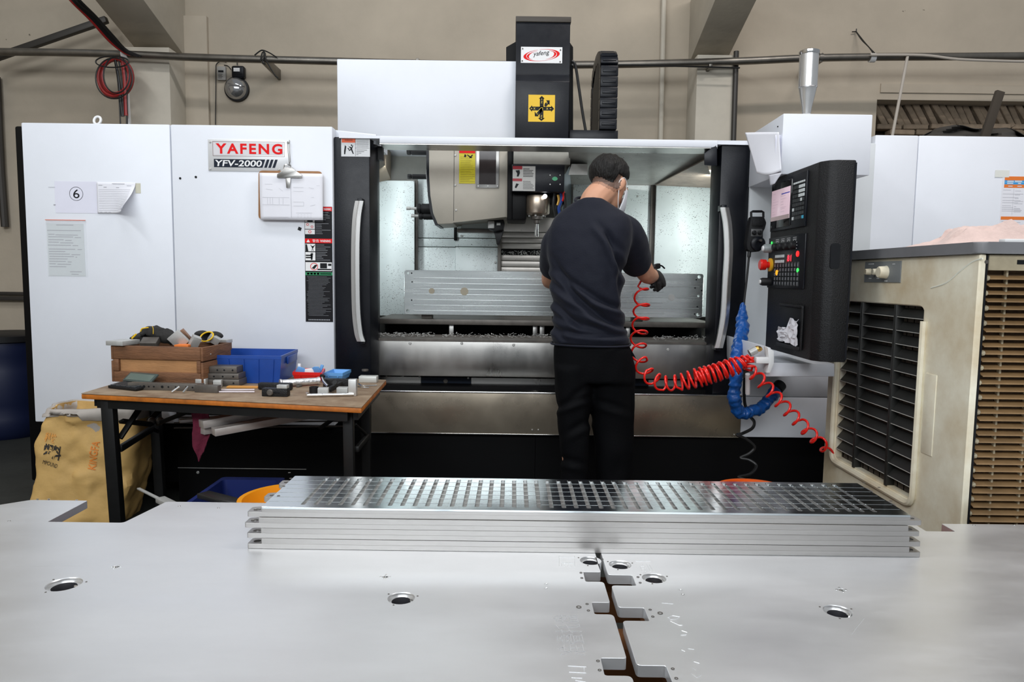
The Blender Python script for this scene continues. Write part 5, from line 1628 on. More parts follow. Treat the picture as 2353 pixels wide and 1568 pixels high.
ringp = [PY(475 + 15 * math.cos(a) - 2 * math.sin(a), 774 - 9.5 * math.sin(a) - 5.5 * math.cos(a), yc + .05 + .02 * math.sin(a)) for a in [2 * math.pi * k / 28 for k in range(28)]]
MB().tube(ringp, .0035, 7, closed=True).build('cuff_edge', YELLOW, t)
back = [Vector(p).lerp(ctr, .25) + Vector((.012, .05, -.012)) for p in ringp]
MB().loft([ringp, [Vector(p).lerp(ctr, .05) + Vector((.006, .02, -.004)) for p in ringp], back], False).build('cuff', CLOTH_BLACK, t)
for u, v in ((462, 767), (498, 770)):
    MB().ball(PY(u, v, yc + .10), (.03, .03, .015), Matrix.Rotation(.3 if u > 480 else -.1, 4, 'Y')).build('finger_fold', CLOTH_BLACK, t)

# ---- bins
def bin_box(root, corners, z0, z1, taper, th, m_, ribs=0, rim=.006):
    """corners: rim corners front left, front right, back right, back left"""
    c = sum((Vector(p) for p in corners), Vector((0, 0))) / 4
    R = lambda s, z: [(*(Vector(p) * s + c * (1 - s)), z) for p in corners]
    s1 = 1 - 2 * th / (Vector(corners[1]) - Vector(corners[0])).length
    mb = MB().loft([R(taper, z0), R(1, z1 - .014), R(1 + rim, z1 - .014), R(1 + rim, z1), R(s1, z1), R(taper * s1, z0 + th)])
    mb.build('body', m_, root, sharp=30)
    for k in range(ribs):
        f = (k + .5) / ribs
        a, b = Vector(corners[0]).lerp(Vector(corners[1]), f), None
        a0 = a * 1.0
        lo = a * taper + c * (1 - taper)
        MB().bar((lo.x, lo.y - .001, z0 + .004), (a.x, a.y - .001, z1 - .016), .005, .008, up=Vector((0, 1, 0))).build('rib', m_, root)
    return c
zb1 = .155
A_, B_, C_, D_ = PZ(473, 817, ZT + zb1), PZ(646, 818, ZT + zb1), PZ(684, 806, ZT + zb1), PZ(510, 802, ZT + zb1)
C_.y, D_.y = min(C_.y, 3.53), min(D_.y, 3.53)
A_ = PZ(473, 816, ZT + zb1); y_f = T(560, 880).y
A_ = PY(473, 816, y_f - .02); B_ = PY(646, 820, y_f - .03); C_ = PY(684, 806, 3.52); D_ = PY(506, 801, 3.53)
zrim = A_.z
t = thing('storage_bin', (PY(570, 880, y_f).x, y_f + .1, ZT), 'large royal blue plastic storage bin on the workbench', 'bin')
bin_box(t, [(p.x, p.y) for p in (A_, B_, C_, D_)], ZT + .001, zrim, .93, .005, BLUE_PL, 5)
mb = MB()
a, b = Vector((B_.x, B_.y, zrim - .03)), Vector((C_.x, C_.y, zrim - .03))
mb.bar(a.lerp(b, .3) + Vector((.004, 0, 0)), a.lerp(b, .85) + Vector((.004, 0, 0)), .010, .034, bev=.002)
mb.build('grip', BLUE_PL, t)
def small_bin(pts, zlow, lab, m_, nm, ribs):
    P = [PY(*p) for p in pts]
    z = P[0].z
    c = sum(P, Vector()) / 4
    t = thing(nm, (c.x, c.y, zlow), lab, 'bin')
    bin_box(t, [(p.x, p.y) for p in P], zlow, z, .84, .004, m_, ribs, .03)
    return t, z
yr = T(708, 880).y
small_bin([(673, 855, yr), (739, 855, yr - .015), (746, 841, yr + .13), (684, 841, yr + .14)], ZT + .001, 'small red plastic bin holding blue and white bits on the workbench', RED_PL, 'parts_bin', 2)
yl = T(774, 875).y
small_bin([(744, 857, yl), (787, 860, yl - .01), (806, 847, yl + .13), (766, 847, yl + .14)], ZT + .001, 'small light blue plastic bin beside the red one on the workbench', BLUE_LIGHT, 'parts_bin', 2)
for k, (pts, m_, nm, lab) in enumerate((([(687, 852), (688, 836)], WHITE_PR, 'marker', 'white stick standing up in the left of the red bin'), ([(731, 851), (741, 839)], BLUE_LIGHT, 'blue_stick', 'blue and white stick leaning in the right of the red bin'))):
    P = [PY(u, v, yr + .06) for u, v in pts]
    o = MB().bar(P[0] - EZ * .03, P[1], .014, .010, up=Vector((0, 1, 0)), bev=.002).build(nm, m_)
    tag(o, lab, 'stick')
for k, (u, v) in enumerate(((694, 851), (722, 850), (712, 853))):
    p = PY(u, v, yr + .05)
    o = MB().prism([(-.026, -.02), (.026, -.022), (.030, .004), (.008, .013), (-.022, .010)], 'y', -.004, .004, .002)
    o.bm.transform(Matrix.Translation(p) @ Matrix.Rotation((.5, -.45, 0)[k], 4, 'Y') @ Matrix.Rotation((.3, -.4, .1)[k], 4, 'Z'))
    tag(o.build('plastic_sachet', (BLUE_LIGHT, BLUE_LIGHT, WHITE_PR)[k]), ('blue plastic sachet on the left in the red bin', 'blue plastic sachet on the right in the red bin', 'white plastic sachet in the middle of the red bin')[k], 'sachet')

# ---- loose tools on the table, front to back
def item(u0, v0, u1, v1, d, nm, m_, lab, cat, bev=.0015, zlift=0.0005, rot=0.0, group=None):
    """a block resting on the table whose front face fills the given rectangle"""
    p = T((u0 + u1) / 2, v1)
    Y = p.y
    x0, x1, z0, z1 = rect(u0, v0, u1, v1, Y)
    h = z1 - z0
    M = Matrix.Translation(((x0 + x1) / 2, Y, ZT + zlift)) @ Matrix.Rotation(rot, 4, 'Z')
    w2 = (x1 - x0) / 2
    o = MB(M).box(-w2, w2, 0, d, 0, h, bev).build(nm, m_)
    return tag(o, lab, cat, group), M, w2, h
o, M, w2, h = item(291, 882, 463, 898, .035, 'drilled_bar', STEEL_DARK, 'long dark steel bar with drilled holes on the front of the workbench', 'metal bar', rot=-.05)
for k, f in enumerate((-.75, -.55, -.42, -.28, -.05, .12, .32, .62, .78)):
    mb = MB(M); mb.cyl((f * w2, -.0012, h * .52), (f * w2, .004, h * .52), .0035 + .002 * (k % 3 == 1), n=12)
    mb.build('drilled_hole', BLACK_PR, o)
o2, M2, w22, h2 = item(440, 888, 497, 905, .03, 'drilled_bar', STEEL_DARK, 'short rusty steel bar at the right end of the long drilled bar', 'metal bar', rot=-.12)
o2.location.y += .02
for k, (u0, v0, u1, v1, lab) in enumerate(((412, 889, 395, 904, 'left bright pin leaning on the drilled bar'), (432, 889, 421, 905, 'right bright pin leaning on the drilled bar'))):
    q = T(u1, v1); p = PY(u0, v0, q.y + .02)
    o = MB().cyl(p, (q.x, q.y, ZT + .005), .0048, n=12).build('steel_pin', CHROME)
    tag(o, lab, 'pin', 'pins on the drilled bar')
# calculator
t = thing('calculator', T(300, 885), 'dark desk calculator with a raised screen on the left of the workbench', 'calculator')
a, b, c, d = T(248, 893), T(312, 900), T(338, 884), T(282, 872)
a, b, c, d = [Vector((p.x, p.y, ZT)) for p in (a, b, c, d)]
ux = (b - a).normalized()
uy = Vector((-ux.y, ux.x, 0))
L1_, L2_ = (b - a).length * 1.0, .125
CMx = Matrix.Translation(a + Vector((0, 0, .001))) @ Matrix((ux, uy, EZ)).transposed().to_4x4() @ Matrix.Rotation(.10, 4, 'X')
MB(CMx).box(0, L1_, 0, L2_, 0, .012, .003).build('case', BLACK_TEX, t)
MB(CMx @ Matrix.Translation((0, L2_ - .05, .012)) @ Matrix.Rotation(.55, 4, 'X')).box(0, L1_, 0, .055, 0, .008, .002).build('screen_housing', mat('calc_green_grey', (.06, .08, .075), .3), t)
MB(CMx @ Matrix.Translation((0, L2_ - .05, .012)) @ Matrix.Rotation(.55, 4, 'X')).box(.01, L1_ - .01, .008, .045, .008, .009).build('display', mat('calc_screen', (.12, .16, .14), .2), t)
for i in range(5):
    for j in range(4):
        mb = MB(CMx)
        x = .008 + i * (L1_ - .016) / 5
        y = .006 + j * .017
        mb.box(x + .002, x + (L1_ - .016) / 5 - .002, y, y + .013, .012, .016, .001)
        mb.build('key', mat('calc_key', (.04, .045, .05), .35), t)
mb = MB(CMx); mb.box(L1_ - .03, L1_ - .006, .074, .082, .012, .016, .001); mb.build('key', mat('teal', (.02, .45, .52), .4), t, label='turquoise key')
# blocks behind the bar
G = 'loose blocks on the workbench'
item(449, 872, 472, 890, .04, 'metal_block', STEEL_GREY, 'bright square block just right of the crate foot', 'metal block', rot=.1, group=G)
item(490, 875, 508, 892, .035, 'metal_block', STEEL_GREY, 'small bright block with a round bore, in front of the stacked vise jaws', 'metal block', rot=.2, group=G)
c = T(444, 878)
tag(MB().ball((c.x, c.y, ZT + .006), (.010, .010, .006)).build('blue_plug', BLUE_LIGHT), 'tiny blue plug beside the bright square block', 'plug')
c = T(407, 880)
tag(MB().ball((c.x, c.y, ZT + .016), (.018, .018, .013)).build('white_dome', WHITE_PR), 'white rounded plastic dome behind the long drilled bar', 'plug')
tag(MB().lathe([(.014, 0), (.016, .003), (.016, .005), (.010, .005)], T(486, 888), n=20).build('orange_ring', ORANGE), 'orange plastic ring lying in front of the stacked jaws', 'ring')
# stack of vise jaws
yj = T(510, 888).y
zc_ = ZT + .0005
for k, (u0, u1, hh, lab) in enumerate(((464, 549, .030, 'lowest dark steel jaw of the stack of three before the blue bin'), (466, 547, .026, 'middle dark steel jaw of the stack of three before the blue bin'), (478, 542, .030, 'topmost dark steel jaw of the stack of three before the blue bin'))):
    x0, x1 = PY(u0, 870, yj).x, PY(u1, 870, yj).x
    o = MB().box(x0, x1, yj + .006 * k, yj + .10, zc_, zc_ + hh - .001, .002).build('vise_jaw', STEEL_DARK)
    tag(o, lab, 'vise jaw', 'stacked vise jaws')
    for f in (.3, .55, .85):
        mb = MB(); xx = x0 + (x1 - x0) * f
        mb.cyl((xx, yj + .006 * k - .001, zc_ + hh * .45), (xx, yj + .006 * k + .003, zc_ + hh * .45), .004, n=10); mb.build('screw_hole', BLACK_PR, o)
    zc_ += hh
# clear rods, orange cloth-like strip
for k, (v0, v1, lab) in enumerate(((899, 898, 'rear of two thin clear rods lying on the workbench'), (903, 903, 'front one of two thin clear rods lying on the workbench'))):
    a, b = T(496, v0), T(585, v1)
    tag(MB().cyl((a.x, a.y, ZT + .004), (b.x, b.y, ZT + .004), .0035, n=8).build('thin_rod', mat('clear_rod', (.62, .55, .58), .15)), lab, 'rod', 'thin rods on the workbench')
o, M, w2, h = item(520, 889, 592, 893, .03, 'orange_strip', mat('orange_wood', (.6, .28, .06), .6), 'flat orange wooden strip in front of the blue bin', 'strip')
# clamps: the black slotted one in front, another behind
t = thing('strap_clamp', T(630, 908), 'black steel strap clamp with a bolt head on the front of the workbench', 'clamp')
p = T(631, 912); Y = p.y
x0, x1, z0_, z1_ = rect(601, 893, 661, 911, Y)
w, h = x1 - x0, z1_ - z0_
MB(Matrix.Translation((x0, Y, ZT + .001)) @ Matrix.Rotation(-.06, 4, 'Z')).box(0, w, 0, .035, 0, h, .002).build('bar', BLACK_TEX, t)
MB(Matrix.Translation((x0, Y, ZT + .001)) @ Matrix.Rotation(-.06, 4, 'Z')).box(w * .45, w * .72, -.001, .004, h * .45, h * .62, .0008).build('slot', BLACK_PR, t)
MB().lathe([(.013, 0), (.013, .006), (.010, .010), (.004, .010)], (x0 + w * .34, Y - .002, ZT + h * .55), (0, -1, 0), 18).build('bolt_head', STEEL_DARK, t)
MB(Matrix.Translation((x0, Y, ZT + h + .0015)) @ Matrix.Rotation(-.06, 4, 'Z')).box(w * .58, w * .98, .003, .03, 0, .014, .001).build('shim', STEEL_GREY, t)
t = thing('strap_clamp', T(630, 896), 'second black clamp lying behind the bolted one', 'clamp')
p = T(620, 897); Y = p.y
x0, x1, z0_, z1_ = rect(592, 883, 670, 899, Y)
MB(Matrix.Translation((x0, Y, ZT + .001)) @ Matrix.Rotation(-.08, 4, 'Z')).box(0, x1 - x0, 0, .03, 0, z1_ - z0_, .006, seg=3).build('bar', BLACK_TEX, t)
# silver tube
a, b = T(643, 891), T(734, 885)
t = thing('metal_tube', (a.x, a.y, ZT), 'dull silver tube with flared ends lying in front of the red bin', 'tube')
A_, B_ = Vector((a.x, a.y - .0, ZT + .019)), Vector((b.x, b.y, ZT + .019))
d = (B_ - A_)
L_ = d.length
MB().lathe([(.0185, 0), (.0185, .006), (.0155, .010), (.0155, L_ - .010), (.0185, L_ - .006), (.0185, L_)], A_, d, 24).build('tube', mat('foil_silver', (.78, .78, .79), .35, metal=.8, bump=.5, bscale=60), t)
# drill holder, vee blocks, long bar, bits at the right
item(730, 893, 754, 911, .035, 'metal_block', STEEL_GREY, 'bright block in front of the black holder, left of a pair', 'metal block', rot=.15, group=G)
item(773, 892, 799, 909, .04, 'metal_block', STEEL_GREY, 'wide bright block in front of the black holder, right of a pair', 'metal block', group=G)
item(800, 873, 818, 911, .03, 'metal_block', mat('bright_block', (.70, .70, .69), .38, metal=.7), 'tall bright upright block on the right of the workbench', 'metal block', group=G)
item(824, 866, 865, 880, .05, 'metal_block', mat('bright_block2', (.66, .67, .64), .45, metal=.5), 'pale wide block near the right rear corner of the workbench', 'metal block', group=G)
c = T(839, 868)
tag(MB().lathe([(.012, 0), (.016, .002), (.016, .010), (.012, .011)], (c.x, c.y, PY(840, 865, T(845, 880).y).z), n=18).build('round_spacer', STEEL_DARK), 'dull round spacer sitting on the pale wide block', 'spacer')
o, M, w2, h = item(742, 873, 800, 893, .04, 'holder_base', BLACK_TEX, 'black steel block behind the bright blocks on the workbench', 'metal block', group=G)
t = thing('tool_holder_arm', T(770, 895), 'black jointed indicator arm with a silver rod lying over the blocks', 'indicator arm')
MB().bar(PY(757, 896, T(760, 908).y + .03), PY(784, 882, T(780, 900).y + .06), .022, .016, up=Vector((0, 1, 0)), bev=.003).build('arm', BLACK_TEX, t)
MB().tube([PY(740, 866, 3.1), PY(745, 878, 3.05), PY(754, 888, 3.0)], [.006, .007, .006], 10).build('rod', CHROME, t)
MB().lathe([(.006, 0), (.011, .002), (.011, .012), (.006, .014)], PY(740, 868, 3.1), (.3, 0, 1), 14).build('knob', RUBBER, t)
MB().lathe([(.010, 0), (.010, .01)], PY(770, 880, 3.0), (0, -1, 0.3), 14).build('knob', RUBBER, t)
tag(MB().lathe([(.020, 0), (.020, .026), (.017, .026), (.017, .006)], T(722, 903), n=20).build('black_cup', RUBBER), 'small black cup left of the bright blocks on the workbench', 'cup')
a, b = T(706, 913), T(813, 911)
t = thing('round_bar', (a.x, a.y, ZT), 'shiny round steel bar lying along the front right of the workbench', 'metal bar')
MB().cyl((a.x, a.y, ZT + .0075), (b.x, b.y, ZT + .0075), .007, n=16).build('bar', CHROME, t)
MB().cyl((a.x, a.y, ZT + .0075), (a.x - .001, a.y, ZT + .018), .006, n=12).build('bent_end', CHROME, t)
tag(MB().bar((T(683, 891) + EZ * .004), T(692, 889) + EZ * .004, .012, .008, bev=.001).build('rubber_bit', STEEL_DARK), 'tiny dark offcut lying alone in the middle of the workbench', 'offcut')
for k, pts in enumerate(([(824, 884), (832, 889), (846, 889), (866, 888)], [(818, 891), (836, 893), (848, 893)])):
    P = [Vector((T(u, v).x, T(u, v).y, ZT + .004)) for u, v in pts]
    tag(MB().tube(spline(P, 5), .003, 7).build('hex_key', CHROME), ('upper bent hex key near the right end of the workbench', 'lower bent hex key near the right end of the workbench')[k], 'hex key', 'hex keys on the workbench')
# ================================================================ operator console
XF = 1.168                       # the face with the keys looks towards the operator (-x)
y0c, y1c = 2.75, 3.30
p = PY(1868, 366, y0c); q = PY(1855, 832, y0c)
zc1, zc0 = p.z, q.z
xr_ = PY(1962, 500, y0c).x
con = thing('control_console', ((XF + xr_) / 2, (y0c + y1c) / 2, zc0), 'tall black control console with screen, keys and red stop button beside the doorway', 'control panel')
# body: bevelled front corner, cut lower edge that rises towards the operator side
body = MB()
pl_ = [(XF, y1c), (XF, y0c + .05), (XF + .022, y0c + .012), (XF + .05, y0c), (xr_, y0c), (xr_, y1c)]
body.prism(pl_, 'z', zc0, zc1, .006)
body.build('housing', BLACK_TEX, con)
EYn = Vector((0, -1, 0))           # on the key face, reading direction runs towards the camera
CO = Vector((XF, y1c, zc0))        # lower far corner of the key face
CWd, CH = y1c - (y0c + .05), zc1 - zc0
def fx(u, v):
    p = PX(u, v, XF)
    return y1c - p.y, p.z - zc0
def fpanel(u0, v0, u1, v1, d, m_, name, bev=.003, parent=con):
    """raised panel on the key face from two opposite corners in the photograph (far-top, near-bottom)"""
    a, b = fx(u0, v0), fx(u1, v1)
    s0, s1 = sorted((a[0], b[0])); t0, t1 = sorted((a[1], b[1]))
    s0, s1 = max(s0, .004), min(s1, CWd - .002)
    o = MB().box(XF - d, XF + .002, y1c - s1, y1c - s0, zc0 + t0, zc0 + t1, bev).build(name, m_, parent)
    return o, s0, s1, t0, t1
up_, s0, s1, t0, t1 = fpanel(1778, 420, 1853, 520, .008, BLACK, 'screen_panel')
t0u, t1u = t0, t1
sw0, sw1 = s0 + .018, s0 + (s1 - s0) * .60
MB().box(XF - .011, XF, y1c - sw1 - .010, y1c - sw0 + .008, zc0 + t0 + .012, zc0 + t1 - .012, .003).build('screen_bezel', mat('gloss_black', (.006, .006, .007), .08), con)
scr = MB().box(XF - .0125, XF - .010, y1c - sw1, y1c - sw0, zc0 + t0 + .045, zc0 + t1 - .042, .0005).build('screen', SCREEN, con)
O = Vector((XF - .0125, y1c - sw0, zc0 + t0 + .045)); w, h = sw1 - sw0, (t1 - t0) - .087
mb = MB(); quad_on(mb, O, EYn, EZ, 0, 0, w, h * .13); mb.build('screen_footer', mat('screen_grey', (.30, .22, .22), .2, emit=.35), scr)
mb = MB(); quad_on(mb, O, EYn, EZ, w * .55, h * .80, w * .99, h * .83); mb.build('screen_bar', mat('screen_blue', (.02, .03, .35), .2, emit=.4), scr)
mb = MB()
rs = random.Random(4)
for k in range(16):
    x = rs.choice((.08, .52)); quad_on(mb, O, EYn, EZ, w * x, h * (.2 + .045 * k), w * (x + rs.uniform(.1, .35)), h * (.207 + .045 * k))
mb.build('screen_text', mat('screen_text', (.42, .30, .38), .2, emit=.3), scr)
# keypad: grid of small keys beside the screen
kx0, kx1 = s0 + (s1 - s0) * .66, s1 - .012
KEYD = mat('key_dark', (.03, .033, .035), .4); KEYW = mat('key_white', (.70, .74, .74), .4); KEYB = mat('key_blue', (.05, .40, .60), .4)
nr, nc = 9, 6
for r in range(nr):
    for c in range(nc):
        x = kx0 + (kx1 - kx0) * (c + .5) / nc
        z = t1 - .03 - (t1 - t0 - .06) * (r + .5) / nr
        hw_, hh_ = (kx1 - kx0) / nc * .40, (t1 - t0 - .06) / nr * .36
        m_ = KEYW if (r == 0 or (1 <= r <= 3 and c >= 3) or (r == 4 and c == 4) or (r == 8 and c == 0) or (r == 6 and c < 1)) else (KEYB if (r == 8 and c == 5) else KEYD)
        if r == 0: hh_ *= .6
        MB().box(XF - .011, XF - .007, y1c - x - hw_, y1c - x + hw_, zc0 + z - hh_, zc0 + z + hh_, .0008, 1).build('key', m_, con)
lo_, s0, s1, t0, t1 = fpanel(1770, 548, 1848, 665, .006, BLACK, 'button_panel')
def fdisc(s, t, r, d, m_, name, seg=20, prof=None):
    pr = prof or [(r, 0), (r, d * .8), (r * .8, d)]
    return MB().lathe(pr, (XF - .005, y1c - s, zc0 + t), (-1, 0, 0), seg).build(name, m_, con)
gw, gh = s1 - s0, t1 - t0
# rotary switches and the row of knobs
for f in (.26, .42, .58, .74):
    fdisc(s0 + gw * f, t0 + gh * .80, .016, .022, RUBBER, 'rotary_knob')
    mb = MB()
    for k in range(9):
        a = math.radians(-120 + 30 * k) + math.pi / 2
        x, z = s0 + gw * f + .025 * math.cos(a), t0 + gh * .80 + .025 * math.sin(a)
        mb.box(XF - .0068, XF - .006, y1c - x - .0022, y1c - x + .0022, zc0 + z - .0015, zc0 + z + .0015)
    for k in range(2):
        mb.box(XF - .0068, XF - .006, y1c - (s0 + gw * f) - .018, y1c - (s0 + gw * f) + .018, zc0 + t0 + gh * (.915 + .03 * k), zc0 + t0 + gh * (.922 + .03 * k))
    mb.build('dial_marks', WHITE_PR, con)
fdisc(s0 + .030, t0 + gh * .79, .020, .035, mat('grey_knob', (.25, .27, .27), .35), 'feed_knob')
fdisc(s0 + .030, t0 + gh * .79, .013, .040, WHITE_PR, 'knob_cap')
fdisc(s0 + gw * .10, t0 + gh * .90, .006, .004, mat('led_green', (.05, .9, .12), .4, emit=1.2), 'indicator_light')
# stop button
es = thing_es = fdisc(s0 + .040, t0 + gh * .46, .030, .010, mat('stop_yellow', (.80, .42, .02), .4), 'stop_collar')
fdisc(s0 + .040, t0 + gh * .46, .024, .05, RED_PL, 'stop_button', prof=[(.014, .0), (.014, .022), (.024, .026), (.025, .046), (.020, .052)])
# small lamps and keys
mb = MB()
for r, n_ in ((.62, 6), (.52, 6)):
    for c in range(n_):
        x, z = s0 + gw * (.24 + .045 * c), t0 + gh * r
        mb.box(XF - .008, XF - .005, y1c - x - .006, y1c - x + .006, zc0 + z - .006, zc0 + z + .006)
mb.build('switch_row', KEYW, con)
x, z = s0 + gw * .62, t0 + gh * .57
MB().box(XF - .008, XF - .005, y1c - x - .030, y1c - x + .030, zc0 + z - .018, zc0 + z + .018, .001).build('counter_window', mat('counter_dark', (.10, .03, .03), .2), con)
mb = MB(); put_text(mb, '81', Vector((XF - .008, y1c - x + .018, zc0 + z - .013)), EYn, EZ, .044, .026, bold=.02); mb.build('counter_digits', mat('digit_red', (.9, .02, .05), .4, emit=1.5), con)
fdisc(s0 + gw * .84, t0 + gh * .64, .012, .006, mat('led_red', (.95, .02, .02), .4, emit=1.3), 'indicator_light')
fdisc(s0 + gw * .30, t0 + gh * .30, .012, .006, mat('led_amber', (.95, .40, .02), .4, emit=.9), 'indicator_light')
fdisc(s0 + gw * .86, t0 + gh * .34, .009, .005, mat('led_green', (.05, .9, .12)), 'indicator_light')
for r in range(5):
    for c in range(9):
        x, z = s0 + gw * (.24 + .078 * c), t0 + gh * (.44 - .085 * r)
        if (r, c) in ((1, 1), (1, 8)): continue
        MB().box(XF - .0085, XF - .005, y1c - x - .010, y1c - x + .010, zc0 + z - .012, zc0 + z + .012, .001, 1).build('key', KEYD, con)
mb = MB()
for r in range(5):
    for c in range(9):
        x, z = s0 + gw * (.24 + .078 * c), t0 + gh * (.44 - .085 * r)
        mb.box(XF - .009, XF - .0086, y1c - x - .0018, y1c - x + .0018, zc0 + z - .006, zc0 + z + .006)
mb.build('key_legend', GREY_PR, con)
fdisc(s0 + .040, t0 + gh * .12, .018, .045, RUBBER, 'key_switch')
fdisc(s0 + .040, t0 + gh * .12, .011, .050, WHITE_PR, 'switch_cap')
# storage pocket in the lower part, with crumpled paper in it
_, ps0, ps1, pt0, pt1 = fpanel(1795, 703, 1842, 800, .003, BLACK_PR, 'pocket')
MB().box(XF - .010, XF - .002, y1c - ps1 - .012, y1c - ps1, zc0 + pt0 - .01, zc0 + pt1 + .01, .003).build('pocket_frame', BLACK_TEX, con)
MB().box(XF - .010, XF - .002, y1c - ps1, y1c - ps0, zc0 + pt1, zc0 + pt1 + .012, .003).build('pocket_frame', BLACK_TEX, con)
MB().box(XF - .016, XF - .002, y1c - ps1, y1c - ps0, zc0 + pt0 - .012, zc0 + pt0 + .004, .003).build('pocket_frame', BLACK_TEX, con)
def crumple(i, j):
    x, z = ps0 + (ps1 - ps0) * (.06 + .88 * i), pt0 + .010 + (.060 + .045 * (i > .5)) * j
    d = .012 + .022 * abs(noise.noise(Vector((i * 5, j * 4, 1)))) + .012 * noise.noise(Vector((i * 9, j * 9, 4)))
    return Vector((XF - d, y1c - x, zc0 + z - .02 * noise.noise(Vector((i * 4, 3, 2)))))
o = MB().grid(crumple, 12, 9).solidify(.001).build('crumpled_paper', PAPER_W, sharp=12)
tag(o, 'crumpled white paper stuffed in the pocket of the black console', 'paper')
# recess and small things on the narrow side that faces the camera
x0, x1, z0, z1 = rect(1908, 560, 1930, 618, y0c)
MB().prism(round_poly([(x0, z0), (x1, z0), (x1, z1), (x0, z1)], .012, 4), 'y', y0c - .0015, y0c + .004).build('grip_recess', BLACK_PR, con)
mb = MB()
mb.box(xr_ - .006, xr_ + .001, y0c - .001, y0c + .3, zc0 + .01, zc1 - .01)
mb.build('side_edge', BLACK, con)

# handwheel pendant hanging by the door, with its cable into the blue sleeve
Yh = 3.50
def hx(u, v, Y=Yh): return PY(u, v, Y)
hp = thing('handwheel_pendant', hx(1736, 575), 'black handwheel control pendant hanging on the panel right of the door', 'remote control')
P = [(xz(u, v, Yh)) for u, v in ((1727, 498), (1755, 498), (1761, 512), (1757, 527), (1753, 532), (1753, 570), (1745, 578), (1728, 580), (1718, 574), (1716, 560), (1720, 532), (1722, 520))]
MB().prism(round_poly(P, .006, 3), 'y', Yh, Yh + .045, .006, 3).build('body', RUBBER, hp)
MB().tube([hx(u, v, Yh + .02) for u, v in ((1726, 500), (1726, 488), (1730, 486), (1750, 486), (1754, 488), (1754, 500))], .006, 8).build('hanger', RUBBER, hp)
MB().pbox(1729, 503, 1754, 520, Yh - .004, .01, .003).build('shade', BLACK_TEX, hp)
MB().pbox(1726, 526, 1752, 544, Yh - .003, .01, .003).build('switch_plate', mat('plate_grey', (.10, .10, .10), .4), hp)
for u in (1732, 1745):
    MB().lathe([(.010, 0), (.010, .012), (.006, .016)], hx(u, 535, Yh - .003), (0, -1, 0), 14).build('selector_knob', RUBBER, hp)
MB().lathe([(.032, 0), (.034, .004), (.034, .016), (.028, .020), (.012, .020), (.012, .014)], hx(1740, 560, Yh - .002), (0, -1, 0), 26).build('handwheel', BLACK, hp)
MB().lathe([(.006, 0), (.006, .018)], hx(1746, 553, Yh - .02), (0, -1, 0), 10).build('crank_knob', STEEL_DARK, hp)
MB().tube(spline([hx(u, v, Yh + .02) for u, v in ((1722, 578), (1721, 590), (1719, 612), (1715, 650), (1710, 690), (1708, 712))], 6), [.009] * 7 + [.0055] * 24, 8).build('cable', CABLE, hp)
slv = spline([PY(u, v, Y) for u, v, Y in ((1708, 696, 3.5), (1705, 735, 3.48), (1704, 770, 3.42), (1692, 806, 3.36), (1692, 850, 3.34), (1688, 890, 3.34), (1688, 920, 3.34), (1700, 948, 3.36), (1722, 948, 3.38), (1750, 936, 3.42), (1770, 915, 3.45), (1786, 893, 3.48))], 20)
rg = random.Random(2)
rad = []
for k in range(len(slv)):
    f = k / (len(slv) - 1)
    r = .029 if f > .09 else .009 + .02 * f / .09
    rad.append(r * (1 + .05 * math.sin(k * .28) + .05 * math.sin(k * .71 + 1)))
t = thing('wrapped_cable', slv[0], 'thick cable wrapped in wrinkled blue film looping below the handwheel pendant', 'cable')
mb = MB().tube(slv, rad, 30)
mb.bm.normal_update()
for v in mb.bm.verts:
    v.co += v.normal * (.020 * facets(v.co, 26, 1.0) + .008 * facets(v.co, 55, 3.0))
mb.build('blue_wrap', BLUE_WRAP, t, sharp=35)
MB().lathe([(.022, 0), (.030, .01), (.030, .05), (.02, .055)], PY(1782, 898, 3.47), PY(1794, 884, 3.5) - PY(1782, 898, 3.47), 16).build('plug', RUBBER, t)
t = thing('black_cable', PY(1712, 900, 3.4), 'black cable dropping behind the blue wrapped cable to the floor', 'cable')
MB().tube(spline([PY(u, v, Y) for u, v, Y in ((1712, 855, 3.42), (1710, 900, 3.45), (1712, 930, 3.46), (1722, 955, 3.44), (1733, 970, 3.4), (1728, 985, 3.38), (1705, 997, 3.36), (1694, 1000, 3.3), (1715, 1010, 3.3), (1734, 1028, 3.3), (1722, 1043, 3.3), (1702, 1053, 3.3), (1722, 1058, 3.28), (1738, 1072, 3.26), (1724, 1090, 3.2), (1698, 1097, 3.1), (1712, 1104, 3.0))], 7), .0075, 8).build('cable', CABLE, t)
MB().lathe([(.016, 0), (.016, .05), (.012, .06)], PY(1712, 868, 3.42), (0, 0, 1), 14).build('fitting', STEEL_DARK, t)
# valve and holder where the hoses meet
t = thing('air_fitting', PY(1740, 815, 3.02), 'brass and white air fitting on the bracket under the console where red hoses meet', 'valve')
MB().ball(PY(1741, 802, 3.03), (.02, .016, .013)).build('brass_body', BRASS, t)
MB().pbox(1738, 822, 1768, 836, 3.0, .04, .003).build('hook_plate', WHITE_PR, t)
MB().prism([xz(u, v, 3.02) for u, v in ((1758, 796), (1775, 806), (1775, 834), (1766, 856), (1757, 856), (1765, 832))], 'y', 3.0, 3.04, .003).build('hook', WHITE_PR, t)
MB().cyl(PY(1722, 812, 3.03), PY(1738, 804, 3.03), .016, n=14).build('elbow', STEEL_GREY, t)
MB().cyl(PY(1718, 860, 3.05), PY(1718, 905, 3.1), .010, n=12).build('rod', WHITE_PR, t)

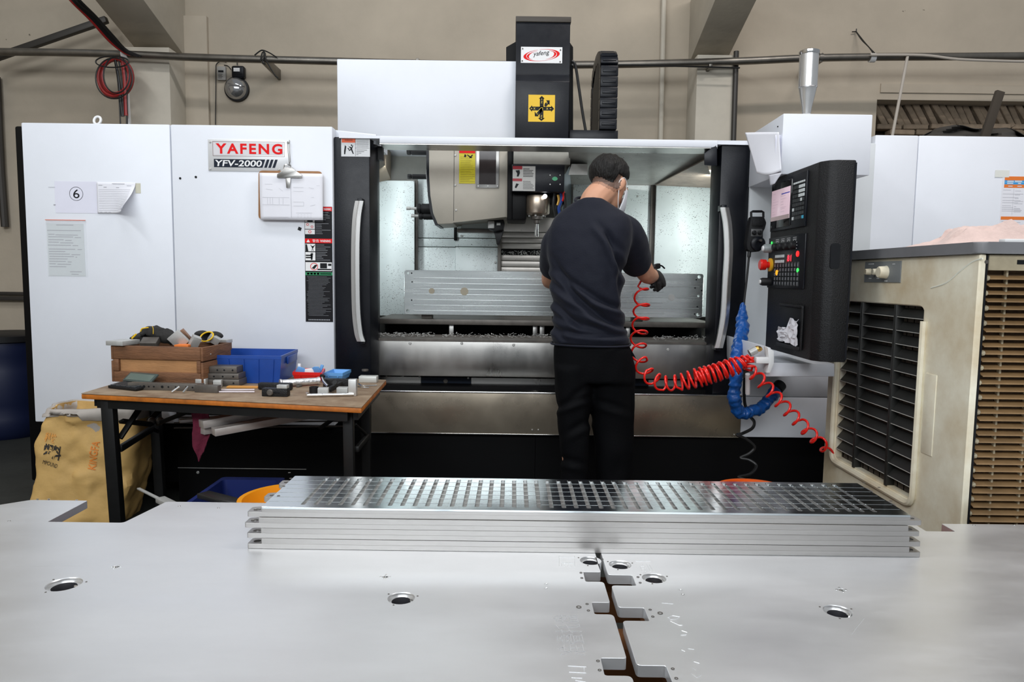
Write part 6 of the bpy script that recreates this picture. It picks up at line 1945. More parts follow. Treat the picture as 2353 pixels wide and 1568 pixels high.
# red coiled hoses
path = [PY(u, v, Y) for u, v, Y in ((1474, 652, 3.46), (1475, 690, 3.40), (1472, 740, 3.34), (1466, 790, 3.26), (1470, 830, 3.18), (1488, 862, 3.12), (1520, 882, 3.06), (1560, 880, 3.02), (1605, 868, 3.0), (1650, 856, 2.99), (1690, 842, 2.99), (1728, 824, 3.0))]
rads = [.028, .036, .037, .036, .033, .033, .030, .033, .040, .036, .034, .014]
cum = [0, 1.0, 2.6, 4.2, 5.4, 6.6, 8.0, 9.9, 12.8, 17.0, 20.0, 22]
hz = thing('coiled_air_hose', path[0], 'red coiled air hose looping from the operator\'s hand to the console bracket', 'hose', 'red coiled air hoses')
hp_ = [path[0] + Vector((.005, .02, .02))] + helix(path, rads, cum, 14, 1.0)
MB().tube(hp_, .0050, 8).build('hose', HOSE_RED, hz, sharp=180)
path = [PY(u, v, Y) for u, v, Y in ((1724, 826, 3.0), (1722, 850, 2.99), (1745, 872, 3.0), (1790, 922, 3.01), (1840, 975, 3.02), (1885, 1020, 3.05), (1910, 1046, 3.14))]
hz2 = thing('coiled_air_hose', path[0], 'red coiled air hose running from the console bracket down behind the air cooler', 'hose', 'red coiled air hoses')
MB().tube([PY(1732, 822, 3.0)] + helix(path, [.012, .025, .026, .026, .026, .025, .012], [0, 2.2, 3.4, 5.7, 8.2, 10.4, 11.6], 16, .5), .0052, 8).build('hose', HOSE_RED, hz2, sharp=180)
bun = [PY(u, v, 2.98) for u, v in ((1600, 868), (1640, 858), (1690, 840), (1722, 822))]
path = bun
MB().tube(helix(path, [.020, .036, .034, .012], 9.3, 14, 2.2), .0052, 8).build('gathered_loops', HOSE_RED, hz, sharp=180)

# ================================================================ air cooler
XC = 1.43
yc0, yc1 = 2.215, 3.22
zlid1 = PY(2262, 556, yc0).z; zlid0 = PY(2262, 584, yc0).z
xcR = 2.50
xc_ = PY(2262, 600, yc0).x
XB = 1.318
ac = thing('air_cooler', (1.8, 2.5, 0), 'dirty cream evaporative air cooler with black grille on the right', 'air cooler')
R1 = .055
gy0, gy1 = PX(2112, 900, XC).y, PX(1926, 870, XC).y
gz1 = PX(2120, 706, XC).z; gz0 = PX(2085, 1148, XC).z
gz1 = (gz1 + PX(1955, 692, XC).z) / 2
# front face (towards -x) as a frame round the grille opening: top band, bottom band, two jambs
ye = yc1
me = flat_shape(round_poly([(yc0, .10), (ye, .10), (ye, zlid0), (yc0, zlid0)], .006, 2), [round_poly([(gy0, gz0), (gy1, gz0), (gy1, gz1), (gy0, gz1)], .035, 5)], 0, .022, .004)
mb = MB(); mb.mesh_in(me, Matrix(((0, 0, 1, XC), (1, 0, 0, 0), (0, 1, 0, 0), (0, 0, 0, 1)))); mb.build('front_shell', COOLER, ac, sharp=25)
MB().box(XC + .023, XC + .10, gy1 + .002, ye - .002, .10, zlid0 - .001).build('end_shell', COOLER, ac)
mb = MB(); mb.box(XC + .03, xcR - .01, yc0 + .06, ye - .01, .05, zlid0 - .005); mb.build('inner_case', MORTAR, ac)
# recessed reveal of the opening
for a in ((XC + .004, XC + .03, gy0, gy0 + .008, gz0, gz1), (XC + .004, XC + .03, gy1 - .008, gy1, gz0, gz1), (XC + .004, XC + .03, gy0, gy1, gz0, gz0 + .008)):
    mb = MB(); mb.box(*a); mb.build('opening_trim', COOLER, ac)
# proud lip around the lower far corner of the opening
lip = [Vector((XC - .006, y, z)) for y, z in round_poly([(gy1 + .012, gz1 - .22), (gy1 + .012, gz0 - .012), (gy0 - .012, gz0 - .012), (gy0 - .012, gz1 - .05)], [0, .05, .05, 0], 5)]
MB().tube(lip, .012, 8).build('opening_lip', COOLER, ac)
# louvre blades: two rows of columns, tilted, with a film of dust on their edges
ny = 3
nb = 13
ydiv = [gy1 - .005, gy1 - .075, gy1 - .075 - (gy1 - gy0 - .08) * .60, gy0 + .005]
ydiv = [gy1 - .004, PX(1973, 850, XC).y, PX(2050, 850, XC).y, gy0 + .004]
for c in range(3):
    for k in range(nb):
        z = gz0 + .03 + (gz1 - gz0 - .04) * (k + .5) / nb
        ya, yb = ydiv[c + 1] + .006, ydiv[c] - .006
        sag = .012 * (c == 1) * math.sin(k)
        mb = MB()
        mb.hexa([(XC + .004, ya, z - .010), (XC + .004, yb, z - .010), (XC + .030, yb, z + .022), (XC + .030, ya, z + .022), (XC + .004, ya, z - .0075), (XC + .004, yb, z - .0075), (XC + .030, yb, z + .0245), (XC + .030, ya, z + .0245)], .001, 1)
        bl = mb.build('louvre_blade', GRILLE, ac)
        MB().box(XC + .002, XC + .0045, ya, yb, z - .0103, z - .0082).build('blade_edge', mat('worn_edge', (.50, .49, .45), .5), bl)
for y in ydiv[1:3]:
    MB().box(XC - .003, XC + .030, y - .008, y + .008, gz0 + .005, gz1, .002).build('grille_bar', GRILLE, ac)
for k in range(14):
    y = gy0 + (gy1 - gy0) * (k + .5) / 14
    MB().box(XC + .030, XC + .034, y - .003, y + .003, gz0 + .004, gz1).build('vane', GRILLE, ac)
# corner post and the camera-side panel of slats
xs_0 = PY(2275, 900, yc0).x
mb = MB(); mb.box(XC + .101, xs_0 - .0, yc0 + .004, yc0 + .12, .10, zlid0 - .001, .004); 
if xs_0 - .0 > XC + .101: mb.build('corner_post', COOLER, ac)
mb = MB(); mb.box(XC + .02, XC + .025, yc0 - .0015, yc0 + .002, .12, zlid0 - .004); mb.build('panel_gap', BLACK_PR, ac)
zsl1, zsl0 = PY(2310, 622, yc0).z, .12
mb = MB(); mb.box(XC + .03, xcR, yc0 + .002, yc0 + .03, zsl1, zlid0 - .001, .003); mb.build('side_panel', COOLER_IN, ac)
x0, x1, z0, z1 = rect(2338, 598, 2400, 608, yc0)
MB().box(x0, x1, yc0 + .0005, yc0 + .004, z0, z1).build('latch_slot', BLACK_PR, ac)
MB().lathe([(.006, 0), (.006, .003)], PY(2266, 602, yc0 + .001), (0, -1, 0), 10).build('screw', STEEL_DARK, ac)
nsl = 36
for k in range(nsl):
    z = zsl1 - .012 - (zsl1 - .40) * (k + .5) / nsl
    x0 = XC + .034 + .003 * math.sin(k * 2.1)
    mb = MB()
    mb.hexa([(x0, yc0 + .002, z - .0045), (xcR, yc0 + .002, z - .0045), (xcR, yc0 + .030, z + .006), (x0, yc0 + .030, z + .006), (x0, yc0 + .002, z - .0015), (xcR, yc0 + .002, z - .0015), (xcR, yc0 + .030, z + .009), (x0, yc0 + .030, z + .009)], .0006, 1)
    mb.build('side_slat', SLAT, ac)
    if k % 2 == 0:
        MB().lathe([(.007, -.004), (.009, 0), (.003, .010)], (x0 - .002, yc0 + .008, z), (-1, -.4, 0), 8).build('slat_clip', COOLER_IN, ac)
for x in (XC + .10, XC + .19, XC + .28):
    MB().box(x - .003, x + .003, yc0 + .018, yc0 + .032, .14, zsl1).build('slat_upright', COOLER_IN, ac)
mb = MB(); mb.box(XC + .03, xcR, yc0 + .034, yc0 + .05, .12, zsl1); mb.build('cooling_pad', mat('pad_brown', (.10, .06, .03), .9, var=.6, vscale=30), ac)
mb = MB(); mb.box(XC + .03, xcR, yc0 + .001, yc0 + .04, .08, .40); mb.build('side_base', COOLER_IN, ac)
# moulded line and seams on the face
MB().tube(spline([Vector((XC - .0005, PX(u, v, XC).y, PX(u, v, XC).z)) for u, v in ((2140, 662), (2175, 650), (2205, 625), (2235, 602), (2258, 594))], 6), .0025, 6).build('moulded_line', mat('cream_line', (.80, .80, .70), .5), ac)
a = PX(2140, 860, XC); b = PX(2118, 1040, XC)
MB().box(XC - .003, XC + .002, a.y - .035, a.y + .03, b.z, a.z, .002).build('moulded_panel', COOLER, ac)
# lid
mb = MB()
lp = round_poly([(XC - .014, yc0 - .012), (xcR, yc0 - .012), (xcR, ye + .02), (XC - .014, ye + .02)], .03, 4)
mb.prism(lp, 'z', zlid0 + .001, zlid1, .010, 3)
mb.build('lid', LID, ac)
# feet
for y in (yc0 + .12, ye - .1):
    MB().box(XC + .02, XC + .10, y - .04, y + .04, 0, .11, .008).build('foot', mat('foot_grey', (.35, .37, .42), .5), ac)
# control plate with three knobs
a, b = PX(1990, 604, XC), PX(2070, 650, XC)
ya, yb, za_, zb_k = b.y, a.y, b.z, (a.z + PX(2072, 598, XC).z) / 2
cpn = MB().box(XC - .004, XC + .001, ya, yb, za_, zb_k, .0018).build('control_plate', mat('plate_mid_grey', (.19, .20, .20), .45), ac)
for u, v, r in ((2002, 625, .013), (2019, 625, .013), (2038, 626, .024)):
    p = PX(u, v, XC)
    MB().lathe([(r * 1.05, 0), (r, .004), (r * .92, .018 if r < .02 else .026), (r * .8, .021 if r < .02 else .030)], (XC - .004, p.y, p.z), (-1, 0, 0), 26).build('knob', COOLER, cpn)
mb = MB()
for u in (2002, 2020, 2038):
    p = PX(u, 640 if u < 2030 else 646, XC)
    mb.box(XC - .0048, XC - .0038, p.y - .010, p.y + .010, p.z - .0015, p.z + .0015)
p = PX(2004, 607, XC); mb.box(XC - .0048, XC - .0038, p.y - .022, p.y + .02, p.z - .0015, p.z + .0015)
p = PX(2056, 607, XC); mb.box(XC - .0048, XC - .0038, p.y - .010, p.y + .008, p.z - .001, p.z + .001)
mb.build('knob_legend', WHITE_PR, cpn)
# pink cloth on the lid
def pinkf(i, j):
    x = 1.54 + .75 * i
    y = 2.60 - .36 * i + .30 * j
    e = min(i, 1 - i, j, 1 - j) * 7
    h_ = min(1, e) * (.034 + .045 * max(0, noise.noise(Vector((i * 3.2, j * 2.2, 7)))) + .030 * math.exp(-((i - .22) ** 2) / .02) + .030 * math.exp(-((i - .5) ** 2) / .02) + .03 * abs(noise.noise(Vector((i * 9, j * 6, 2)))) + .09 * facets((i * 1.0, j * .5, 0), 8, 4) + .03 * facets((i * 1.0, j * .5, 0), 17, 9))
    h_ = max(0, h_)
    return Vector((x + .03 * noise.noise(Vector((i * 4, j * 4, 9))), y + .03 * noise.noise(Vector((i * 3, j * 5, 11))), zlid1 + .003 + h_))
o = MB().grid(pinkf, 60, 34).solidify(.003).build('pink_cloth', CLOTH_PINK, sharp=40)
tag(o, 'crumpled dusty pink cloth lying on the grey lid of the air cooler', 'cloth')
x0, x1, z0, z1 = rect(2310, 546, 2400, 551, 2.23)
tag(MB().box(x0, x1, 2.23, 2.26, zlid1 + .001, zlid1 + .011, .002).build('white_strip', WHITE_PR), 'thin white strip lying in front of the pink cloth on the lid', 'strip')

# ================================================================ papers on the machine
def sheet(name, lab, cat, f, nu, nv, m_, t=.0006):
    root = thing(name, f(.5, 0), lab, cat)
    MB().grid(f, nu, nv).solidify(t).build('sheet', m_, root, sharp=180)
    return root
def flat_sheet(u0, v0, u1, v1, Y):
    x0, x1, z0, z1 = rect(u0, v0, u1, v1, Y)
    return Vector((x0, Y, z0)), x1 - x0, z1 - z0
O, w, h = flat_sheet(126, 417, 225, 490, YF - .001)
six = thing('number_sheet', O, 'white taped sheet with a circled 6 on the left of the white cabinet', 'paper')
MB().box(O.x, O.x + w, YF - .001, YF - .0002, O.z, O.z + h).build('sheet', PAPER, six)
mb = MB(); ring(mb, O, w * .50, h * .61, w * .150, w * .159, 1.0, .0005, 40); put_text(mb, '6', O + Vector((w * .43, -.0003, h * .47)), EX, EZ, w * .145, h * .28); mb.build('number_print', BLACK_PR, six)
mb = MB()
for a, b in ((.04, .97), (.04, .28)): pass
quad_on(mb, O, EX, EZ, -.03, h * .80, .004, h * .81); quad_on(mb, O, EX, EZ, -.008, h * .24, .003, h * .27)
mb.build('tape_mark', GREY_PR, six)
O2, w2_, h2_ = flat_sheet(223, 419, 313, 491, YF - .004)
def form(i, j):
    cur = max(0, i - .35) / .65
    lift = .11 * (cur ** 2) * max(0, 1 - j * 1.1) ** 1.2
    return Vector((O2.x + w2_ * i * (1 - .10 * cur * (1 - j)), YF - .004 - lift, O2.z + h2_ * j + .025 * cur * cur * max(0, .6 - j)))
fs = sheet('log_sheet', 'printed log sheet with a curled corner beside the circled 6 sheet', 'paper', form, 22, 16, PAPER_W)
mb = MB()
for k in range(13):
    z = .10 + .055 * k
    P = [form(.05 + .85 * q / 10, z) + Vector((0, -.0012, 0)) for q in range(11)]
    mb.tube(P, .0004, 4)
for a, b, z in ((.05, .15, .90), (.40, .72, .95), (.78, .9, .89), (.18, .26, .84), (.5, .58, .83), (.07, .12, .04), (.18, .25, .04), (.28, .34, .04)):
    mb.tube([form(a + (b - a) * q / 4, z) + Vector((0, -.0014, 0)) for q in range(5)], .0009, 4)
mb.build('form_print', GREY_PR, fs)
MB().box(O2.x + w2_ * .98, O2.x + w2_ + .022, YF - .0012, YF - .0003, O2.z + h2_ * .66, O2.z + h2_ * .98).build('tape', mat('old_tape', (.62, .60, .48), .4), fs)
O3, w3, h3 = flat_sheet(108, 505, 200, 636, YF - .002)
slv_ = thing('plastic_sleeve', O3, 'clear plastic sleeve with a printed notice and an orange seal line on the white cabinet', 'sleeve')
MB().box(O3.x + .003, O3.x + w3 * .93, YF - .0012, YF - .0004, O3.z + .004, O3.z + h3 * .93).build('notice', mat('notice_grey', (.62, .65, .67), .7), slv_)
mb = MB()
for a, b, z in ((.25, .68, .875), (.02, .86, .82), (.04, .2, .78), (.22, .78, .775), (.04, .66, .755), (.7, .86, .75), (.04, .42, .725), (.46, .62, .72), (.04, .30, .70), (.33, .66, .695), (.02, .60, .67), (.64, .78, .668), (.04, .7, .63), (.76, .87, .628), (.04, .45, .605), (.04, .56, .58), (.6, .82, .575), (.05, .66, .555), (.70, .74, .55), (.04, .5, .53), (.04, .45, .505), (.5, .6, .5), (.04, .2, .48), (.24, .58, .475), (.04, .46, .45), (.55, .84, .40), (.58, .76, .375)):
    z = .04 + (z - .37) * 1.72 - .01
    quad_on(mb, Vector((O3.x, YF - .0012, O3.z)), EX, EZ, w3 * a, h3 * z, w3 * b, h3 * (z + .011), .0003)
mb.build('notice_print', GREY_PR, slv_)
MB().grid(lambda i, j: Vector((O3.x + w3 * i, YF - .0025 - .004 * abs(noise.noise(Vector((i * 4, j * 5, 1)))), O3.z + h3 * j)), 14, 18).build('film', FILM, slv_, sharp=180)
MB().box(O3.x, O3.x + w3, YF - .0085, YF - .0065, O3.z + h3 - .004, O3.z + h3 - .001).build('seal_line', mat('seal_orange', (.72, .16, .08), .4), slv_)
# clipboard hanging in front of the nameplate corner
O4, w4, h4 = flat_sheet(593, 393, 741, 505, YF - .02)
cbd = thing('clipboard', O4, 'brown clipboard with printed drawings hanging below the red lettered nameplate', 'clipboard')
MB().prism([(O4.x + p[0], O4.z + p[1]) for p in round_poly([(0, 0), (w4, .005), (w4, h4), (.005, h4)], .02, 5)], 'y', YF - .022, YF - .019, .0008).build('board', BOARD, cbd)
def cpap(i, j):
    return Vector((O4.x + .012 + (w4 - .008) * i, YF - .024 - .006 * abs(math.sin(j * 2.2 + i)) - .010 * max(0, .2 - j) * i, O4.z - .002 + (h4 - .010) * j))
MB().grid(cpap, 16, 12).solidify(.001).build('paper', PAPER_W, cbd, sharp=180)
mb = MB()
PO = Vector((O4.x + .012, YF - .0315, O4.z))
def L(a, b, c, d, t=.0006):
    mb.bar(PO + Vector((a * w4, 0, b * h4)), PO + Vector((c * w4, 0, d * h4)), t, .0004, up=Vector((0, 1, 0)))
for y in (.30, .45): L(.04, y, .46, y)
for x in (.12, .16, .20, .30, .36): L(x, .31, x, .44)
for y in (.28, .36, .58, .66): L(.52, y, .68, y)
L(.68, .28, .68, .36); L(.08, .72, .20, .72); L(.10, .62, .20, .60); L(.30, .64, .36, .58); L(.78, .28, .86, .31); L(.80, .46, .84, .46); L(.76, .66, .84, .64); L(.88, .70, .93, .70)
for k in range(5): L(.58 + .05 * k, .06, .60 + .05 * k, .06); L(.58 + .05 * k, .10, .60 + .05 * k, .10); L(.56 + .05 * k, .14, .61 + .05 * k, .14)
L(.485, .04, .485, .9, .0009); L(.06, .03, .44, .045)
mb.build('drawing_print', GREY_PR, cbd)
c = PY(663, 401, YF - .03)
mb = MB()
mb.prism([xz(u, v, YF - .035) for u, v in ((637, 409), (694, 409), (694, 401), (680, 394), (672, 385), (654, 385), (648, 394), (637, 401))], 'y', YF - .040, YF - .032, .002)
mb.prism([xz(u, v, YF - .035) for u, v in ((656, 409), (668, 409), (666, 432), (658, 432))], 'y', YF - .037, YF - .034, .001)
mb.build('clip', STEEL, cbd)
MB().tube([PY(u, v, YF - .035) for u, v in ((653, 388), (654, 380), (660, 378), (668, 380), (670, 388))], .004, 8).build('spring_loop', CHROME, cbd)
MB().tube([PY(u, v, YF - .01) for u, v in ((665, 322), (665, 345), (667, 372), (662, 380))], .0012, 5).build('hanging_wire', STEEL_DARK, cbd)
MB().tube([PY(u, v, YF - .01) for u, v in ((661, 325), (662, 350), (665, 378))], .0012, 5).build('hanging_wire', STEEL_DARK, cbd)
x0, x1, z0, z1 = rect(684, 521, 693, 531, YF - .002)
tag(MB(Matrix.Translation(((x0 + x1) / 2, YF - .001, (z0 + z1) / 2)) @ Matrix.Rotation(.4, 4, 'Y')).box(-.008, .008, -.0015, 0, -.008, .008).build('magnet', BLACK_PR), 'tiny dark square magnet on the cabinet below the clipboard', 'magnet')
# price-list like form on the right cabinet
O5, w5, h5 = flat_sheet(2303, 406, 2420, 575, YF - .001)
fm = thing('printed_form', O5, 'printed form with orange and blue header bands taped on the right white cabinet', 'paper')
MB().box(O5.x - .012, O5.x + w5, YF - .001, YF - .0002, O5.z, O5.z + h5).build('sheet', PAPER_W, fm)
Fh = lambda v: h5 * (1 - (v - 406) / 169)
PO = Vector((O5.x, YF - .001, O5.z))
mb = MB()
for a, b, l in ((406, 415, 0), (424.5, 432, -.001), (498, 505.5, -.006)):
    quad_on(mb, PO, EX, EZ, l, Fh(b), w5, Fh(a))
mb.build('orange_band', ORANGE2, fm)
mb = MB(); quad_on(mb, PO, EX, EZ, 0, Fh(424.3), w5, Fh(415.2)); mb.build('blue_band', BLUE_PR, fm)
mb = MB()
quad_on(mb, PO, EX, EZ, w5 * .20, Fh(418.5), w5 * .34, Fh(415.5), .0006); quad_on(mb, PO, EX, EZ, 0, Fh(419.6), w5, Fh(419.1), .0006)
for u0, v0, u1, v1 in ((2309, 416, 2324, 418.6), (2309, 420.5, 2323, 423), (2334, 420.5, 2341, 423), (2312, 427.5, 2322, 429.3), (2333, 427.5, 2343, 429.3)):
    quad_on(mb, PO, EX, EZ, w5 * (u0 - 2303) / 117, Fh(v1), w5 * (u1 - 2303) / 117, Fh(v0), .0005)
mb.build('band_print', mat('pale_band_print', (.62, .72, .80), .5), fm)
mb = MB()
for k, v in enumerate((437, 446, 454, 461, 466, 473, 477, 481, 485, 509, 517, 526, 533)):
    quad_on(mb, PO, EX, EZ, -.004, Fh(v + .5), w5 * rr.uniform(.12, .4), Fh(v)); quad_on(mb, PO, EX, EZ, w5 * .22, Fh(v + 2.5), w5 * rr.uniform(.26, .4), Fh(v + 2))
quad_on(mb, PO, EX, EZ, w5 * .19, Fh(495), w5 * .193, Fh(434))
mb.build('form_print', GREY_PR, fm)
MB().box(O5.x - .05, O5.x + .02, YF - .0016, YF - .0011, O5.z + h5 - .005, O5.z + h5 + .03).build('tape', mat('clear_tape', (.78, .79, .74), .3), fm)
# folded paper hung on the console boom
def boomp(i, j):
    a, b, c_, d_ = PY(1739, 398, 3.22), PY(1796, 392, 3.10), PY(1790, 304, 3.12), PY(1712, 305, 3.34)
    p = a * (1 - i) * (1 - j) + b * i * (1 - j) + c_ * i * j + d_ * (1 - i) * j
    return p + Vector((-.008, -.014, 0)) * math.sin(i * math.pi) * (.3 + .7 * (1 - j)) + Vector((0, 0, -.014)) * math.sin(i * 3.1) * (1 - j)
bp_ = sheet('hanging_paper', 'large white sheets of paper hanging on the side of the white box above the console', 'paper', boomp, 20, 16, PAPER_W, .001)
def boomc(i, j):
    a, b, c_ = PY(1766, 403, 3.14), PY(1797, 397, 3.08), PY(1776, 425, 3.12)
    d_ = PY(1770, 427, 3.12)
    p = (a * (1 - i) + b * i) * j + (d_ * (1 - i) + PY(1780, 422, 3.1) * i) * (1 - j)
    return p + Vector((0, -.01, 0)) * math.sin(i * 3)
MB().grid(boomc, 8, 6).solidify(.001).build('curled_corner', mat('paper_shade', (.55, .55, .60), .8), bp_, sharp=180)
MB().grid(lambda i, j: PY(1780 + 14 * i, 308 + 85 * (1 - j), 3.11 + .03 * i) + Vector((.01, .02, 0)), 6, 8).solidify(.001).build('back_sheet', PAPER, bp_, sharp=180)
# ================================================================ the operator
PYD = 3.16      # depth of the body axis
per = thing('person', (PY(1365, 1200, PYD).x, PYD, 0), 'man seen from behind in navy t-shirt, black trousers and white mask reaching into machine', 'person')
def pt(u, v, Y=PYD):
    return PY(u, v, Y)
def ell(c, a, b, yaw=0.0, n=26, e=2.3, tilt=(0, 0)):
    """superellipse ring round c in the horizontal plane; tilt raises the ring by dx*tx + dy*ty"""
    out = []
    for k in range(n):
        t = 2 * math.pi * k / n
        ct, st = math.cos(t), math.sin(t)
        x = a * abs(ct) ** (2 / e) * (1 if ct > 0 else -1)
        y = b * abs(st) ** (2 / e) * (1 if st > 0 else -1)
        X, Y = x * math.cos(yaw) - y * math.sin(yaw), x * math.sin(yaw) + y * math.cos(yaw)
        out.append((c[0] + X, c[1] + Y, c[2] + X * tilt[0] + Y * tilt[1]))
    return out
def limb(mb, pts, rs, n=14, sub=5, flat=1.0):
    P = spline(pts, sub)
    R = spline([Vector((r, 0, 0)) for r in rs], sub)
    mb.tube(P, [r.x for r in R], n, flat=flat)
    mb.ball(P[0], R[0].x); mb.ball(P[-1], R[-1].x)
YAW = -.30
# key joints
neck = pt(1372, 462, 3.17)
head_c = pt(1397, 428, 3.22)
sh_r = pt(1440, 525, 3.25); sh_l = pt(1298, 535, 3.17)
el_r = pt(1482, 625, 3.42); wr_r = pt(1502, 634, 3.54)
el_l = pt(1264, 640, 3.42); wr_l = pt(1275, 632, 3.66)
sx = lambda u0, u1, v, Y=PYD: (pt(u1, v, Y).x - pt(u0, v, Y).x) / 2
# ---- body: one continuous skin (head, neck, trunk, arms, legs)
mb = MB()
HA = math.radians(-44)                        # head turned to the right
Mh = Matrix.Translation(head_c) @ Matrix.Rotation(HA, 4, 'Z') @ Matrix.Rotation(math.radians(-23), 4, 'X')   # face looks to +y, tipped down
mb.ball((Mh @ Vector((0, -.012, .045))), (.076, .094, .082), (Matrix.Rotation(HA, 4, 'Z') @ Matrix.Rotation(math.radians(-23), 4, 'X')), 28, 20)
rot = Matrix.Rotation(HA, 4, 'Z') @ Matrix.Rotation(math.radians(-23), 4, 'X')
hb = MB(Mh)
hb.loft([[(a * math.cos(t), oy + b * math.sin(t), z) for t in [2 * math.pi * k / 24 for k in range(24)]] for z, a, b, oy in ((.05, .070, .085, .0), (.0, .067, .080, .004), (-.045, .060, .068, .016), (-.08, .048, .050, .030), (-.108, .028, .028, .046))])
me = bpy.data.meshes.new('h'); hb.bm.to_mesh(me); hb.bm.free(); mb.mesh_in(me)
nb_ = MB(Mh)
nb_.hexa([(-.012, .078, -.018), (.012, .078, -.018), (.016, .104, -.030), (-.016, .104, -.030), (-.008, .080, .02), (.008, .080, .02), (.007, .088, .02), (-.007, .088, .02)])
nb_.ball((0, .100, -.026), (.015, .012, .011))
for s in (-1, 1):
    nb_.ball((s * .079, -.010, -.004), (.010, .019, .034), Matrix.Rotation(-s * .45, 4, 'Z') @ Matrix.Rotation(-.2, 4, 'X'), 14, 10)
    nb_.ball((s * .032, .078, .022), (.022, .010, .008))
nb_.ball((0, .082, -.066), (.022, .010, .007))
me = bpy.data.meshes.new('h'); nb_.bm.to_mesh(me); nb_.bm.free(); mb.mesh_in(me)
limb(mb, [neck + Vector((-.020, -.006, -.06)), neck + Vector((-.012, -.002, .0)), head_c + Vector((-.012, -.02, -.015))], [.066, .062, .061])
hip = pt(1360, 815, PYD)
torso = []
for v, u0, u1, d, Y in ((470, 1325, 1395, .06, 3.16), (500, 1285, 1440, .085, 3.16), (540, 1270, 1445, .105, 3.16), (600, 1275, 1430, .11, 3.16), (690, 1285, 1425, .10, 3.17), (760, 1280, 1432, .105, 3.17), (830, 1278, 1445, .11, 3.17)):
    torso.append(ell(pt((u0 + u1) / 2, v, Y), sx(u0, u1, v, Y) * .80, d * .8, YAW))
mb.loft(torso[::-1])
limb(mb, [sh_r, el_r, wr_r], [.048, .045, .031])
limb(mb, [sh_l, el_l, wr_l], [.044, .042, .030])
kn_l, an_l = pt(1312, 1000, 3.16), pt(1318, 1215, 3.18)
kn_r, an_r = pt(1412, 1000, 3.20), pt(1412, 1215, 3.22)
for h_, k_, a_ in ((pt(1318, 840, 3.16), kn_l, an_l), (pt(1408, 840, 3.18), kn_r, an_r)):
    a_ = Vector((a_.x, a_.y, .09))
    limb(mb, [h_, k_, a_], [.066, .046, .036])
    mb.ball((a_.x, a_.y + .06, .04), (.045, .12, .038))
me = remeshed(mb, .0052, 5, .5)
b = MB(); b.mesh_in(me)
body = b.build('body', SKIN, per, sharp=180)
# ---- hair: the scalp shell above a faded hairline
inv = Mh.inverted()
orgv = ORG[per]
bmh = bmesh.new(); bmh.from_mesh(body.data)
def hairline(p):
    """how far inside the hair a head-space point lies (metres, >0 is hair)"""
    y, z, x = p.y, p.z, p.x
    if y < 0.0:
        lim = -.012 + .22 * max(0, y + .055) + .010 * math.cos(x * 30)
    else:
        lim = -.004 + 1.35 * max(0, y)
    if abs(x) > .058 and y > -.040 and z < .034:
        return -1
    return z - min(lim, .075)
keep = []
for f in bmh.faces:
    c = inv @ (f.calc_center_median() + orgv)
    if c.z > -.06 and c.length < .2 and hairline(c) > 0:
        keep.append(f)
ks = set(keep)
bmesh.ops.delete(bmh, geom=[f for f in bmh.faces if f not in ks], context='FACES')
bmesh.ops.recalc_face_normals(bmh, faces=bmh.faces[:])
for v in bmh.verts:
    p = inv @ (v.co + orgv)
    dpt = hairline(p)
    t = .0006 + min(.010, max(0, dpt) * .16)
    t += min(.006, max(0, dpt) * .1) * noise.noise(Vector((p.x * 55, p.y * 55, p.z * 24)))
    if p.z > .09: t += .006 * max(0, noise.noise(Vector((p.x * 70, p.y * 70, 3))))
    if p.y > .02 and p.z > .05: t += .006 * min(1, (p.y - .02) * 40)
    v.co += v.normal * t
me = bpy.data.meshes.new('hair'); bmh.to_mesh(me); bmh.free()
b = MB(); b.mesh_in(me, Matrix.Translation(orgv))
hair = b.build('hair', HAIR, per, sharp=180, recalc=False)
body.data.materials.append(mat('stubble', (0.15, 0.085, 0.06), 0.6, var=0.3, vscale=200))
body.data.materials.append(mat('shaved_nape', (0.40, 0.205, 0.13), 0.55, var=0.2, vscale=200))
for f in body.data.polygons:
    c = inv @ (f.center + orgv)
    if c.z > -.09 and c.length < .2 and c.y < .02:
        hl = hairline(c)
        if hl == -1 and c.y > -.02: continue
        hl = c.z + .012 if hl == -1 else hl
        if hl > -.020: f.material_index = 1
        elif hl > -.034: f.material_index = 2
# faded stubble below the hairline is a thin dark film of its own
# eyes above the mask
for s in (-1, 1):
    c = Mh @ Vector((s * .031, .079, .010))
    MB().ball(c, .0115).build('eye', WHITE_PR, per)
    MB().ball(Mh @ Vector((s * .031, .0875, .010)), .005).build('iris', BLACK_PR, per)
    mbb = MB(); mbb.tube([Mh @ Vector((s * x, y, z)) for x, y, z in ((.014, .088, .029), (.030, .087, .034), (.047, .078, .030))], [.003, .0035, .002], 6); mbb.build('eyebrow', HAIR, per)
# ---- face mask with ear loops
def maskf(i, j):
    a = (i - .5) * 2.9
    z = -.002 - .112 * j
    wdt = .071 - .022 * j ** 1.6
    r = .078 + .026 * math.exp(-(a / .55) ** 2) * (1 - abs(j - .35)) + .012 * math.sin(j * 3.1) 
    x = (wdt + .007) * math.sin(a) / math.sin(1.25) * .97
    y = (.022 + .012 * j) + r * max(-.2, math.cos(a)) * (.92 + .1 * math.sin(j * 3))
    return Mh @ Vector((x, y, z))
msk = MB().grid(maskf, 26, 14).solidify(.002).build('face_mask', MASK, per, sharp=180)
for s in (-1, 1):
    e0, e1 = maskf(.5 + s * .49, .06), maskf(.5 + s * .49, .92)
    up_ = Mh @ Vector((s * .082, -.006, .030)); bk = Mh @ Vector((s * .076, -.024, .004)); lo = Mh @ Vector((s * .078, -.014, -.034))
    MB().tube(spline([e0, Mh @ Vector((s * .080, .022, .020)), up_, bk, lo, Mh @ Vector((s * .070, .010, -.07)), e1], 6), .0018, 6).build('ear_loop', WHITE_PR, msk)
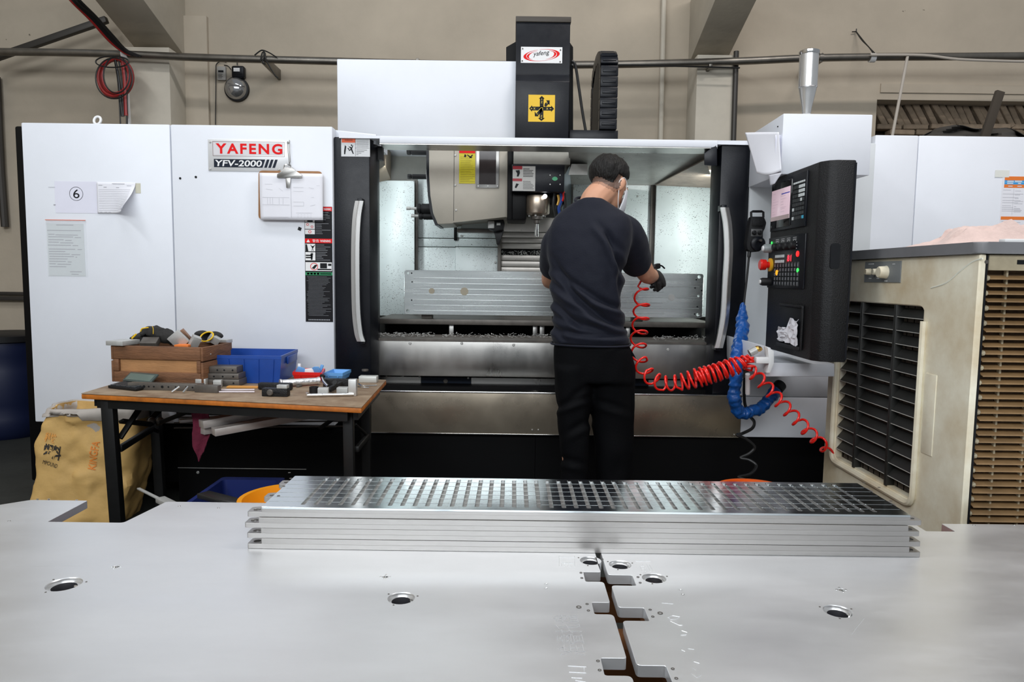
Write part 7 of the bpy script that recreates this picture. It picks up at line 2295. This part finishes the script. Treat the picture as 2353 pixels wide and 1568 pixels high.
# ---- t-shirt
mb = MB()
rows = ((463, 1322, 1392, .062, 3.17, .06), (472, 1312, 1404, .072, 3.17, .05), (484, 1290, 1428, .085, 3.17, .03), (500, 1273, 1446, .102, 3.17, .02), (530, 1260, 1452, .122, 3.17, 0), (570, 1257, 1448, .132, 3.17, 0), (620, 1263, 1436, .134, 3.17, 0),
        (680, 1268, 1430, .130, 3.17, 0), (735, 1270, 1434, .130, 3.17, 0), (770, 1269, 1440, .132, 3.17, 0), (791, 1268, 1446, .134, 3.17, 0))
mb.loft([ell(pt((a + c) / 2, v, Y), sx(a, c, v, Y), d, YAW if v < 700 else YAW * .6, 40, 2.4, (.0, -.25 if v < 480 else 0)) for v, a, c, d, Y, t in rows][::-1])
limb(mb, [pt(1395, 520, 3.19), pt(1438, 545, 3.25), pt(1461, 600, 3.375)], [.080, .088, .076], 20, 5)
limb(mb, [pt(1320, 525, 3.19), pt(1284, 560, 3.23), pt(1273, 612, 3.36)], [.076, .078, .070], 20, 5)
me = remeshed(mb, .007, 34, .6)
b = MB(); b.mesh_in(me)
bm_ = b.bm
# open the cuffs, the hem and the neck, then fold in creases
cuff_dir = (el_r - sh_r).normalized()
def crease(p):
    """depth of cloth folds: diagonal drapes over the lower back, small ripples at the side and sleeve"""
    q = PYI(p)
    u, v = q
    f = 0.0
    if p.y < PYD + .06:
        for cu, cv, a, ln, wd, dp in ((1338, 700, .62, 95, 8, .012), (1318, 672, .78, 80, 7, .010), (1350, 672, .55, 85, 7, .008), (1300, 722, .75, 50, 6, .008), (1385, 735, .35, 70, 7, .007), (1395, 700, .30, 45, 6, .006), (1330, 745, .30, 70, 8, .006), (1298, 640, 1.0, 55, 7, .006),
                                      (1418, 590, 1.15, 60, 8, .012), (1400, 545, .85, 45, 8, .006), (1360, 770, .08, 90, 6, .006), (1425, 660, 1.45, 60, 7, .008), (1280, 760, .9, 35, 6, .005)):
            du, dv = u - cu, v - cv
            s, t = du * math.cos(a) + dv * math.sin(a), -du * math.sin(a) + dv * math.cos(a)
            t += .0016 * s * s * .5
            w_ = math.exp(-(s / ln) ** 4)
            f -= 1.7 * dp * w_ * (math.exp(-(t / wd) ** 2) - .8 * math.exp(-((t - wd * 1.7) / wd) ** 2))
    f += .004 * noise.noise(Vector((p.x * 11, p.y * 11, p.z * 8))) + .0015 * noise.noise(p * 30)
    return f
def PYI(p):
    d = Vector(p) - CAM_P
    k = d.dot(_F)
    return W / 2 + FPX * d.dot(CAM_R) / k, H / 2 - FPX * d.dot(CAM_U) / k
bm_.normal_update()
for v in bm_.verts:
    v.co += v.normal * crease(v.co)
shirt = b.build('t_shirt', SHIRT, per, sharp=180)
# hem and cuffs as slightly proud rolled edges
hemr = ell(pt(1357, 790, 3.17), sx(1268, 1446, 790, 3.17) + .003, .138, YAW * .6, 44, 2.4)
MB().tube(hemr, .0045, 6, closed=True).build('hem', SHIRT, shirt)
col_ = ell(pt(1357, 464, 3.17), sx(1324, 1392, 464, 3.17) + .002, .064, YAW, 36, 2.2, (-.10, .35))
MB().tube(col_, .0065, 7, closed=True).build('collar', SHIRT, shirt)
tag_ = pt(1474, 591, 3.31)
# ---- trousers
mb = MB()
rows = ((782, 1275, 1440, .118, 3.17), (800, 1271, 1450, .125, 3.17), (840, 1272, 1457, .130, 3.18), (875, 1274, 1458, .125, 3.18))
mb.loft([ell(pt((a + c) / 2, v, Y), sx(a, c, v, Y), d, YAW * .4, 36, 2.6) for v, a, c, d, Y in rows][::-1])
for side in (0, 1):
    rw = (((840, 1272, 1362, .115, 3.17), (890, 1274, 1360, .110, 3.17), (940, 1278, 1356, .100, 3.16), (1000, 1284, 1352, .092, 3.16), (1060, 1288, 1350, .088, 3.17), (1110, 1289, 1350, .085, 3.18), (1170, 1288, 1350, .082, 3.19), (1228, 1284, 1352, .085, 3.20)),
          ((840, 1356, 1458, .120, 3.19), (890, 1358, 1458, .115, 3.19), (940, 1360, 1457, .105, 3.20), (1000, 1364, 1455, .098, 3.20), (1060, 1368, 1452, .092, 3.21), (1110, 1370, 1450, .090, 3.22), (1170, 1370, 1450, .086, 3.23), (1228, 1366, 1452, .088, 3.24)))[side]
    mb.loft([ell(pt((a + c) / 2, v, Y), sx(a, c, v, Y), d, 0, 30, 2.3) for v, a, c, d, Y in rw][::-1])
me = remeshed(mb, .009, 6, .5)
b = MB(); b.mesh_in(me)
b.bm.normal_update()
for v in b.bm.verts:
    p = v.co
    u_, v_ = PYI(p)
    f = .007 * noise.noise(Vector((p.x * 7, p.y * 7, p.z * 5))) + .006 * noise.noise(Vector((p.x * 14, p.y * 10, p.z * 9 + 4)))
    for cu, cv, a, ln, wd, dp in ((1310, 925, -.35, 40, 7, .012), (1325, 905, -.6, 30, 7, .008), (1330, 980, -.5, 35, 8, .008), (1400, 930, .3, 40, 8, .008), (1310, 1060, .2, 30, 8, .008)):
        du, dv = u_ - cu, v_ - cv
        s, t = du * math.cos(a) + dv * math.sin(a), -du * math.sin(a) + dv * math.cos(a)
        f -= dp * math.exp(-(s / ln) ** 2) * (math.exp(-(t / wd) ** 2) - .8 * math.exp(-((t - wd * 1.8) / wd) ** 2))
    v.co += v.normal * f
trs = b.build('trousers', TROUSER, per, sharp=180)
MB().prism([xz(u, v, 3.12) for u, v in ((1447, 798), (1462, 824), (1452, 818), (1442, 800))], 'y', 3.12, 3.126, .001).build('pocket_flap', TROUSER, trs)
# shoes
for a_ in ((an_l.x, an_l.y), (an_r.x, an_r.y)):
    sh = MB()
    sh.loft([[(a_[0] + x * w_, a_[1] + .065 + y * l_, z) for x, y in [(math.cos(t), math.sin(t)) for t in [2 * math.pi * k / 24 for k in range(24)]]] for z, w_, l_ in ((0, .050, .145), (.02, .053, .15), (.05, .050, .14), (.085, .042, .085))])
    sh.build('shoe', RUBBER, per, sharp=60)
# ---- gloved hands: palm, four fingers and a thumb closed round the air gun; the left hand steadies the work
def hand(root, wr, d, palm_n, curl, s=1.0, name='glove'):
    """wr wrist, d direction of the hand, palm_n palm side normal"""
    d = d.normalized()
    n_ = (palm_n - d * palm_n.dot(d)).normalized()
    sd = d.cross(n_)
    mb = MB()
    q = lambda a, b, c: wr + (d * a + sd * b + n_ * c) * s
    mb.loft([[q(a, bw * math.cos(t), cw * math.sin(t)) for t in [2 * math.pi * k / 18 for k in range(18)]] for a, bw, cw in ((-.045, .034, .031), (0, .030, .024), (.03, .040, .022), (.065, .045, .019), (.088, .042, .015))])
    for b_, ln in ((-.032, .068), (-.011, .080), (.011, .078), (.031, .060)):
        p = [q(.075, b_, .002)]
        a = .15
        pos = Vector((.075, 0.002))
        for k, f in enumerate((.45, .30, .25)):
            a += curl * (.9 if k else .6)
            pos = pos + Vector((math.cos(a), math.sin(a))) * ln * f
            p.append(q(pos.x, b_, pos.y))
        mb.tube(p, [.0098 * s, .0094 * s, .0085 * s, .0072 * s], 10)
        for x in p: mb.ball(x, .0088 * s, nu=10, nv=8)
    p = [q(.012, -.030, .006), q(.040, -.050, .018), q(.064, -.046, .034), q(.080, -.032, .044)]
    mb.tube(p, [.014 * s, .012 * s, .010 * s, .008 * s], 10)
    for x, r in zip(p, (.013, .012, .010, .0085)): mb.ball(x, r * s, nu=10, nv=8)
    me = remeshed(mb, .0035, 4, .5)
    b = MB(); b.mesh_in(me)
    return b.build(name, mat('glove_fabric', (.022, .020, .020), .8, bump=.3, bscale=120), root, sharp=180)
gr = hand(per, pt(1506, 634, 3.55), Vector((.35, .55, -.12)), Vector((-.75, .35, -.45)), 1.0, 1.05)
MB().tube([pt(1500 + 10 * math.cos(a) * .5 + 3, 632 + 20 * math.sin(a), 3.525 + .035 * math.cos(a)) for a in [2 * math.pi * k / 24 for k in range(24)]], .006, 7, closed=True).build('glove_cuff', mat('cuff_grey', (.03, .03, .03), .8), gr)
hand(per, wr_l, Vector((-.12, .5, -.05)), Vector((.6, .2, -.7)), .55, 1.0)
# ---- air gun in the right hand
c = pt(1508, 618, 3.60)
gun = thing('air_gun', c, 'black air blow gun held in the operator\'s gloved right hand', 'air gun')
MB().cyl(pt(1495, 640, 3.58), pt(1503, 616, 3.60), .011, n=14).build('grip', RUBBER, gun)
MB().bar(pt(1498, 616, 3.59), pt(1514, 611, 3.64), .022, .026, bev=.004).build('body', RUBBER, gun)
MB().tube(spline([pt(1512, 612, 3.64), pt(1520, 611, 3.66), pt(1527, 617, 3.68)], 5), .004, 8).build('nozzle', BLACK_PR, gun)
